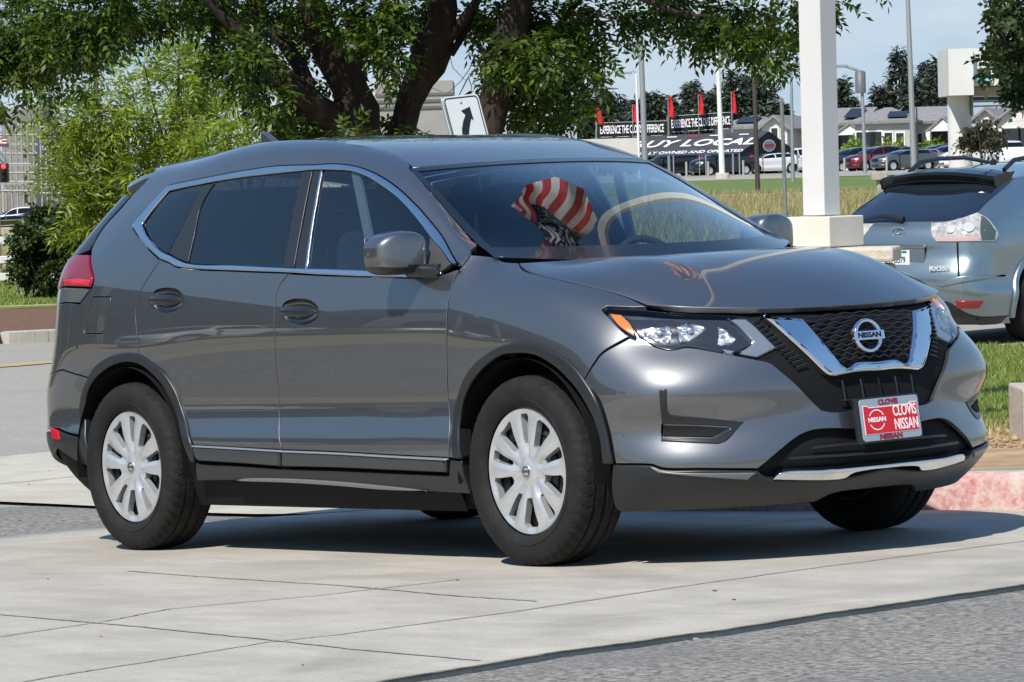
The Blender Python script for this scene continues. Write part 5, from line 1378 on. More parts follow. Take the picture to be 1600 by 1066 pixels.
CL = [(30, 40, 75), (95, 45, 70), (35, 92, 50), (5, 90, 50), (155, 30, 60), (128, 75, 38), (85, 98, 30), (205, 22, 50), (178, 50, 28), (270, 8, 45), (325, 5, 42), (372, 12, 45), (75, 140, 16), (40, 140, 14), (120, 130, 16), (5, 160, 12),
      (385, 78, 36), (362, 105, 34), (395, 120, 36), (425, 148, 30), (450, 175, 26), (400, 45, 28), (345, 60, 20), (350, 85, 22), (415, 95, 22), (440, 195, 22), (480, 190, 30), (510, 205, 30), (530, 170, 24), (545, 205, 28), (500, 130, 22), (490, 60, 25), (540, 20, 45), (590, 25, 50), (600, 65, 32), (575, 85, 26), (620, 95, 20), (610, 112, 14), (460, 15, 38), (430, 5, 35),
      (640, 20, 36), (672, 10, 30), (730, 25, 22), (760, 15, 28), (742, 55, 14), (815, 30, 50), (860, 35, 45), (905, 25, 42), (800, 90, 42), (850, 85, 42), (895, 75, 36), (930, 60, 26), (785, 135, 32), (830, 140, 38), (870, 130, 36), (905, 120, 30), (932, 112, 20), (800, 180, 30), (842, 185, 32), (875, 175, 26), (905, 160, 22), (930, 150, 16), (945, 90, 14), (765, 190, 18), (740, 170, 12), (775, 60, 28), (620, 205, 20), (600, 205, 22), (650, 208, 14), (470, 205, 22),
      (985, 12, 32), (1010, 30, 26), (1050, 12, 38), (1085, 25, 34), (1110, 48, 26), (1080, 58, 18), (1140, 20, 42), (1180, 30, 40), (1160, 62, 30), (1190, 80, 28), (1180, 100, 18), (1215, 75, 22), (1225, 40, 30), (1226, 100, 12), (1260, 8, 26), (1300, 4, 22), (1005, 55, 12)]
AB = []
for u in range(220, 1400, 75):
    AB.append(((u, -95+rng.uniform(-15, 15), rng.uniform(-1.5, 1.5)), (.75, .9, .5), 150))
for u in range(260, 1300, 110):
    AB.append(((u, -200+rng.uniform(-30, 30), rng.uniform(-1.5, 1.5)), (1.0, 1.6, .7), 110))
for u in range(330, 1150, 160):
    AB.append(((u, -360+rng.uniform(-40, 40), rng.uniform(-1, 1)), (1.2, 1.4, .9), 80))
px_tree('spreading_tree', 'large old tree with three dark leaning stems and a wide canopy above the grey SUV', LIMBS, CL, 47, BARK, LEAF_OLD, .040, above=AB)
def sapling(name, label, base, tips, dist, clumps, dens=.032):
    limbs = []
    for k_, t in enumerate(tips):
        if k_ == 0: limbs.append(([base, ((base[0]*.6+t[0]*.4), base[1]*.55+t[1]*.45), t], [5, 4, 1.2], [0, 0, 0]))
        else:
            f = rng.uniform(.2, .5); s0 = (base[0]+(tips[0][0]-base[0])*f, base[1]+(tips[0][1]-base[1])*f); limbs.append(([s0, ((s0[0]+t[0])/2+rng.uniform(-6, 6), (s0[1]+t[1])/2+8), t], [2.6, 2, .8], [0, rng.uniform(-.4, .4), rng.uniform(-.7, .7)]))
    return px_tree(name, label, limbs, clumps, dist, BARK2, LEAF_YNG, dens, leaf=(.125, .030, 7), ln=(.34, .52), depth=.7, droop=.15, group='young trees beside the street')
sapling('young_tree', 'tall bright green young tree nearest the scaffolded building', (165, 470), [(150, 112), (75, 180), (205, 150), (120, 200), (95, 260), (190, 230)], 54,
        [(155, 118, 18), (180, 118, 20), (140, 150, 26), (180, 150, 28), (205, 150, 18), (110, 175, 26), (70, 180, 20), (60, 195, 14), (150, 190, 34), (195, 190, 32), (115, 215, 30), (90, 250, 24), (155, 235, 38), (200, 235, 34), (125, 275, 36), (170, 285, 38), (210, 275, 30), (120, 320, 32), (160, 325, 34), (110, 300, 22), (150, 360, 26), (190, 320, 24), (130, 370, 20), (85, 215, 14)])
sapling('young_tree', 'bright green young tree whose top reaches the canopy of the old tree', (275, 460), [(280, 45), (225, 100), (320, 90), (240, 160), (330, 170)], 55,
        [(275, 50, 18), (290, 65, 24), (255, 75, 20), (310, 80, 24), (235, 100, 18), (270, 105, 28), (310, 115, 28), (335, 120, 18), (245, 135, 24), (285, 150, 32), (325, 155, 26), (255, 175, 28), (300, 190, 34), (340, 185, 22), (250, 215, 32), (295, 230, 32), (235, 245, 28), (330, 225, 24), (265, 260, 26), (220, 215, 20), (230, 280, 26), (360, 150, 16)])
sapling('young_tree', 'short yellow-green young tree just above the grey SUV roof aerial', (395, 450), [(385, 165), (345, 190), (430, 185)], 52,
        [(380, 170, 16), (355, 185, 20), (330, 200, 16), (400, 190, 22), (370, 210, 28), (425, 195, 18), (335, 225, 24), (405, 215, 22), (315, 215, 14), (300, 240, 20), (440, 210, 14)])
sapling('young_tree', 'smallest yellow-green young tree under the leaning dark trunk', (485, 450), [(480, 185), (455, 195)], 53, [(478, 190, 14), (465, 205, 18), (490, 210, 18), (450, 215, 12), (505, 215, 12)])
def bush(name, label, dist, base, clumps, leafm, dens, leaf=(.055, .030, 3), ln=(.10, .18), group=None):
    return px_tree(name, label, [([base, (base[0]+3, base[1]-30), (base[0]-8, base[1]-70)], [5, 4, 2], [0, 0, 0]), ([base, (base[0]+22, base[1]-40), (base[0]+30, base[1]-80)], [4, 3, 1.5], [0, .2, .3]), ([base, (base[0]-20, base[1]-35), (base[0]-32, base[1]-75)], [4, 3, 1.5], [0, -.2, -.3])], clumps, dist, BARK, leafm, dens, leaf, ln, .35, .05, group, (), 'bush')
bush('shrub', 'dark green rounded shrub in front of the white rail fence', 57.5, (72, 452), [(35, 370, 22), (60, 355, 26), (95, 360, 28), (120, 370, 22), (40, 400, 24), (75, 395, 30), (110, 400, 28), (50, 430, 22), (85, 430, 24), (110, 430, 18), (30, 420, 14), (130, 345, 18), (70, 335, 16), (100, 335, 18), (60, 448, 12), (135, 395, 16)], LEAF_BSH, .20, leaf=(.075, .042, 3))
# tree whose dark boughs hang in at the top right
px_tree('broadleaf_tree', 'dark rounded-leaf tree hanging in over the white showroom', [([(1680, 640), (1670, 400), (1655, 220), (1640, 90), (1620, 0), (1600, -120)], [26, 22, 18, 15, 11, 6], [0]*6), ([(1655, 200), (1610, 120), (1575, 70), (1545, 30)], [9, 6, 4, 2], [0, -.2, -.3, -.4]), ([(1645, 110), (1600, 110), (1560, 100), (1530, 98)], [6, 4, 2.5, 1.5], [0, .2, .3, .3])],
        [(1575, 10, 24), (1600, 25, 32), (1560, 20, 14), (1590, 55, 22), (1572, 62, 16), (1550, 90, 13), (1565, 98, 18), (1590, 90, 24), (1538, 100, 9), (1545, 75, 8), (1600, 120, 24), (1582, 128, 14), (1595, 150, 18), (1575, 112, 12), (1545, 108, 7), (1555, 55, 7), (1640, 40, 50), (1650, 120, 50), (1700, 80, 60), (1640, -60, 60), (1720, -30, 70)], 30, BARK, LEAF_RGT, .085, leaf=(.05, .040, 3), ln=(.09, .15), depth=.5, droop=.1)
px_tree('small_tree', 'small dark purple-green tree beside the white showroom column', [([(1535, 262), (1533, 235), (1528, 205)], [2.5, 2, 1], [0]*3), ([(1534, 240), (1550, 215), (1560, 205)], [1.5, 1, .5], [0]*3)], [(1520, 205, 12), (1535, 200, 12), (1550, 205, 12), (1508, 215, 9), (1525, 218, 11), (1545, 218, 10), (1562, 212, 9), (1502, 224, 6), (1555, 224, 7)], 120, BARK, leaf_mat('plum_leaf', (.03, .035, .018), (.05, .05, .026), (.08, .08, .04), .2), .22, leaf=(.13, .08, 3), ln=(.2, .35), depth=.5)
# far conifers
def conifer(u, vtop, vbase, wpx, dist, broad, label):
    p = wpt(u, vbase, dist); p[2] = float(gz(p[0], p[1])); k = wdir_scale(dist); H = (CAM+ (wpt(u, vtop, dist)-CAM))[2]-p[2]
    root = tag(empty('conifer', p), label, 'tree', 'conifers behind the houses')
    mb = MB(); mb.tube([(0, 0, -.3), (0, 0, H*.5), (0, 0, H*.97)], [H*.018, H*.012, .03], 7); mb.build('trunk', BARK, root)
    W_ = wpx*k; sp = []
    nl = int(22+H*1.2)
    for i in range(nl):
        f = (i+.5)/nl; z = H*(.12+.86*f); R_ = W_*(np.interp(f, [0, .25, .6, 1], [.85, 1, .7, .04]) if broad else (1-f)**.8)*rng.uniform(.35, 1.2)
        nb_ = int(5+9*(1-f))
        for q in range(nb_):
            a = rng.uniform(0, 2*math.pi); m2 = max(2, int(R_*2.6))
            for s_ in range(m2):
                t = (s_+.6)/m2*R_; sp.append((math.cos(a)*t, math.sin(a)*t, z-.18*t+rng.normal()*.12, math.cos(a)+rng.normal()*.4, math.sin(a)+rng.normal()*.4, -.1+rng.normal()*.3, rng.uniform(.5, .9)))
    me = leaves_mesh('crown', sp, .75, .26, 2, rng); link('crown', me, NEEDLE, root)
CON = [(915, 150, 20, 0), (945, 140, 16, 0), (968, 148, 16, 0), (1000, 152, 18, 1), (1022, 142, 18, 0), (1048, 150, 18, 1), (1083, 124, 16, 0), (1105, 140, 20, 1), (1128, 135, 18, 1), (1152, 112, 18, 0), (1176, 116, 24, 1), (1200, 130, 22, 1), (1222, 160, 16, 1), (1312, 120, 22, 1), (1328, 148, 12, 0), (1378, 132, 18, 0), (1408, 75, 24, 1), (1428, 120, 20, 1), (1452, 94, 16, 0), (1470, 90, 18, 1), (1490, 130, 16, 1), (1352, 165, 10, 1)]
for (u, v, w_, br) in CON:
    pass
words_ = ['slim', 'tallest slim', 'narrow', 'broad', 'pointed', 'bushy', 'straight', 'ragged', 'round-topped']
place_ = {915: 'nearest the dealer sign', 945: 'above the first red flag', 968: 'left of the second red flag', 1000: 'behind the grey lamp post', 1022: 'left of the third red flag', 1048: 'behind the third red flag', 1083: 'behind the fourth red flag', 1105: 'right of the fourth red flag', 1128: 'behind the white lamp post', 1152: 'behind the fifth red flag', 1176: 'behind the dark pole', 1200: 'right of the dark pole', 1222: 'left of the white square pillar', 1312: 'touching the right side of the white square pillar', 1328: 'second to the right of the white square pillar', 1378: 'left of the tall grey lamp post', 1408: 'highest in the row, beside the tall grey lamp post', 1428: 'just right of the tall grey lamp post', 1452: 'two left of the white showroom', 1470: 'left of the white showroom', 1490: 'partly hidden by the white showroom', 1352: 'behind the street light with a transformer'}
for i, (u, v, w_, br) in enumerate(CON):
    conifer(u, v, 240, w_, 385+rng.uniform(-15, 25), br, ('broad dark conifer ' if br else 'pointed dark conifer ')+place_[u])
# ground cover: tufts
def grass(name, region, n, hgt, wid, material, off, seed=3, clump=.0):
    r_ = np.random.default_rng(seed); pts = region(r_, n); m_ = len(pts)
    z = gz(pts[:, 0], pts[:, 1])+off; b = np.concatenate([pts, z[:, None]], 1); a = r_.uniform(0, 2*math.pi, m_); w = np.stack([np.cos(a), np.sin(a), 0*a], 1)*wid
    h_ = hgt*r_.uniform(.5, 1.3, m_); lean = r_.normal(size=(m_, 2))*.35; tip = b+np.stack([lean[:, 0]*h_, lean[:, 1]*h_, h_], 1)
    V = np.stack([b-w, b+w, tip], 1).reshape(-1, 3); me = bpy.data.meshes.new(name); me.vertices.add(len(V)); me.vertices.foreach_set('co', V.ravel()); me.loops.add(m_*3); me.loops.foreach_set('vertex_index', np.arange(m_*3)); me.polygons.add(m_); me.polygons.foreach_set('loop_start', np.arange(m_)*3); me.polygons.foreach_set('loop_total', np.full(m_, 3)); me.update(calc_edges=True)
    return tag(link(name, me, material), kind='stuff')
def box_region(D0, D1, S0, S1): return lambda r_, n: np.array([ds(a, b) for a, b in zip(r_.uniform(D0, D1, n), r_.uniform(S0, S1, n))])
def quad_px(pts):
    P = [ghit(*p)[:2] for p in pts]
    def f(r_, n):
        a, b = r_.uniform(0, 1, n)[:, None], r_.uniform(0, 1, n)[:, None]; return (P[0]*(1-a)+P[1]*a)*(1-b)+(P[3]*(1-a)+P[2]*a)*b
    return f
LAWNB = leaf_mat('grass_blade', (.10, .165, .022), (.19, .255, .045), (.36, .37, .14), .25)
DRYB = leaf_mat('dry_blade', (.34, .27, .13), (.42, .36, .18), (.17, .22, .06), .2)
grass('grass', quad_px([(1400, 706), (1720, 706), (1760, 560), (1400, 560)]), 30000, .045, .006, LAWNB, .10, 3)
grass('grass', quad_px([(-200, 492), (220, 482), (260, 436), (-200, 440)]), 26000, .05, .012, LAWNB, .08, 4)
grass('dry_grass', box_region(72, 134, 1.5, 13), 26000, .34, .025, DRYB, .03, 5)
grass('dry_grass', box_region(70, 100, -12, -4), 6000, .25, .025, DRYB, .03, 6)
grass('dry_grass', quad_px([(1490, 720), (1720, 716), (1720, 700), (1490, 700)]), 500, .05, .006, DRYB, .12, 8)
# ------------------------------------------------------------------ background things
UPV = np.array([0, 0, 1.0]); R3 = np.array([RTH[0], RTH[1], 0]); F3 = np.array([FWH[0], FWH[1], 0])
def root_at(name, p, label, cat, group=None):
    return tag(empty(name, tuple(p)), label, cat, group)
def adopt(o, root):
    o.parent = root; o.matrix_parent_inverse = Matrix.Translation(-Vector(root.location)); return o
def gw(u, v, D):
    """ground point under photo column u at depth D"""
    p = wpt(u, v, D); return np.array([p[0], p[1], float(gz(p[0], p[1]))])
WHITE = noise_mat('white_stucco', (.60, .60, .585), (.66, .66, .645), 1.2, .8)
CREAM = noise_mat('cream_stucco', (.66, .62, .54), (.72, .68, .60), 2.0, .85)
STEEL = mat('galvanised_pole', (.30, .32, .33), .5, .4)
GREENST = noise_mat('weathered_post', (.13, .15, .14), (.20, .22, .20), 8, .7)
WPOLE = mat('white_pole', (.70, .70, .69), .5)
BROWNP = mat('dark_pole', (.045, .035, .03), .6)
BLACKF = noise_mat('black_fabric', (.010, .010, .011), (.022, .022, .024), 2, .85)
WHITEL = mat('white_lettering', (.82, .82, .82), .6)
REDF = noise_mat('red_flag_cloth', (.50, .012, .018), (.62, .03, .035), 3, .8)
# --- square white pillar on its block and stone wall
D = 21.5; k = wdir_scale(D)
b0 = gw(1290, 600, D); yawp = math.radians(-38)
axp = [R3*math.cos(yawp)+F3*math.sin(yawp), -R3*math.sin(yawp)+F3*math.cos(yawp), UPV]
root = root_at('square_pillar', b0, 'tall square white pillar standing on a white block and low stone wall', 'pillar')
zt = lambda v: wpt(1285, v, D)[2]
mb = MB(); c = wpt(1284, 336, D); mb.box((c[0], c[1], (zt(336)+zt(-4900))/2), (.0062*D, .0068*D, zt(-4900)-zt(336)), axp); adopt(mb.build('shaft', WHITE, None, .004), root)
mb = MB(); c = wpt(1285, 360, D); mb.box((c[0], c[1], (zt(338)+zt(385))/2), (.014*D, .015*D, zt(338)-zt(385)), axp); adopt(mb.build('block', CREAM, None, .006), root)
wall_r = root_at('stone_wall', gw(1260, 600, D+.05), 'low rough stone wall under the white pillar, ending beside the silver SUV', 'wall')
mb = MB(); c0 = wpt(1395, 390, D-.17); ztop = zt(383)
mid = c0+(-R3*1.15+F3*.24); mb.box((mid[0], mid[1], (ztop-.10+b0[2]-.2)/2), (2.35, .30, ztop-.10-b0[2]+.2), [R3*.978-F3*.21, R3*.21+F3*.978, UPV]); adopt(mb.build('body', noise_mat('rough_stone', (.26, .23, .19), (.42, .39, .33), 7, .9, 8, bump=1, bump_scale=12), None, .02), wall_r)
mb = MB(); mb.box((mid[0], mid[1], ztop-.05), (2.40, .36, .075), [R3*.978-F3*.21, R3*.21+F3*.978, UPV]); adopt(mb.build('cap', noise_mat('stone_cap', (.50, .45, .36), (.64, .58, .48), 9, .9, 8, bump=.6, bump_scale=20), None, .015), wall_r)
# --- concrete end post by the kerb
D = 20.5; p = gw(1622, 700, D); mb = MB(); zt2 = wpt(1612, 618, D)[2]
mb.box((p[0], p[1], (zt2+p[2])/2), (.21, .6, zt2-p[2]+.1), [R3, F3, UPV])
tag(mb.build('end_post', noise_mat('post_concrete', (.40, .35, .29), (.54, .48, .41), 12, .9, 8, bump=.4, bump_scale=30), None, .012), 'short rough concrete block rising from the soil at the lawn edge', 'block')
# --- curved-arrow sign in the median, with a second plate back to back
D = 43.0; k = wdir_scale(D)
base = gw(735, 470, D+.03); root = root_at('road_sign', base, 'leaning white road sign with a black curved arrow behind the grey SUV roof', 'sign')
cx, cy = 722, 212; lean = math.radians(8.5)
sy = UPV-R3*.235+F3*.19; sy /= np.linalg.norm(sy); sx = R3*.82+F3*.57; sx = sx-sy*np.dot(sx, sy); sx /= np.linalg.norm(sx); sz = np.cross(sx, sy)
c = wpt(cx+12, cy, D); SW = mat('sign_white', (.66, .67, .66), .4); SB = mat('sign_black', (.012, .012, .012), .5)
w_, h_ = 70*k, 132*k
mb = MB(); mb.prism(rrect(w_, h_, .05), c, sx, sy, sz, .006); adopt(mb.build('plate', SW), root)
def ring_sheet(outer, inner, o, ax, ay):
    V = [o+ax*a+ay*b for a, b in outer]+[o+ax*a+ay*b for a, b in inner]; n = len(outer); return V, [(i, (i+1) % n, n+(i+1) % n, n+i) for i in range(n)]
mb = MB(); mb.add(*ring_sheet(rrect(w_-.035, h_-.035, .04), rrect(w_-.060, h_-.060, .03), c+sz*.009, sx, sy)); adopt(mb.build('border', SB), root)
ar = [(-16, -58), (-17, -12), (-13, 8), (-7, 22), (0, 34), (-10, 37), (10, 53), (9, 51), (17, 30), (16, 22), (10, 26), (4, 16), (-2, 2), (-4, -12), (-4, -58)]
ar = [(-16, -58), (-16, -5), (-12, 12), (-6, 24), (1, 33), (-5, 41), (13, 46), (14, 23), (10, 27), (4, 16), (-2, 2), (-5, -12), (-5, -58)]
mb = MB(); mb.prism([(a*k, b*k) for a, b in ar], c+sz*.007, sx, sy, sz, .003); adopt(mb.build('arrow', SB), root)
mb = MB(); mb.lathe([(.012, .007), (.012, .013), (.0005, .015)], c+sy*(54*k)-sx*.01, sz, 10); adopt(mb.build('bolt', STEEL), root)
mb = MB(); c2 = c-sx*(26*k)-sz*.10; s2 = sx*.55-sz*.83; s2 /= np.linalg.norm(s2); mb.prism(rrect(w_*.8, h_, .05), c2, s2, sy, np.cross(s2, sy), .006); adopt(mb.build('second_plate', SW), root)
mb = MB(); top = c-sz*.03+sy*(40*k); mb.tube([np.array([base[0], base[1], base[2]-.2]), c-sz*.03-sy*h_*.5, top], .03, 8); adopt(mb.build('post', STEEL), root)
# --- poles
def pole(name, label, u0, v0, u1, v1, D, rpx, m_, cat='lamp post', base_px=None, group=None, extra=None):
    k = wdir_scale(D); p0 = gw(u0, v0, D); p1 = wpt(u1, v1, D)
    r0, r1 = (rpx if isinstance(rpx, tuple) else (rpx, rpx*.7)); root = root_at(name, p0, label, cat, group)
    mb = MB(); mb.tube([p0-UPV*.2, p0*.5+p1*.5, p1], [r0*k, (r0+r1)*.5*k, r1*k], 10); adopt(mb.build('pole', m_), root)
    if base_px:
        mb = MB(); mb.lathe([(base_px*k, -.3), (base_px*k, base_px*.75*k), (base_px*.9*k, base_px*.9*k), (.001, base_px*.9*k)], p0, (0, 0, 1), 16); adopt(mb.build('footing', CONC2), root)
    if extra: extra(root, p0, p1, k)
    return root
def head(kx, drop=.0):
    def f(root, p0, p1, k):
        mb = MB(); e = p1+R3*kx*k+UPV*drop; mb.tube([p1, p1*.4+e*.6+UPV*.15, e], [.05, .045, .04], 7); mb.box(e+R3*np.sign(kx)*.25, (.7, .28, .12), [R3, F3, UPV]); adopt(mb.build('lamp_head', STEEL), root)
    return f
pole('lamp_post', 'grey steel lamp post standing in front of the left black banner', 1009, 262, 1000, 30, 110, (5, 4.2), STEEL, extra=head(-14))
pole('lamp_post', 'white lamp post with a round concrete footing by the black tent', 1129, 283, 1121, 84, 200, (5, 3), WPOLE, base_px=11, extra=head(-8))
pole('utility_pole', 'dark brown pole in front of the black tent gable', 1184, 285, 1177, 92, 150, (4.2, 3.2), BROWNP, 'pole')
pole('lamp_post', 'thin grey lamp post close to the left side of the white pillar', 1239, 285, 1236, 100, 180, (3.2, 2), STEEL, extra=head(8))
pole('lamp_post', 'tall grey lamp post behind the silver SUV spoiler', 1429, 275, 1417, -40, 150, (5.5, 3.2), STEEL, extra=head(-20))
pole('lamp_post', 'dark thin pole beside the tall grey lamp post', 1434, 270, 1432, 168, 220, (1.8, 1.2), BROWNP, 'pole')
pole('lamp_post', 'slim pale lamp post far behind the left banner', 999, 260, 994, 114, 230, (2.2, 1.6), WPOLE, extra=head(-9))
def street_light(root, p0, p1, k):
    mb = MB(); pts = [p1-UPV*4*k, p1+UPV*3*k-R3*8*k, p1+UPV*8*k-R3*22*k, p1+UPV*9*k-R3*34*k]; mb.tube(pts, [.10, .08, .07, .06], 7); adopt(mb.build('lamp_arm', STEEL), root)
    mb = MB(); mb.box(p1+UPV*9*k-R3*36*k, (.9, .35, .15), [R3, F3, UPV]); adopt(mb.build('lamp_head', STEEL), root)
    mb = MB(); mb.lathe([(.28, -.55), (.28, .55), (.10, .62)], p1-UPV*17*k-R3*2*k, (0, 0, 1), 12); adopt(mb.build('transformer', mat('transformer_grey', (.12, .13, .14), .5)), root)
    mb = MB(); mb.box(p1-UPV*9*k, (13*k, .1, .1), [R3, F3, UPV]); adopt(mb.build('crossarm', BROWNP), root)
pole('street_light', 'grey street light on a curved arm with a transformer, in front of the houses', 1352, 262, 1346, 112, 215, (3.2, 2.4), STEEL, 'street light', extra=street_light)
pole('sign_post', 'thin weathered green steel post left of the white pillar', 1229, 345, 1221, 154, 62, (3.2, 3.2), GREENST, 'post')
# --- banners, flags, tent
def banner(label, u0, v0, u1, v1, u2, v2, D, text, size_px, sxx):
    k = wdir_scale(D); a, b = wpt(u0, v0, D), wpt(u1, v1, D-.5); h = (v2-v0)*k; base = gw(u0, 280, D)
    root = root_at('banner', base, label, 'banner', 'black banners on poles')
    ax = (b-a)/np.linalg.norm(b-a); ay = np.cross(np.cross(ax, UPV), ax); ay /= np.linalg.norm(ay); az = np.cross(ax, ay); L = np.linalg.norm(b-a)
    V, F = [], []; n = 24
    for i in range(n+1):
        for j in range(4): V.append(a+ax*L*i/n-ay*h*j/3+az*.05*math.sin(i*1.1+j*.4))
    for i in range(n):
        for j in range(3): F.append((i*4+j, i*4+j+1, i*4+4+j+1, i*4+4+j))
    adopt(link('cloth', mesh_from('cloth', V, F), BLACKF), root)
    o = text_obj('lettering', text, size_px*k, a+ax*L*.5-ay*h*.52+az*.10, ax, ay, WHITEL, None, .01, sxx, .006*size_px*k/.3); adopt(o, root)
    for q in (a, b):
        mb = MB(); mb.tube([np.array([q[0], q[1], base[2]]), q+UPV*.3], .04, 6); adopt(mb.build('pole', STEEL), root)
    mb = MB(); mb.tube([a, b], .03, 6); mb.tube([a-ay*h, b-ay*h], .03, 6); adopt(mb.build('rail', STEEL), root)
banner('black banner with white EXPERIENCE lettering, lower and behind the grey lamp post', 932, 192.5, 1042.5, 189, 932, 215, 272, 'EXPERIENCE THE CLOVIS DIFFERENCE', 17.5, .335)
banner('black banner with white EXPERIENCE lettering, higher, above the black tent', 1044.5, 182, 1144, 175.5, 1044.5, 207, 271, 'EXPERIENCE THE CLOVIS DIFFERENCE', 18, .30)
for (u, vt, vb, w_, lab) in ((930, 165, 194, 14, 'red flag at the left end of the lower black banner'), (988, 163, 192, 10, 'narrow red flag between the two lamp posts'), (1043.5, 151, 184, 11, 'red flag above the join of the two black banners'), (1091, 147, 180, 10, 'red flag above the middle of the higher black banner'), (1142.5, 143, 178, 9, 'red flag at the right end of the higher black banner')):
    D = 270.0; k = wdir_scale(D); a = wpt(u, vb, D); b = wpt(u, vt, D); root = root_at('flag', gw(u, 280, D), lab, 'flag', 'red flags above the banners')
    mb = MB(); mb.tube([np.array([a[0], a[1], root.location[2]]), b], .03, 6); adopt(mb.build('flag_pole', STEEL), root)
    V, F = [], []
    for i in range(7):
        for j in range(7):
            f, g_ = i/6, j/6; wd = w_*(.30+.70*f) if w_ > 12 else w_*(.45+.55*f)
            V.append(b-UPV*(vb-vt)*k*.92*f*(1+.08*g_)+R3*wd*k*g_-UPV*2*k*g_*f+F3*.25*math.sin(3.5*g_+3*f))
    for i in range(6):
        for j in range(6): F.append((i*7+j, i*7+j+1, i*7+8+j, i*7+7+j))
    adopt(link('cloth', mesh_from('cloth', V, F), REDF), root)
# tent with lettered roof
D = 258.0; k = wdir_scale(D)
tl_, tr_, br_, bl_ = wpt(990, 213.5, D+3), wpt(1201.5, 205, D+3), wpt(1155, 240, D), wpt(968, 246, D)
apex2 = wpt(1246, 238, D+6); root = root_at('canopy_tent', gw(1100, 280, D), 'black canopy tent lettered BUY LOCAL in white over the parked cars', 'tent')
TENTG = noise_mat('charcoal_canvas', (.045, .046, .05), (.07, .072, .078), 1.5, .8)
mb = MB(); mb.quad(bl_, br_, tr_, tl_); back_l, back_r = tl_+F3*4-UPV*1.2, apex2; mb.quad(tl_, tr_, back_r, back_l); adopt(mb.build('roof_canvas', TENTG), root)
mb = MB(); mb.add([tr_, br_, apex2], [(0, 1, 2)]); adopt(mb.build('gable_canvas', BLACKF), root)
ax = (br_-bl_)/np.linalg.norm(br_-bl_); nrm = np.cross(br_-bl_, tl_-bl_); nrm /= np.linalg.norm(nrm); ay = np.cross(nrm, ax)
mid = (bl_+br_+tr_+tl_)/4
o = text_obj('lettering', 'BUY LOCAL', 1.45, bl_*.24+br_*.22+tr_*.27+tl_*.27+nrm*.03, ax, ay, WHITEL, None, .005, 1.0, .028, shear=.6); adopt(o, root)
o = text_obj('lettering', 'LOCALLY OWNED AND OPERATED', .58, bl_*.43+br_*.45+tr_*.06+tl_*.06+nrm*.03, ax, ay, WHITEL, None, .005, .78, .010, shear=.5); adopt(o, root)
for f, m_ in ((.30, WHITEL), (.62, WHITEL), (.84, WHITEL), (.46, mat('tent_red', (.55, .02, .03), .6))):
    mb = MB(); c = bl_*.12*(1-f)+br_*.12*f+tl_*.88*(1-f)+tr_*.88*f+nrm*.03; mb.box(c, (.6, .13, .004), [ax, ay+ax*.3, nrm]); adopt(mb.build('sponsor_mark', m_), root)
gc = (tr_+br_+apex2)/3; gn = np.cross(br_-tr_, apex2-tr_); gn /= np.linalg.norm(gn); gn = gn if np.dot(gn, CAM-gc) > 0 else -gn
gx = np.cross(UPV, gn); gx /= np.linalg.norm(gx); gy = np.cross(gn, gx)
mb = MB(); el = lambda a, b, d: ([gc+gn*d+gx*a*1.35*k*math.cos(t)+gy*b*k*math.sin(t) for t in np.linspace(0, 2*math.pi, 28, endpoint=False)], [tuple(range(28))])
mb.add(*el(14.5, 9.5, .03), 0); mb.add(*el(13, 8, .04), 1); mb.box(gc+gn*.05, (30*k, 5*k, .01), [gx, gy, gn], 2); adopt(mb.build('round_logo', [WHITEL, mat('logo_grey', (.32, .30, .30), .6), mat('logo_red', (.45, .05, .06), .6)]), root)
for q in (bl_, bl_*.55+br_*.45, br_, bl_*.28+br_*.72, apex2):
    mb = MB(); mb.tube([np.array([q[0], q[1], float(gz(q[0], q[1]))]), q], .045, 6); adopt(mb.build('tent_leg', STEEL), root)
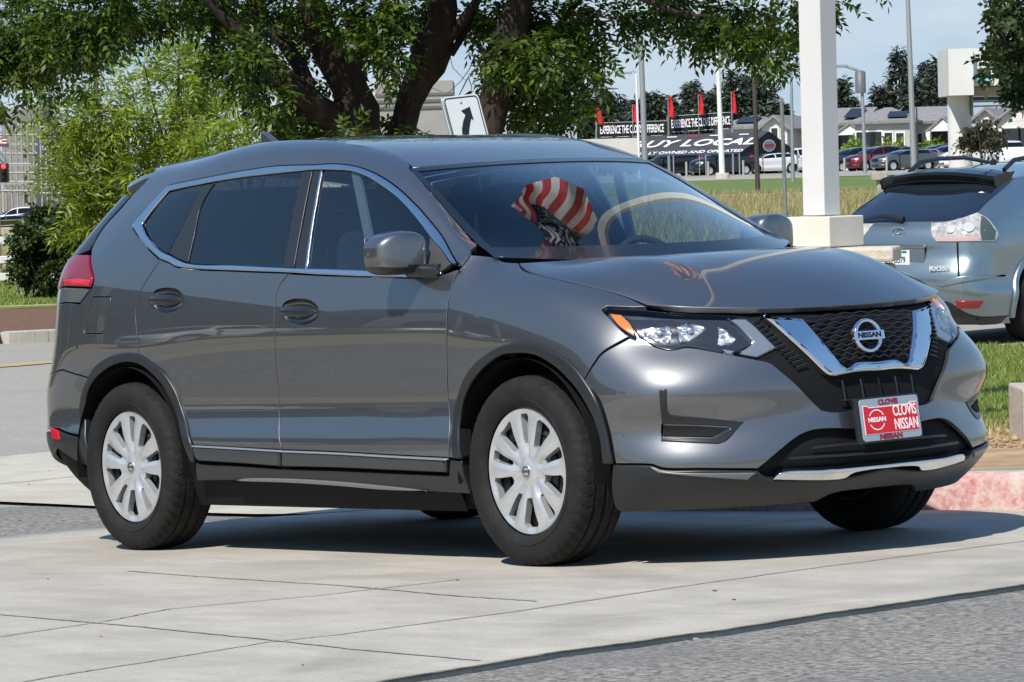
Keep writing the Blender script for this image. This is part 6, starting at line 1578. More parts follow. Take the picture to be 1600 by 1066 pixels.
# --- generic parked cars cut from the same smooth surfaces
def car_template(kind):
    def warp(P):
        P = np.array(P, float)
        if kind == 'sedan':
            hi = P[:, 2] > 1.05; P[hi, 2] = 1.05+(P[hi, 2]-1.05)*.66; P[:, 2] *= .93
            lo_ = P[:, 0] < -2.6; P[lo_, 0] = -2.6+(P[lo_, 0]+2.6)*1.15
        if kind == 'van':
            P[:, 2] = np.where(P[:, 2] > 1.1, 1.1+(P[:, 2]-1.1)*1.15, P[:, 2])
        return P
    body, win = MB(), MB()
    def grid(S, U, T, test, keep=lambda p: True):
        uu, tt = np.meshgrid(U, T, indexing='ij'); P = S.ev(uu, tt); n1 = len(T)
        for s_ in (1, -1):
            V = warp(P.reshape(-1, 3)*np.array([1, s_, 1])); A, B = [], []
            for i in range(len(U)-1):
                for j in range(n1-1):
                    f = (i*n1+j, (i+1)*n1+j, (i+1)*n1+j+1, i*n1+j+1); f = f[::-1] if s_ < 0 else f
                    cc = P.reshape(-1, 3)[list(f)].mean(0)
                    if not keep(cc): continue
                    (B if test(cc, (T[j]+T[j+1])/2) else A).append(f)
            body.add(V, A, 0, True)
            if B: win.add(V, B, 0, True)
    nw = lambda p: min(math.hypot(p[0], p[2]-.36), math.hypot(p[0]+2.706, p[2]-.36)) > .40
    grid(SIDE, np.linspace(0, 14.6, 60), np.concatenate([np.linspace(0, 11, 14), np.linspace(11.4, 18, 14)]), lambda p, t: (11.6 < t < 15.6 and ((-2.9 < p[0] < -.85+.9*(1.5-p[2])) and abs(p[0]+1.52) > .05)) or (p[0] < -3.05 and 11.8 < t < 15.5), lambda p: nw(p) and p[0] < -.3)
    grid(FRONT, np.linspace(4, FRONT.nu-1, 40), np.linspace(0, 13, 26), lambda p, t: (p[0] > .86 and abs(p[1]) < .42 and .62 < p[2] < .85) or (p[0] > .9 and abs(p[1]) < .5 and .33 < p[2] < .43), lambda p: nw(p))
    grid(HOOD, np.linspace(0, HOOD.nu-1, 10), np.linspace(0, HOOD.nt-1, 8), lambda p, t: False)
    grid(SCREEN, np.linspace(0, SCREEN.nu-1, 8), np.linspace(0, SCREEN.nt-1, 8), lambda p, t: True)
    grid(ROOF, np.linspace(0, ROOF.nu-1, 10), np.linspace(0, ROOF.nt-1, 7), lambda p, t: False)
    wh = MB(); zs = .93 if kind == 'sedan' else 1.0
    wh_meshes = []
    for x in (0, -2.706):
        for s_ in (-1, 1):
            wb = MB(); c = (x, s_*.79, .30); ax = (0, s_, 0)
            wb.lathe([(.22, .10), (.30, .115), (.345, .08), (.345, -.10), (.2, -.11)], c, ax, 24, 0); wb.lathe([(.0005, .085), (.06, .09), (.20, .085), (.222, .105), (.225, .098)], c, ax, 24, 1); wh_meshes.append(wb)
    lamp_l, tail_l = [], []
    for s_ in (1, -1):
        lamps = MB(); lamp_l.append(lamps)
        V, F, N = panel_geo(FRONT, outline(FRONT, [[(950, 487), (1140, 494)], [(1140, 494), (1200, 540)], [(1200, 540), (1070, 538), (990, 520)], [(990, 520), (950, 487)]], .05), off=.01, bev=.003, grid=.08); lamps.add(warp(V*np.array([1, s_, 1])), F)
    for s_ in (1, -1):
        tails = MB(); tail_l.append(tails)
        V, F, N = panel_geo(SIDE, outline(SIDE, [[(110, 400), (142, 400)], [(142, 400), (142, 448)], [(142, 448), (100, 446)], [(100, 446), (110, 400)]], .05), off=.012, bev=.003, grid=.08); tails.add(warp(V*np.array([1, s_, 1])), F)
    under = MB(); under.box((-1.36, 0, .50 if kind != 'sedan' else .46), (4.0, 1.5, .5))
    r = {}
    for nme, b_ in [('body', body), ('window', win), ('underbody', under)]+[('headlight', q) for q in lamp_l]+[('tail_light', q) for q in tail_l]:
        me = bpy.data.meshes.new(nme); me.from_pydata([tuple(map(float, v)) for v in b_.V], [], b_.F); me.polygons.foreach_set('use_smooth', [True]*len(me.polygons)); me.materials.append({'body': None, 'window': GLOSSBLK, 'headlight': LED, 'tail_light': REDL, 'underbody': BLACK}[nme]); r.setdefault(nme, []).append(me)
    r['wheel'] = []
    for wb in wh_meshes:
        me = bpy.data.meshes.new('wheel'); me.from_pydata([tuple(map(float, v)) for v in wb.V], [], wb.F); me.polygons.foreach_set('material_index', wb.M); me.polygons.foreach_set('use_smooth', [True]*len(me.polygons)); me.materials.append(RUBBER); me.materials.append(ALLOY); r['wheel'].append(me)
    return r
TPL = {q: car_template(q) for q in ('suv', 'sedan', 'van')}
def lot_car(label, u, v, D, ang, paint, kind='suv', group='cars parked in the far lot', size=1.0):
    """ang: heading in degrees, 0 = to the right in the photo, 90 = away"""
    p = gw(u, v, D); p[2] += (.05 if u > 500 else .02) if D > 240 else .02
    a = math.radians(ang); h = R3*math.cos(a)+F3*math.sin(a); root = tag(empty('parked_car', tuple(p), np.stack([h*size, np.cross(UPV, h)*size, UPV*size], 1)), label, {'suv': 'SUV', 'sedan': 'car', 'van': 'van'}[kind], group)
    for nme, me in [(q, w_) for q in ('body', 'window', 'headlight', 'tail_light', 'underbody') for w_ in TPL[kind][q]]:
        o = bpy.data.objects.new(nme, me); COL.objects.link(o); o.parent = root; o.location = (1.36, 0, 0)
        if nme == 'body': o.material_slots[0].link = 'OBJECT'; o.material_slots[0].material = paint
    for me in TPL[kind]['wheel']:
        o = bpy.data.objects.new('wheel', me); COL.objects.link(o); o.parent = root; o.location = (1.36, 0, 0)
def cp(name, c, metal=.5): return mat('car_paint_'+name, c, .35, metal, coat=1.0)
PB, PW, PR, PS, PN, PM, PG = cp('black', (.008, .008, .009), 0), cp('white', (.72, .72, .72), 0), cp('red', (.16, .012, .02), .3), cp('silver', (.42, .43, .45), .7), cp('navy', (.03, .05, .075), .5), cp('maroon', (.13, .015, .025), .3), cp('grey', (.12, .125, .13), .6)
lot_car('black SUV under the left end of the black tent', 1048, 275, 279, 200, PB)
lot_car('dull red car half hidden beside the black SUVs under the tent', 1085, 278, 284, 215, PM, 'sedan')
lot_car('black SUV right of the red car under the tent', 1128, 275, 276, 205, PB)
lot_car('black SUV behind the dark brown pole', 1172, 276, 281, 210, PB)
lot_car('white car facing left beside the dark brown pole', 1200, 277, 280, 205, PW, 'sedan')
lot_car('white SUV just left of the white square pillar', 1236, 278, 281, 205, PW)
lot_car('dark blue-grey car just right of the white square pillar', 1330, 274, 297, 210, PN, 'suv')
lot_car('dark red SUV facing left in front of the houses', 1368, 275, 284, 208, PR, 'suv')
lot_car('maroon car behind the dark red SUV', 1395, 270, 307, 205, PM, 'sedan')
lot_car('pale silver car beside the tall grey lamp post', 1425, 275, 276, 210, PS, 'sedan')
lot_car('dark pickup-height vehicle right of the tall grey lamp post', 1462, 272, 302, 200, PB, 'van')
lot_car('black car behind the dark red SUV, left of the grey lamp post', 1404, 268, 312, 205, PB, 'suv')
lot_car('black SUV just left of the white showroom column', 1478, 270, 296, 205, PB, 'suv')
lot_car('dark grey car between the dark red SUV and the tall grey lamp post', 1412, 276, 272, 208, PG, 'sedan')
lot_car('white SUV above the silver SUV roof rail', 1524, 268, 261, 195, PW, 'suv')
lot_car('white SUV seen from behind above the silver SUV aerial', 1574, 266, 255, 95, PW, 'suv')
lot_car('cream van in front of the hip-roofed house', 1328, 268, 341, 190, cp('cream', (.66, .64, .56), 0), 'van')
G2 = 'cars on the street by the scaffolded building'
lot_car('dark navy saloon at the left edge of the photo', 8, 342, 310, 178, cp('midnight', (.012, .014, .022), .4), 'sedan', G2, 1.0)
lot_car('silver saloon in front of the white SUV by the scaffolding', 57, 342, 318, 215, PS, 'sedan', G2)
lot_car('white SUV partly hidden by the dark shrub', 90, 345, 292, 60, PW, 'suv', G2)
lot_car('white pickup-height van at the foot of the scaffolding', 24, 322, 352, 185, PW, 'van', G2)
lot_car('small red car low behind the silver saloon', 48, 324, 345, 190, PR, 'sedan', G2)
# bollards in front of the lot
for i, u in enumerate((1073, 1107, 1162, 1320, 1386)):
    D = 255; p = gw(u, 285, D); mb = MB(); mb.tube([p, p+UPV*.95], .07, 8); tag(mb.build('bollard', mat('bollard_grey', (.36, .36, .34), .7)), None, 'bollard', 'bollards along the far lot')['label'] = ['grey bollard in front of the black SUV left of the white lamp post', 'grey bollard just left of the white lamp post footing', 'grey bollard between the white lamp post and the dark pole', 'grey bollard in front of the dark blue-grey car', 'grey bollard in front of the dark red SUV'][i]
p = gw(1374, 300, 130); mb = MB(); mb.tube([p, p+UPV*.62], .09, 8); mb.box(p+UPV*.72, (.5, .4, .25), [R3, F3, UPV]); tag(mb.build('marker_post', noise_mat('post_stone', (.30, .29, .25), (.42, .40, .35), 4), None, .02), 'stubby stone marker post on the green verge left of the silver SUV', 'post')
# --- houses
ROOFG = noise_mat('grey_shingle', (.20, .195, .19), (.30, .29, .28), 3, .9); SOLAR = mat('solar_panel', (.012, .016, .026), .5); WINB = mat('window_dark', (.03, .035, .04), .1); TRIMW = mat('white_trim', (.74, .73, .70), .6)
def house(label, u0, u1, ve, vr, D, wallm, kind='hip', yaw=-14, solar=None, wins=(), porch=None, door=None):
    k = wdir_scale(D); base = gw((u0+u1)/2, 280, D); root = root_at('house', base, label, 'house', 'houses behind the far lot'); t = math.radians(yaw); ax = R3*math.cos(t)+F3*math.sin(t); ay = np.cross(UPV, ax)
    W = (u1-u0)*k; dep = 12.0; ze = wpt(u0, ve, D)[2]-base[2]; zr = wpt(u0, vr, D)[2]-base[2]; c = np.array([0, 0, 0.0])
    P = lambda x, y, z: base+ax*x+ay*y+UPV*z
    mb = MB(); mb.box(P(0, dep/2, ze/2-.2), (W, dep, ze+.4), [ax, ay, UPV]); adopt(mb.build('wall', wallm), root)
    mb = MB(); o = .5; hw = W/2+o
    if kind == 'hip':
        r = min(hw-.3, (dep/2+o)); A = [P(-hw, -o, ze), P(hw, -o, ze), P(hw, dep+o, ze), P(-hw, dep+o, ze), P(-hw+r, dep/2, zr), P(hw-r, dep/2, zr)]
        mb.add(A, [(0, 1, 5, 4), (1, 2, 5), (2, 3, 4, 5), (3, 0, 4)])
    elif kind == 'side':
        A = [P(-hw, -o, ze-.1), P(hw, -o, ze-.1), P(hw, dep/2, zr), P(-hw, dep/2, zr), P(hw, dep+o, ze-.1), P(-hw, dep+o, ze-.1)]; mb.add(A, [(0, 1, 2, 3), (3, 2, 4, 5)])
    else:
        A = [P(-hw, -o, ze-.1), P(0, -o, zr), P(hw, -o, ze-.1), P(-hw, dep+o, ze-.1), P(0, dep+o, zr), P(hw, dep+o, ze-.1)]; mb.add(A, [(0, 1, 4, 3), (1, 2, 5, 4)])
    ro = mb.build('roof', ROOFG); md = ro.modifiers.new('thick', 'SOLIDIFY'); md.thickness = .22; adopt(ro, root)
    if kind in ('gable', 'side'):
        mb = MB()
        if kind == 'gable': mb.add([P(-W/2, -.02, ze), P(W/2, -.02, ze), P(0, -.02, zr-.15)], [(0, 1, 2)])
        else: mb.add([P(-W/2, 0, ze), P(-W/2, dep/2, zr-.1), P(-W/2, dep, ze)], [(0, 1, 2)]); mb.add([P(W/2, 0, ze), P(W/2, dep, ze), P(W/2, dep/2, zr-.1)], [(0, 1, 2)])
        adopt(mb.build('gable', wallm), root)
    for (x, z, w, h) in wins:
        mb = MB(); mb.box(P(x*W/2, -.03, z), (w+.24, .10, h+.24), [ax, ay, UPV]); fr = adopt(mb.build('window', TRIMW), root)
        mb = MB(); mb.box(P(x*W/2, -.07, z), (w, .06, h), [ax, ay, UPV]); g_ = mb.build('pane', WINB); g_.parent = fr
    if door: mb = MB(); mb.box(P(door[0]*W/2, -.05, 1.1), (1.1, .08, 2.2), [ax, ay, UPV]); adopt(mb.build('door', mat('teal_door', (.05, .22, .20), .5) if len(door) > 1 else WINB), root)
    if solar and kind in ('hip', 'side'):
        x0, x1, f0, f1 = solar; s = lambda x, f: P(x*W/2, -o+(dep/2+o)*f, ze+(zr-ze)*f+.16)
        mb = MB(); mb.add([s(x0, f0), s(x1, f0), s(x1, f1), s(x0, f1)], [(0, 1, 2, 3)]); adopt(mb.build('solar_panel', SOLAR), root)
    if porch:
        x, w, z0, z1 = porch; xx = x*W/2
        mb = MB(); A = [P(xx-w/2, -1.4, z0), P(xx, -1.4, z1), P(xx+w/2, -1.4, z0), P(xx-w/2, 2.5, z0), P(xx, 2.5, z1), P(xx+w/2, 2.5, z0)]; mb.add(A, [(0, 1, 4, 3), (1, 2, 5, 4)]); pr = mb.build('porch_roof', ROOFG); md = pr.modifiers.new('thick', 'SOLIDIFY'); md.thickness = .15; adopt(pr, root)
        mb = MB(); mb.add([P(xx-w/2+.15, -1.25, z0), P(xx+w/2-.15, -1.25, z0), P(xx, -1.25, z1-.2)], [(0, 1, 2)]); mb.box(P(xx-w/2+.3, -1.2, z0/2), (.35, .35, z0), [ax, ay, UPV]); mb.box(P(xx+w/2-.3, -1.2, z0/2), (.35, .35, z0), [ax, ay, UPV]); adopt(mb.build('porch_front', TRIMW), root)
GW_ = noise_mat('grey_stucco', (.40, .39, .37), (.46, .45, .42), 1, .9); WW_ = noise_mat('offwhite_stucco', (.60, .57, .52), (.66, .63, .58), 1, .9)
house('grey-roofed house with a solar panel behind the black tent', 1118, 1206, 199, 181, 345, GW_, 'hip', solar=(-.35, .4, .2, .75), wins=((-.5, 2.0, 1.6, 1.2), (.3, 2.0, 1.4, 1.4)))
house('narrow cream gabled house between the dark pole and the white pillar', 1192, 1232, 200, 180, 338, WW_, 'gable', wins=((0, 3.2, .5, .8), (-.45, 1.6, .9, 2.0), (.4, 1.6, .9, 2.0)))
house('cream house with a dark solar roof right of the white pillar', 1290, 1346, 191, 168, 340, WW_, 'side', solar=(.0, .9, .15, .8), wins=((.1, 1.7, 2.2, 2.6),), porch=(.55, 3.2, 2.9, 3.9))
house('wide grey house with a hip roof and a dark solar panel', 1338, 1424, 190, 168, 332, GW_, 'hip', yaw=-10, solar=(.15, .85, .12, .55), wins=((-.62, 1.9, 1.5, 2.3), (-.25, 1.9, .9, 2.3), (.20, 2.1, .6, 1.7), (.62, 2.1, .6, 1.6)))
house('white house with a teal door and a small dormer', 1424, 1486, 188, 166, 338, WW_, 'side', wins=((-.7, 1.9, .9, 1.9), (.5, 1.9, 1.3, 2.2)), door=(-.25, 1), porch=(.75, 3.0, 3.0, 4.2))
house('cream gabled house right of the white showroom column', 1526, 1558, 186, 168, 330, WW_, 'gable', wins=((0, 3.4, .5, .8), (0, 1.7, 2.0, 2.4)))
house('cream gabled house at the right edge under the hanging boughs', 1560, 1625, 190, 160, 326, WW_, 'gable', wins=((-.3, 1.9, 1.6, 2.2), (.5, 1.9, 1.6, 2.2)))
# young street shrubs in front of the houses
def shrub_far(label, u, v, r, D): px_tree('garden_shrub', label, [([(u, v+r), (u, v), (u+1, v-r)], [1.2, .8, .4], [0]*3)], [(u, v, r), (u-r*.5, v+r*.4, r*.7), (u+r*.5, v+r*.4, r*.7)], D, BARK2, LEAF_YNG, .5, leaf=(.38, .22, 2), ln=(.5, .8), depth=.4, group='shrubs in front of the houses', cat='shrub')
shrub_far('small green shrub in front of the cream porch house', 1332, 228, 9, 318); shrub_far('small green shrub at the wall of the hip-roofed house', 1388, 230, 8, 318); shrub_far('yellow-green shrub right of the hip-roofed house', 1404, 232, 6, 318); shrub_far('bright green shrub under the teal door', 1456, 228, 9, 318)
# --- white showroom portal
D = 120.0; k = wdir_scale(D); base = gw(1505, 270, D); root = root_at('showroom_portal', base, 'white showroom entrance with a square fascia on a round column', 'building')
z_ = lambda v: wpt(1500, v, D)[2]
mb = MB(); a = wpt(1482, 110, D); mb.box(a+R3*19.5*k+F3*1.5+UPV*((z_(76)+z_(149))/2-a[2]), (39*k, 3.0, z_(76)-z_(149)), [R3, F3, UPV]); adopt(mb.build('fascia', WHITE), root)
mb = MB(); a = wpt(1521, 110, D); mb.box(a+R3*60*k+F3*1.8+UPV*((z_(76)+z_(135))/2-a[2]), (120*k, 3.0, z_(76)-z_(135)), [R3, F3, UPV]); adopt(mb.build('upper_wall', WHITE), root)
mb = MB(); c = wpt(1508, 200, D)+F3*1.4; mb.lathe([(19*k, base[2]-c[2]-.2), (19*k, z_(149)-c[2])], c, (0, 0, 1), 28); adopt(mb.build('column', WHITE), root)
mb = MB(); a = wpt(1523, 142, D); mb.box(a+R3*60*k+F3*2.2, (120*k, 2.4, 13*k), [R3, F3, UPV]); mb.box(wpt(1526, 160, D)+F3*1.2, (3*k, .15, 40*k), [R3, F3, UPV])
for v in (156, 164): mb.box(wpt(1585, v, D)+F3*1.0, (120*k, .25, 2.6*k), [R3, F3, UPV])
adopt(mb.build('canopy_frame', mat('soffit_grey', (.34, .33, .32), .7)), root)
mb = MB(); mb.box(wpt(1585, 152, D)+F3*3.2, (118*k, .2, 9*k), [R3, F3, UPV]); adopt(mb.build('clerestory', WINB), root)
mb = MB(); mb.box(wpt(1538, 124, D)+F3*.15, (21*k, .2, 10*k), [R3, F3, UPV]); adopt(mb.build('blue_sign', mat('sky_blue_sign', (.20, .52, .70), .5)), root)
# --- dealer totem with RAM lettering and the low white wall
D = 150.0; k = wdir_scale(D); base = gw(895, 280, D); root = root_at('dealer_sign', base, 'grey-blue dealer sign board lettered RAM beside its square pylon', 'sign')
BL = mat('sign_greyblue', (.30, .36, .42), .5); c = wpt(866, 184, D)
mb = MB(); mb.box(c, (50*k, .3, 42*k), [R3, F3, UPV]); mb.box(c+UPV*2*k-F3*.17, (48*k, .04, 1.2*k), [R3, F3, UPV], 1); adopt(mb.build('board', [BL, STEEL]), root)
mb = MB(); c2 = wpt(894, 195, D); mb.box((c2[0], c2[1], (wpt(894, 160, D)[2]+base[2])/2), (14*k, .35, wpt(894, 160, D)[2]-base[2]), [R3, F3, UPV]); adopt(mb.build('pylon', BL), root)
o = text_obj('lettering', 'RAM', 7.5*k, wpt(876, 185.5, D)-F3*.2, R3, UPV, mat('navy_lettering', (.02, .03, .05), .5), None, .01, 1.75, .03); adopt(o, root)
o = text_obj('lettering', 'U', 8.5*k, wpt(857, 186, D)-F3*.2, R3, UPV, MATS['navy_lettering'], None, .01, 1.0, .01); adopt(o, root)
D = 205.0; k = wdir_scale(D); p = gw(940, 280, D); mb = MB(); c = wpt(900, 207, D); mb.box((c[0], c[1], (c[2]+wpt(900, 192, D)[2])/2-1.0), (190*k, .4, 26*k), [R3, F3, UPV]); adopt_w = mb.build('low_building', noise_mat('pale_block', (.50, .48, .45), (.58, .56, .52), .8)); tag(adopt_w, 'long low pale building behind the dealer sign', 'building')
D = 240.0; k = wdir_scale(D); root = root_at('office_building', gw(650, 280, D), 'pale banded building seen between the dark tree stems', 'building')
c = wpt(650, 175, D); mb = MB(); mb.box((c[0], c[1], (wpt(0, 138, D)[2]+root.location[2])/2), (120*k, 8, wpt(650, 138, D)[2]-root.location[2]), [R3, F3, UPV]); adopt(mb.build('wall', noise_mat('beige_block', (.26, .25, .23), (.32, .31, .285), .5)), root)
for v in (150, 160, 170): mb = MB(); mb.box(wpt(650, v, D)-F3*4.05, (118*k, .1, 4*k), [R3, F3, UPV]); adopt(mb.build('window_band', mat('band_grey', (.12, .12, .12), .4)), root)
# --- scaffolded building on the left
D = 375.0; k = wdir_scale(D); base = gw(60, 310, D); root = root_at('scaffolded_building', base, 'grey rounded building under construction wrapped in scaffolding', 'building')
zz = lambda v: wpt(60, v, D)[2]
mb = MB(); c = wpt(25, 240, D)+F3*9; mb.lathe([(40*k, base[2]-c[2]), (40*k, zz(170)-c[2]), (38*k, zz(166)-c[2]), (.01, zz(166)-c[2])], c, (0, 0, 1), 32); adopt(mb.build('tower', noise_mat('bare_render', (.15, .14, .13), (.27, .255, .235), .6, .9, 8)), root)
mb = MB(); c = wpt(110, 250, D)+F3*12; mb.box((c[0], c[1], (zz(205)+base[2])/2), (130*k, 12, zz(205)-base[2]), [R3, F3, UPV]); adopt(mb.build('wing', noise_mat('dark_frame_wall', (.05, .048, .045), (.13, .125, .12), .5, .9)), root)
for v in (178, 222, 262, 290):
    for u in (8, 24, 40): mb = MB(); mb.box(wpt(u, v+16, D)+F3*(6.6+.13*abs(u-25)-.0), (6*k, .3, 12*k), [R3, F3, UPV]); adopt(mb.build('window_opening', WINB), root)
SCAF = mat('scaffold_tube', (.36, .35, .33), .5, .3); mb = MB()
for u in list(range(-8, 62, 9))+list(range(66, 150, 8)):
    q = wpt(u, 250, D)-F3*1.0; mb.tube([np.array([q[0], q[1], base[2]]), np.array([q[0], q[1], zz(192 if u < 60 else 204)])], .10, 5)
for v in (195, 211, 226, 240, 256, 270, 284, 298):
    mb.tube([wpt(-10, v, D)-F3, wpt(60, v, D)-F3], .10, 5); mb.tube([wpt(64, v+4, D)-F3, wpt(150, v+4, D)-F3], .10, 5)
for i, v in enumerate((196, 226, 257, 286)):
    for u in (-8, 10, 28, 46): mb.tube([wpt(u, v, D)-F3*1.05, wpt(u+14, v+14, D)-F3*1.05], .07, 4)
    mb.box(wpt(25, v+1, D)-F3*.6, (72*k, .9, .2), [R3, F3, UPV]); mb.box(wpt(106, v+6, D)-F3*.6, (84*k, .9, .2), [R3, F3, UPV])
adopt(mb.build('scaffolding', SCAF), root)
mb = MB(); mb.box(wpt(4, 221, D)-F3*1.3, (20*k, .08, 11*k), [R3, F3, UPV]); sg = adopt(mb.build('red_sign', mat('site_red', (.36, .03, .04), .5)), root)
o = text_obj('lettering', 'B', 9*k, wpt(3, 221.5, D)-F3*1.37, R3, UPV, WHITEL, None, .01, 1, .02); adopt(o, root)
mb = MB(); mb.box(wpt(9.5, 218.5, D)-F3*1.36, (7*k, .02, 2*k), [R3, F3, UPV]); mb.box(wpt(9.5, 223.5, D)-F3*1.36, (7*k, .02, 2*k), [R3, F3, UPV]); adopt(mb.build('sign_line', WHITEL), root)
# --- traffic signals
def signal(label, u, v, D, lit):
    k = wdir_scale(D); base = gw(u-16, 320, D); root = root_at('traffic_light', base, label, 'traffic light', 'traffic lights at the junction'); c = wpt(u, v, D)
    mb = MB(); mb.box(c, (13*k, .22, 30*k), [R3, F3, UPV]); adopt(mb.build('housing', mat('signal_black', (.012, .013, .014), .5), None, .02), root)
    for i, (dy, m_) in enumerate(((9.5, mat('lit_red', (.6, .02, .02), .4, emit=(1, .04, .03), emit_s=3.0) if lit else BLACK), (0, BLACK), (-9.5, BLACK))):
        mb = MB(); mb.lathe([(3.6*k, .0), (3.2*k, .05), (.001, .09)], c+UPV*dy*k-F3*.11, -F3, 16); adopt(mb.build('lens', m_), root)
    top = wpt(u-16, v-40, D); mb = MB(); mb.tube([base, top], .09, 8); mb.tube([top+UPV*.0, c+UPV*17*k], .05, 6); adopt(mb.build('pole', STEEL), root)
signal('black traffic light showing red at the left edge', 7, 270, 75, True)
signal('black traffic light cut by the left edge, higher of the two', 1, 180, 70, False)
# --- white rail fence behind the shrub
D = 64.0; root = root_at('rail_fence', gw(60, 430, D), 'low white rail fence behind the dark shrub', 'fence')
WF = mat('fence_white', (.66, .66, .64), .6)
for v in (376, 406, 433):
    a, b = wpt(-120, v+3, D), wpt(260, v-6, D+.4); mb = MB(); mid = (a+b)/2; L = np.linalg.norm(b-a); ax = (b-a)/L; mb.box(mid, (L, .05, .115), [ax, np.cross(UPV, ax), UPV]); adopt(mb.build('rail', WF, None, .01), root)
for u in (-60, 45, 150, 250):
    g_ = gw(u, 430, D+.15); t_ = wpt(u, 368, D+.15); mb = MB(); mb.box((g_[0], g_[1], (g_[2]+t_[2])/2-.1), (.13, .13, t_[2]-g_[2]+.2), [R3, F3, UPV]); adopt(mb.build('post', WF, None, .01), root)
# ------------------------------------------------------------------ silver-blue SUV at the right, seen from behind
XR_, ZB_, ZT_, WT_ = XR, ZB, ZT, WT
XR = [(.18, -3.50), (.26, -3.64), (.34, -3.70), (.45, -3.745), (.62, -3.76), (.72, -3.74), (.78, -3.67), (.95, -3.665), (1.06, -3.62), (1.14, -3.52), (1.3, -3.24), (1.42, -3.00), (1.52, -2.80), (1.58, -2.72), (1.7, -2.66)]
ZB = [(-4, 1.12), (-3.0, 1.12), (-2.4, 1.11), (-2.0, 1.09), (-1.5, 1.07), (-.9, 1.06), (0, 1.05)]
ZT = [(-3.4, 1.44), (-3.1, 1.49), (-2.85, 1.53), (-2.4, 1.575), (-2.0, 1.595), (-1.6, 1.60), (-1.3, 1.59), (-1.02, 1.53), (-.7, 1.34), (-.45, 1.19), (0, 1.10)]
WT = [(-3.4, .46), (-3.0, .50), (-2.4, .535), (-1.6, .54), (-1.0, .565), (-.7, .62), (0, .70)]
SIDE2 = Surf(side_net(), um=(True, False)); SIDE2.flip = SIDE.flip
XR, ZB, ZT, WT = XR_, ZB_, ZT_, WT_
A2 = math.radians(37.0); h2 = R3*math.sin(A2)+F3*math.cos(A2); M2 = np.stack([h2, np.cross(UPV, h2), UPV], 1)
rc2 = wpt(1402, 560, 37.2); o2 = rc2+h2*3.7; o2[2] = float(gz(o2[0], o2[1]))+.022
SIDE2.axes = RG @ M2; SIDE2.eye = M2.T @ (CAM-o2); SIDE2.r0 = 37.5
suv2 = tag(empty('parked_suv', tuple(o2), M2), 'silver-blue SUV seen from behind, with a black rear spoiler, beside the white pillar', 'car')
PAINT2 = paint_mat('silver_blue_paint', (.235, .295, .325), .15, .8, .36)
V, F = [], []
U = np.linspace(0, 16, 110); T = np.linspace(0, 18, 64); uu, tt = np.meshgrid(U, T, indexing='ij'); P = SIDE2.ev(uu, tt).reshape(-1, 3); Nn = SIDE2.normal(uu, tt).reshape(-1, 3); n1 = len(T)
for i in range(len(U)-1):
    for j in range(n1-1):
        f = (i*n1+j, (i+1)*n1+j, (i+1)*n1+j+1, i*n1+j+1)
        if no_wheel(P[list(f)].mean(0)): F.append(f)
g = (P, F, Nn); put('body', join_geo([g, mirror_geo(g)]), PAINT2, suv2)
Vf, Ff = [], []
U = np.linspace(4.5, FRONT.nu-1, 40); T = np.linspace(0, 13, 26); uu, tt = np.meshgrid(U, T, indexing='ij'); P = FRONT.ev(uu, tt).reshape(-1, 3); n1 = len(T)
F = [(i*n1+j, (i+1)*n1+j, (i+1)*n1+j+1, i*n1+j+1) for i in range(len(U)-1) for j in range(n1-1)]; F = [f for f in F if no_wheel(P[list(f)].mean(0))]
g = (P, F, FRONT.normal(uu, tt).reshape(-1, 3)); put('front_body', join_geo([g, mirror_geo(g)]), PAINT2, suv2)
gs = []
for S_ in (HOOD,):
    uu, tt = np.meshgrid(np.linspace(0, S_.nu-1, 12), np.linspace(0, S_.nt-1, 9), indexing='ij'); P = S_.ev(uu, tt).reshape(-1, 3); F = [(i*9+j, (i+1)*9+j, (i+1)*9+j+1, i*9+j+1) for i in range(11) for j in range(8)]; g = (P, F, S_.normal(uu, tt).reshape(-1, 3)); gs += [g, mirror_geo(g)]
put('hood', join_geo(gs), PAINT2, suv2)
gs = []
uu, tt = np.meshgrid(np.linspace(0, SCREEN.nu-1, 10), np.linspace(0, SCREEN.nt-1, 8), indexing='ij'); P = SCREEN.ev(uu, tt).reshape(-1, 3); F = [(i*8+j, (i+1)*8+j, (i+1)*8+j+1, i*8+j+1) for i in range(9) for j in range(7)]; g = (P, F, SCREEN.normal(uu, tt).reshape(-1, 3)); put('windshield', join_geo([g, mirror_geo(g)]), GLOSSBLK, suv2)
# roof sheet between the two roof edges
E2 = SIDE2.ev(np.linspace(0, 13.0, 60), np.full(60, 17.6)); V, F = [], []
for e in E2:
    for j in range(9):
        f = -1+j/4.0; V.append((e[0]+.0, e[1]*-f, e[2]+.035*(1-f*f)))
for i in range(59):
    for j in range(8): F.append((i*9+j, i*9+j+1, (i+1)*9+j+1, (i+1)*9+j))
link('roof', mesh_from('roof', V, F), PAINT2, suv2)
def p2(name, segs, m_, off=.004, parent=None, sides=True, **kk):
    g = panel_geo(SIDE2, outline(SIDE2, segs, .03), off=off, bev=kk.pop('bev', .004), flange=.006, gap=0, grid=.06, **kk); put(name, g, m_, parent or suv2)
    if sides: put(name, mirror_geo(g), m_, parent or suv2)
G2L = [[(1395, 283), (1402, 288), (1530, 293), (1572, 286)], [(1572, 286), (1583, 279)], [(1583, 279), (1556, 305), (1528, 331.5)], [(1528, 331.5), (1503, 341), (1478, 346)], [(1478, 346), (1430, 345.5), (1395, 344.5)], [(1395, 344.5), (1395, 283)]]
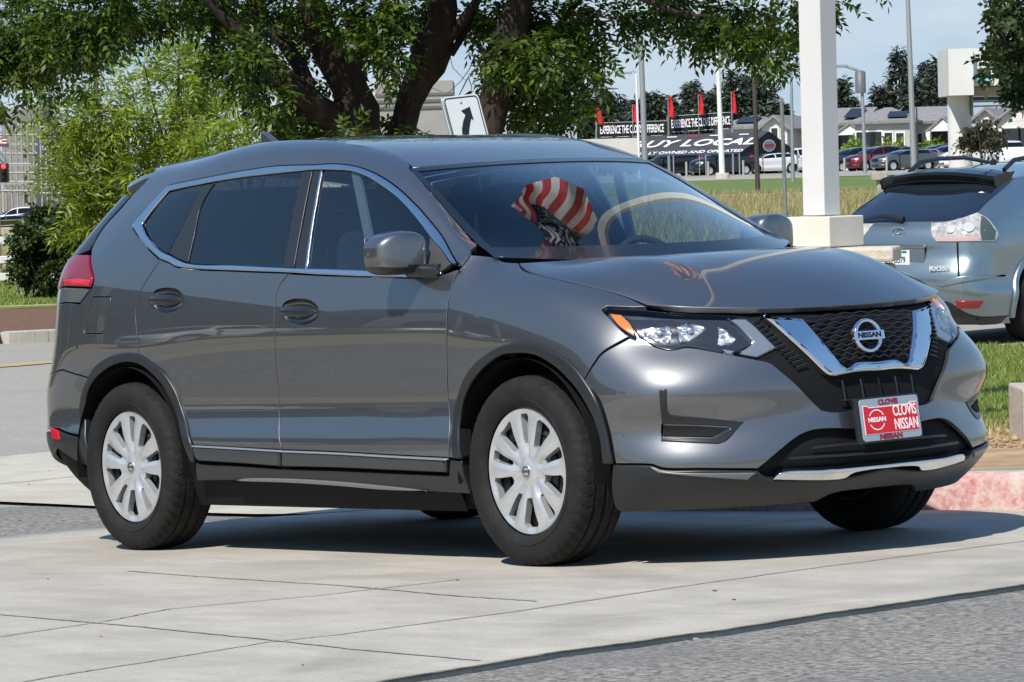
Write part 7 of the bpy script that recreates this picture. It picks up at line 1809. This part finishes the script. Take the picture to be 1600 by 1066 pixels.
# rear glass is symmetrical: build it from the centre line in the car's own space
g = panel_geo(SIDE2, outline(SIDE2, [[(-3.555, 0, 1.115), (-3.545, -.4, 1.115), (1478, 346)], [(1478, 346), (1503, 341), (1528, 331.5)], [(1528, 331.5), (1556, 305), (1583, 278)], [(1583, 278), (-2.84, -.45, 1.485), (-2.85, 0, 1.49)], [(-2.85, 0, 1.49), (-3.555, 0, 1.115)]], .03), centre=True, off=.005, bev=.003, flange=.006, gap=0, grid=.06)
put('rear_window', join_geo([g, mirror_geo(g)]), mat('dark_glass', (.012, .016, .024), .06, coat=1.0), suv2)
TL2 = [[(1455, 349), (1478, 347.5), (1503, 341.5), (1527, 333)], [(1527, 333), (1540, 340), (1558, 361)], [(1558, 361), (1560, 368), (1554, 377)], [(1554, 377), (1497, 378.5), (1463.5, 378.5)], [(1463.5, 378.5), (1458, 372), (1455, 349)]]
LMP = noise_mat('clear_tail_lens', (.24, .24, .24), (.58, .57, .55), 16, .12, 3, spec=.6)
g = panel_geo(SIDE2, outline(SIDE2, TL2, .02), off=.010, bev=.008, flange=.01, gap=0, grid=.04)
t2 = [put('tail_light', q, LMP, suv2) for q in (g, mirror_geo(g))]
for segs, m_ in (([[(1462, 371), (1530, 369)], [(1530, 369), (1530, 377)], [(1530, 377), (1464, 377.5)], [(1464, 377.5), (1462, 371)]], mat('pink_lens', (.52, .36, .34), .2)), ([[(1533, 338), (1540, 342), (1555, 362)], [(1555, 362), (1553, 375)], [(1553, 375), (1533, 376)], [(1533, 376), (1533, 338)]], mat('smoke_lens', (.07, .085, .08), .1, coat=1.0))):
    g = panel_geo(SIDE2, outline(SIDE2, segs, .02), off=.0125, bev=.002, flange=.003, gap=0, grid=.05)
    for q, par in zip((g, mirror_geo(g)), t2): put('lens', q, m_, par)
for cx, cy, r in ((1486, 359, .045), (1514, 356, .055)):
    q = SIDE2.hit(cx, cy); c = SIDE2.ev(*q)+SIDE2.normal(*q)*.013
    for s_, par in ((1, t2[0]), (-1, t2[1])):
        mb = MB(); mb.lathe([(r, 0), (r*.9, .004), (r*.5, .006), (.001, .003)], c*np.array([1, s_, 1]), SIDE2.normal(*q)*np.array([1, s_, 1]), 20); mb.build('bulb_lens', mat('bulb_white', (.62, .62, .60), .15, .2, coat=1.0), par)
def seam2(pts, w=.009):
    mb = MB()
    for s_ in (1, -1):
        P = np.array([SIDE2.ev(*SIDE2.pt(p)) for p in pts])*np.array([1, s_, 1]); mb.tube(P, w, 5)
    return mb
seam2([(1496+.2*i, 379+5.3*i) for i in range(11)]).build('hatch_seam', BLACK, suv2)
b2 = p2('bumper_ledge', [[(1463, 446), (1480, 438), (1498, 432), (1535, 429.5), (1572, 430.5)], [(1572, 430.5), (1535, 437), (1500, 443), (1470, 449)], [(1470, 449), (1463, 446)]], PAINT2, .012, bev=.012)
p2('reflector', [[(1493, 470), (1537, 470)], [(1537, 470), (1530, 481.5)], [(1530, 481.5), (1496, 482)], [(1496, 482), (1493, 470)]], mat('deep_red', (.30, .006, .012), .15, coat=1.0), .010)
gl = panel_geo(SIDE2, outline(SIDE2, [[(-3.765, 0, .40), (-3.74, -.5, .40), (1520, 493), (1575, 493)], [(1575, 493), (1572, 525), (1540, 530)], [(1540, 530), (-3.5, -.5, .21), (-3.52, 0, .21)], [(-3.52, 0, .21), (-3.765, 0, .40)]], .04), centre=True, off=.008, bev=.006, flange=.03, gap=0, grid=.07)
put('lower_bumper', join_geo([gl, mirror_geo(gl)]), SATIN, suv2)
# badge, garnish, number plate, lettering (flat pieces on the tailgate)
def on2(u, v, d=.01): q = SIDE2.hit(u, v); return SIDE2.ev(*q)+SIDE2.normal(*q)*d
rx, ry = np.array([0, -1.0, 0]), np.array([0, 0, 1.0])
cx0 = np.array([-3.655, 0, 0])
mb = MB(); c = on2(1402, 362.5, .012); c[1] = 0; rb2 = np.array([-1.0, 0, .12])
pts = [c+rx*.068*math.cos(t)+ry*.050*math.sin(t) for t in np.linspace(0, 2*math.pi, 33)]; mb.tube(pts, .007, 8, caps=False); mb.tube([c+rx*-.01+ry*.035, c+rx*-.03-ry*.018, c+rx*.05-ry*.010], .006, 6); mb.build('badge', CHROME, suv2)
mb = MB(); c = on2(1402, 386, .02); mb.box((c[0], 0, c[2]), (.03, .62, .032)); mb.build('garnish', BRUSH, suv2, .008)
mb = MB(); c = on2(1402, 405, .006); mb.box((c[0]+.005, 0, c[2]+.005), (.02, .60, .19)); mb.build('plate_recess', mat('recess_grey', (.10, .13, .15), .4), suv2, .01)
mb = MB(); mb.box((c[0]-.012, 0, c[2]), (.01, .305, .155)); pl2 = mb.build('license_plate', mat('plate_white2', (.74, .75, .76), .4), suv2, .004)
text_obj('plate_lettering', '8KTU579', .078, (c[0]-.018, 0, c[2]-.012), rx, ry, mat('plate_navy', (.03, .05, .16), .5), pl2, .001, .72, .002)
mb = MB(); mb.box((c[0]-.0185, -.10, c[2]+.062), (.003, .05, .022)); mb.build('sticker', mat('sticker_green', (.02, .22, .12), .5), pl2)
c = on2(1469, 420.5, .008); text_obj('model_lettering', 'RX350', .060, c-np.array([.012, 0, 0]), rx*.97+np.array([.2, 0, 0]), ry, mat('letter_chrome', (.85, .86, .87), .3, .5), suv2, .003, 1.1, .002)
# spoiler
mb = MB(); V, F = [], []; prof = [(-2.86, 1.648), (-3.02, 1.635), (-3.17, 1.612), (-3.20, 1.595), (-3.17, 1.535), (-3.08, 1.505), (-2.98, 1.545)]
ys = [-.60, -.56, -.45, -.2, 0, .2, .45, .56, .60]
for y in ys:
    f = abs(y)/.6
    for x, z in prof: V.append((x+.15+.10*f**3, y, z-.065-.06*f**2.5))
n7 = len(prof)
for i in range(len(ys)-1):
    for j in range(n7): F.append((i*n7+j, i*n7+(j+1) % n7, (i+1)*n7+(j+1) % n7, (i+1)*n7+j))
F += [tuple(range(n7)), tuple(range((len(ys)-1)*n7+n7-1, (len(ys)-1)*n7-1, -1))]
mb.add(V, F, 0, False); sp2 = mb.build('rear_spoiler', [GLOSSBLK, PAINT2], suv2, .012)
for p in sp2.data.polygons: p.material_index = 1 if p.normal.z > .8 else 0
# wiper, rails, aerial
mb = MB(); a = on2(1402, 342, .03); a[1] = -.02; b, c3 = a+np.array([-.01, .20, .035]), a+np.array([.01, .46, .0]); mb.tube([a, b, c3], [.028, .020, .008], 8); mb.build('rear_wiper', SATIN, suv2)
for s_ in (-1, 1):
    mb = MB(); mb.tube([(-2.60, s_*.50, 1.55), (-2.42, s_*.50, 1.635), (-2.1, s_*.505, 1.665), (-1.6, s_*.51, 1.67), (-1.1, s_*.53, 1.62), (-1.0, s_*.54, 1.56)], [.022, .022, .020, .020, .020, .018], 8); mb.build('roof_rail', SATIN, suv2)
mb = MB(); mb.lathe([(.03, 0), (.022, .05), (.001, .06)], (-2.45, -.30, 1.595), (0, 0, 1), 12); mb.tube([(-2.45, -.30, 1.64), (-2.57, -.30, 1.80)], .006, 6); mb.build('antenna', BLACK, suv2)
p2('side_window', [[(-2.75, -.74, 1.18), (-2.45, -.66, 1.50)], [(-2.45, -.66, 1.50), (-1.2, -.66, 1.50)], [(-1.2, -.66, 1.50), (-.6, -.80, 1.15)], [(-.6, -.80, 1.15), (-2.75, -.74, 1.18)]], GLOSSBLK, .004)
mb = MB(); mb.box((-1.4, 0, .48), (4.2, 1.45, .5)); mb.build('underbody', BLACK, suv2)
for x, y, far, spin in ((0, -.795, False, 0), (-2.706, -.795, False, .3), (0, .795, True, .4), (-2.706, .795, True, .9)):
    w = w0.copy(); COL.objects.link(w); w.parent = suv2
    for ch in w0.children:
        c = ch.copy(); COL.objects.link(c); c.parent = w
    place_wheel(w, x, y, far, spin)

for x in (0, -2.706):
    for s_ in (1, -1):
        P = []
        for th in np.linspace(math.radians(-20), math.radians(200), 40):
            q = (x+.425*math.cos(th), -.90, .36+.425*math.sin(th)); S_ = SIDE2 if x < -1 else FRONT; P.append(S_.ev(*S_.near(q)))
        mb = MB(); mb.tube(np.array(P)*np.array([1, s_, 1]), .034, 8); mb.build('wheel_arch_trim', PAINT2, suv2)
# ------------------------------------------------------------------ unseen things added behind the photographer to darken reflections in paint and glass
tc_ = TILT @ np.array([0, 0, 0])
def from_car(ang, r):
    """ground point at bearing ang (degrees, car frame, 0 = ahead, -90 = near side) and range r"""
    d = TILT @ np.array([math.cos(math.radians(ang)), math.sin(math.radians(ang)), 0]); return np.array([d[0]*r, d[1]*r])
proto = None
for i, (ang, r, sc) in enumerate(((-118, 36, 1.2), (-126, 30, 1.0), (-136, 29, 1.1), (-158, 27, .9), (-168, 34, 1.2), (-106, 44, 1.1), (-90, 62, .8))):
    q = from_car(ang, r)
    if proto is None:
        root = tag(empty('unseen_tree', (q[0], q[1], float(gz(*q)))), None, 'tree', 'unseen trees added behind the photographer')
        mb = MB(); limb_tube(mb, [(0, 0, -.2), (.1, 0, 1.6), (0, .1, 4.2)], [.20, .16, .08], rng); limb_tube(mb, [(.05, 0, 1.8), (1.0, .4, 3.4)], [.10, .05], rng); mb.build('trunk', BARK, root)
        link('crown', leaves_mesh('crown', clump_sprays([((rng.normal()*1.1, rng.normal()*1.1, 3.6+rng.normal()*.8), (1.2, 1.2, .9), 60) for _ in range(16)], 1, rng, (.3, .5), .2), .22, .11, 3, rng), LEAF_OLD, root); proto = root
    else:
        root = proto.copy(); COL.objects.link(root); root.location = (q[0], q[1], float(gz(*q))); root.rotation_euler = (0, 0, i*1.3); root.scale = (sc, sc, sc)
        for ch in proto.children: c = ch.copy(); COL.objects.link(c); c.parent = root
    root['label'] = 'leafy unseen tree added behind the photographer to darken reflections'
# long dark front, unseen, added and sized for the band mirrored in the doors
q = from_car(-147, 40); d = TILT @ np.array([math.cos(math.radians(-147)), math.sin(math.radians(-147)), 0]); ax = np.cross(d, UPV); ax[2] = 0; ax /= np.linalg.norm(ax); dy = np.cross(UPV, ax)
root = root_at('dealership', np.array([q[0], q[1], float(gz(*q))]), 'long dark grey dealership front with a stepped roofline added unseen behind the photographer for reflections', 'building'); bz = root.location[2]
W3 = lambda x, y, z: np.array([q[0], q[1], bz])+ax*x+dy*y+UPV*z
mb = MB(); mb.box(W3(0, 0, 2.9), (52, 8, 6.2), [ax, dy, UPV]); mb.box(W3(-9, -.6, 6.6), (16, 7, 1.6), [ax, dy, UPV]); adopt(mb.build('wall', noise_mat('dealer_wall', (.085, .083, .080), (.13, .127, .12), .3)), root)
for x in range(-24, 25, 4):
    for sy_ in (-1, 1): mb = MB(); mb.box(W3(x, sy_*4.03, 1.7), (3.2, .1, 2.9), [ax, dy, UPV]); adopt(mb.build('window', WINB), root)
for x in range(-26, 27, 6): mb = MB(); mb.box(W3(x, 0, 3.0), (.5, 8.5, 6.0), [ax, dy, UPV]); adopt(mb.build('column', CREAM), root)
# big national flag hanging limp from a tall pole on the far side of the car; the windscreen and bonnet mirror it
base = np.array([b0[0], b0[1], b0[2]])
root = root_at('flag', base, 'large red and white striped flag with white stars on blue, mirrored in the windscreen', 'flag')
FW, FB, FR_ = mat('flag_white', (.72, .71, .68), .8), mat('flag_blue', (.03, .04, .10), .8), mat('flag_red', (.50, .03, .04), .8)
def sky_pt(u, v, rng_h):
    """where the windscreen mirrors pixel (u, v): point at horizontal range rng_h from the glass, in the world"""
    q = SCREEN.hit(u, v); p = SCREEN.ev(*q); n = SCREEN.normal(*q); d = ray_axes(u, v, RC); r = d-2*np.dot(d, n)*n
    p, r = TILT @ p, TILT @ r; return p+r*(rng_h/math.hypot(r[0], r[1]))
bot = np.array([(803, 324), (830, 345), (850, 363), (872, 384), (893, 394)], float); topc = np.array([(806, 315), (822, 288), (868, 275), (912, 294), (934, 343)], float)
nl, nw_ = 44, 39
def fp(s, w):
    x = np.linspace(0, 1, 5); pb = np.array([np.interp(w, x, bot[:, 0]), np.interp(w, x, bot[:, 1])]); pt_ = np.array([np.interp(w, x, topc[:, 0]), np.interp(w, x, topc[:, 1])])
    q = pb+(pt_-pb)*s; q = q+np.array([7*math.sin(s*7+w*3), 4*math.sin(w*8+s*4)])*math.sin(math.pi*s)
    return sky_pt(q[0], q[1], 6.2+.16*math.sin(w*14+s*3))
V = [fp(i/nl, j/nw_) for i in range(nl+1) for j in range(nw_+1)]; F = []; MI = []
for i in range(nl):
    for j in range(nw_):
        F.append((i*(nw_+1)+j, i*(nw_+1)+j+1, (i+1)*(nw_+1)+j+1, (i+1)*(nw_+1)+j)); st = int((j+.5)/nw_*13)
        MI.append(1 if (st >= 4 and i < nl*.42) else (2 if st % 2 == 1 else 0))
me = mesh_from('flag', V, F); o = link('flag', me, [FW, FB, FR_]); me.polygons.foreach_set('material_index', MI); adopt(o, root)
mb = MB()
for r_ in range(9):
    for c_ in range(6 if r_ % 2 == 0 else 5):
        s0, w0_ = .40*((c_*2+1+(r_ % 2))/12.0), .31+.69*((r_+1)/10.0)
        c0 = fp(s0, w0_); es = fp(s0+.01, w0_)-c0; ew = fp(s0, w0_+.01)-c0; es /= np.linalg.norm(es); ew /= np.linalg.norm(ew); nn = np.cross(es, ew)
        kk = np.linalg.norm(fp(s0, min(w0_+.04, 1))-fp(s0, w0_-.04))*.45
        for sg in (.025, -.025):
            P = [c0+nn*sg+(es*math.cos(a)+ew*math.sin(a))*(kk if k_ % 2 == 0 else kk*.42) for k_, a in enumerate(np.linspace(0, 2*math.pi, 10, endpoint=False))]; mb.add(P, [tuple(range(10))])
so = mb.build('star', FW); so['kind'] = 'stuff'; so.parent = o

for w in (.05, .97):
    a = fp(0, w); mb = MB(); mb.tube([np.array([base[0], base[1], a[2]+.12]), a], .02, 6); adopt(mb.build('halyard_arm', STEEL), root)

for i, (ang, r, hd, m_, kd, lb) in enumerate(((-150, 24, 60, PW, 'suv', 'white'), (-144, 25, 62, PS, 'sedan', 'silver'), (-138, 26, 58, PB, 'suv', 'black'))):  # unseen vehicles added for the dark band in the door reflections
    q = from_car(ang, r); D_ = (q-CAM[:2])@FWH; S_q = (q-CAM[:2])@RTH; u_ = 800+S_q/D_*FPX
    h_ = TILT @ np.array([math.cos(math.radians(hd)), math.sin(math.radians(hd)), 0]); root = tag(empty('parked_car', (q[0], q[1], float(gz(*q))), np.stack([h_, np.cross(UPV, h_), UPV], 1)), lb+' unseen vehicle added before the dealership behind the photographer', {'suv': 'SUV', 'sedan': 'car'}[kd], 'unseen cars added behind the photographer')
    for nme, me in [(z_n, w_) for z_n in ('body', 'window', 'underbody') for w_ in TPL[kd][z_n]]:
        o = bpy.data.objects.new(nme, me); COL.objects.link(o); o.parent = root
        if nme == 'body': o.material_slots[0].link = 'OBJECT'; o.material_slots[0].material = m_
    for me in TPL[kd]['wheel']: o = bpy.data.objects.new('wheel', me); COL.objects.link(o); o.parent = root
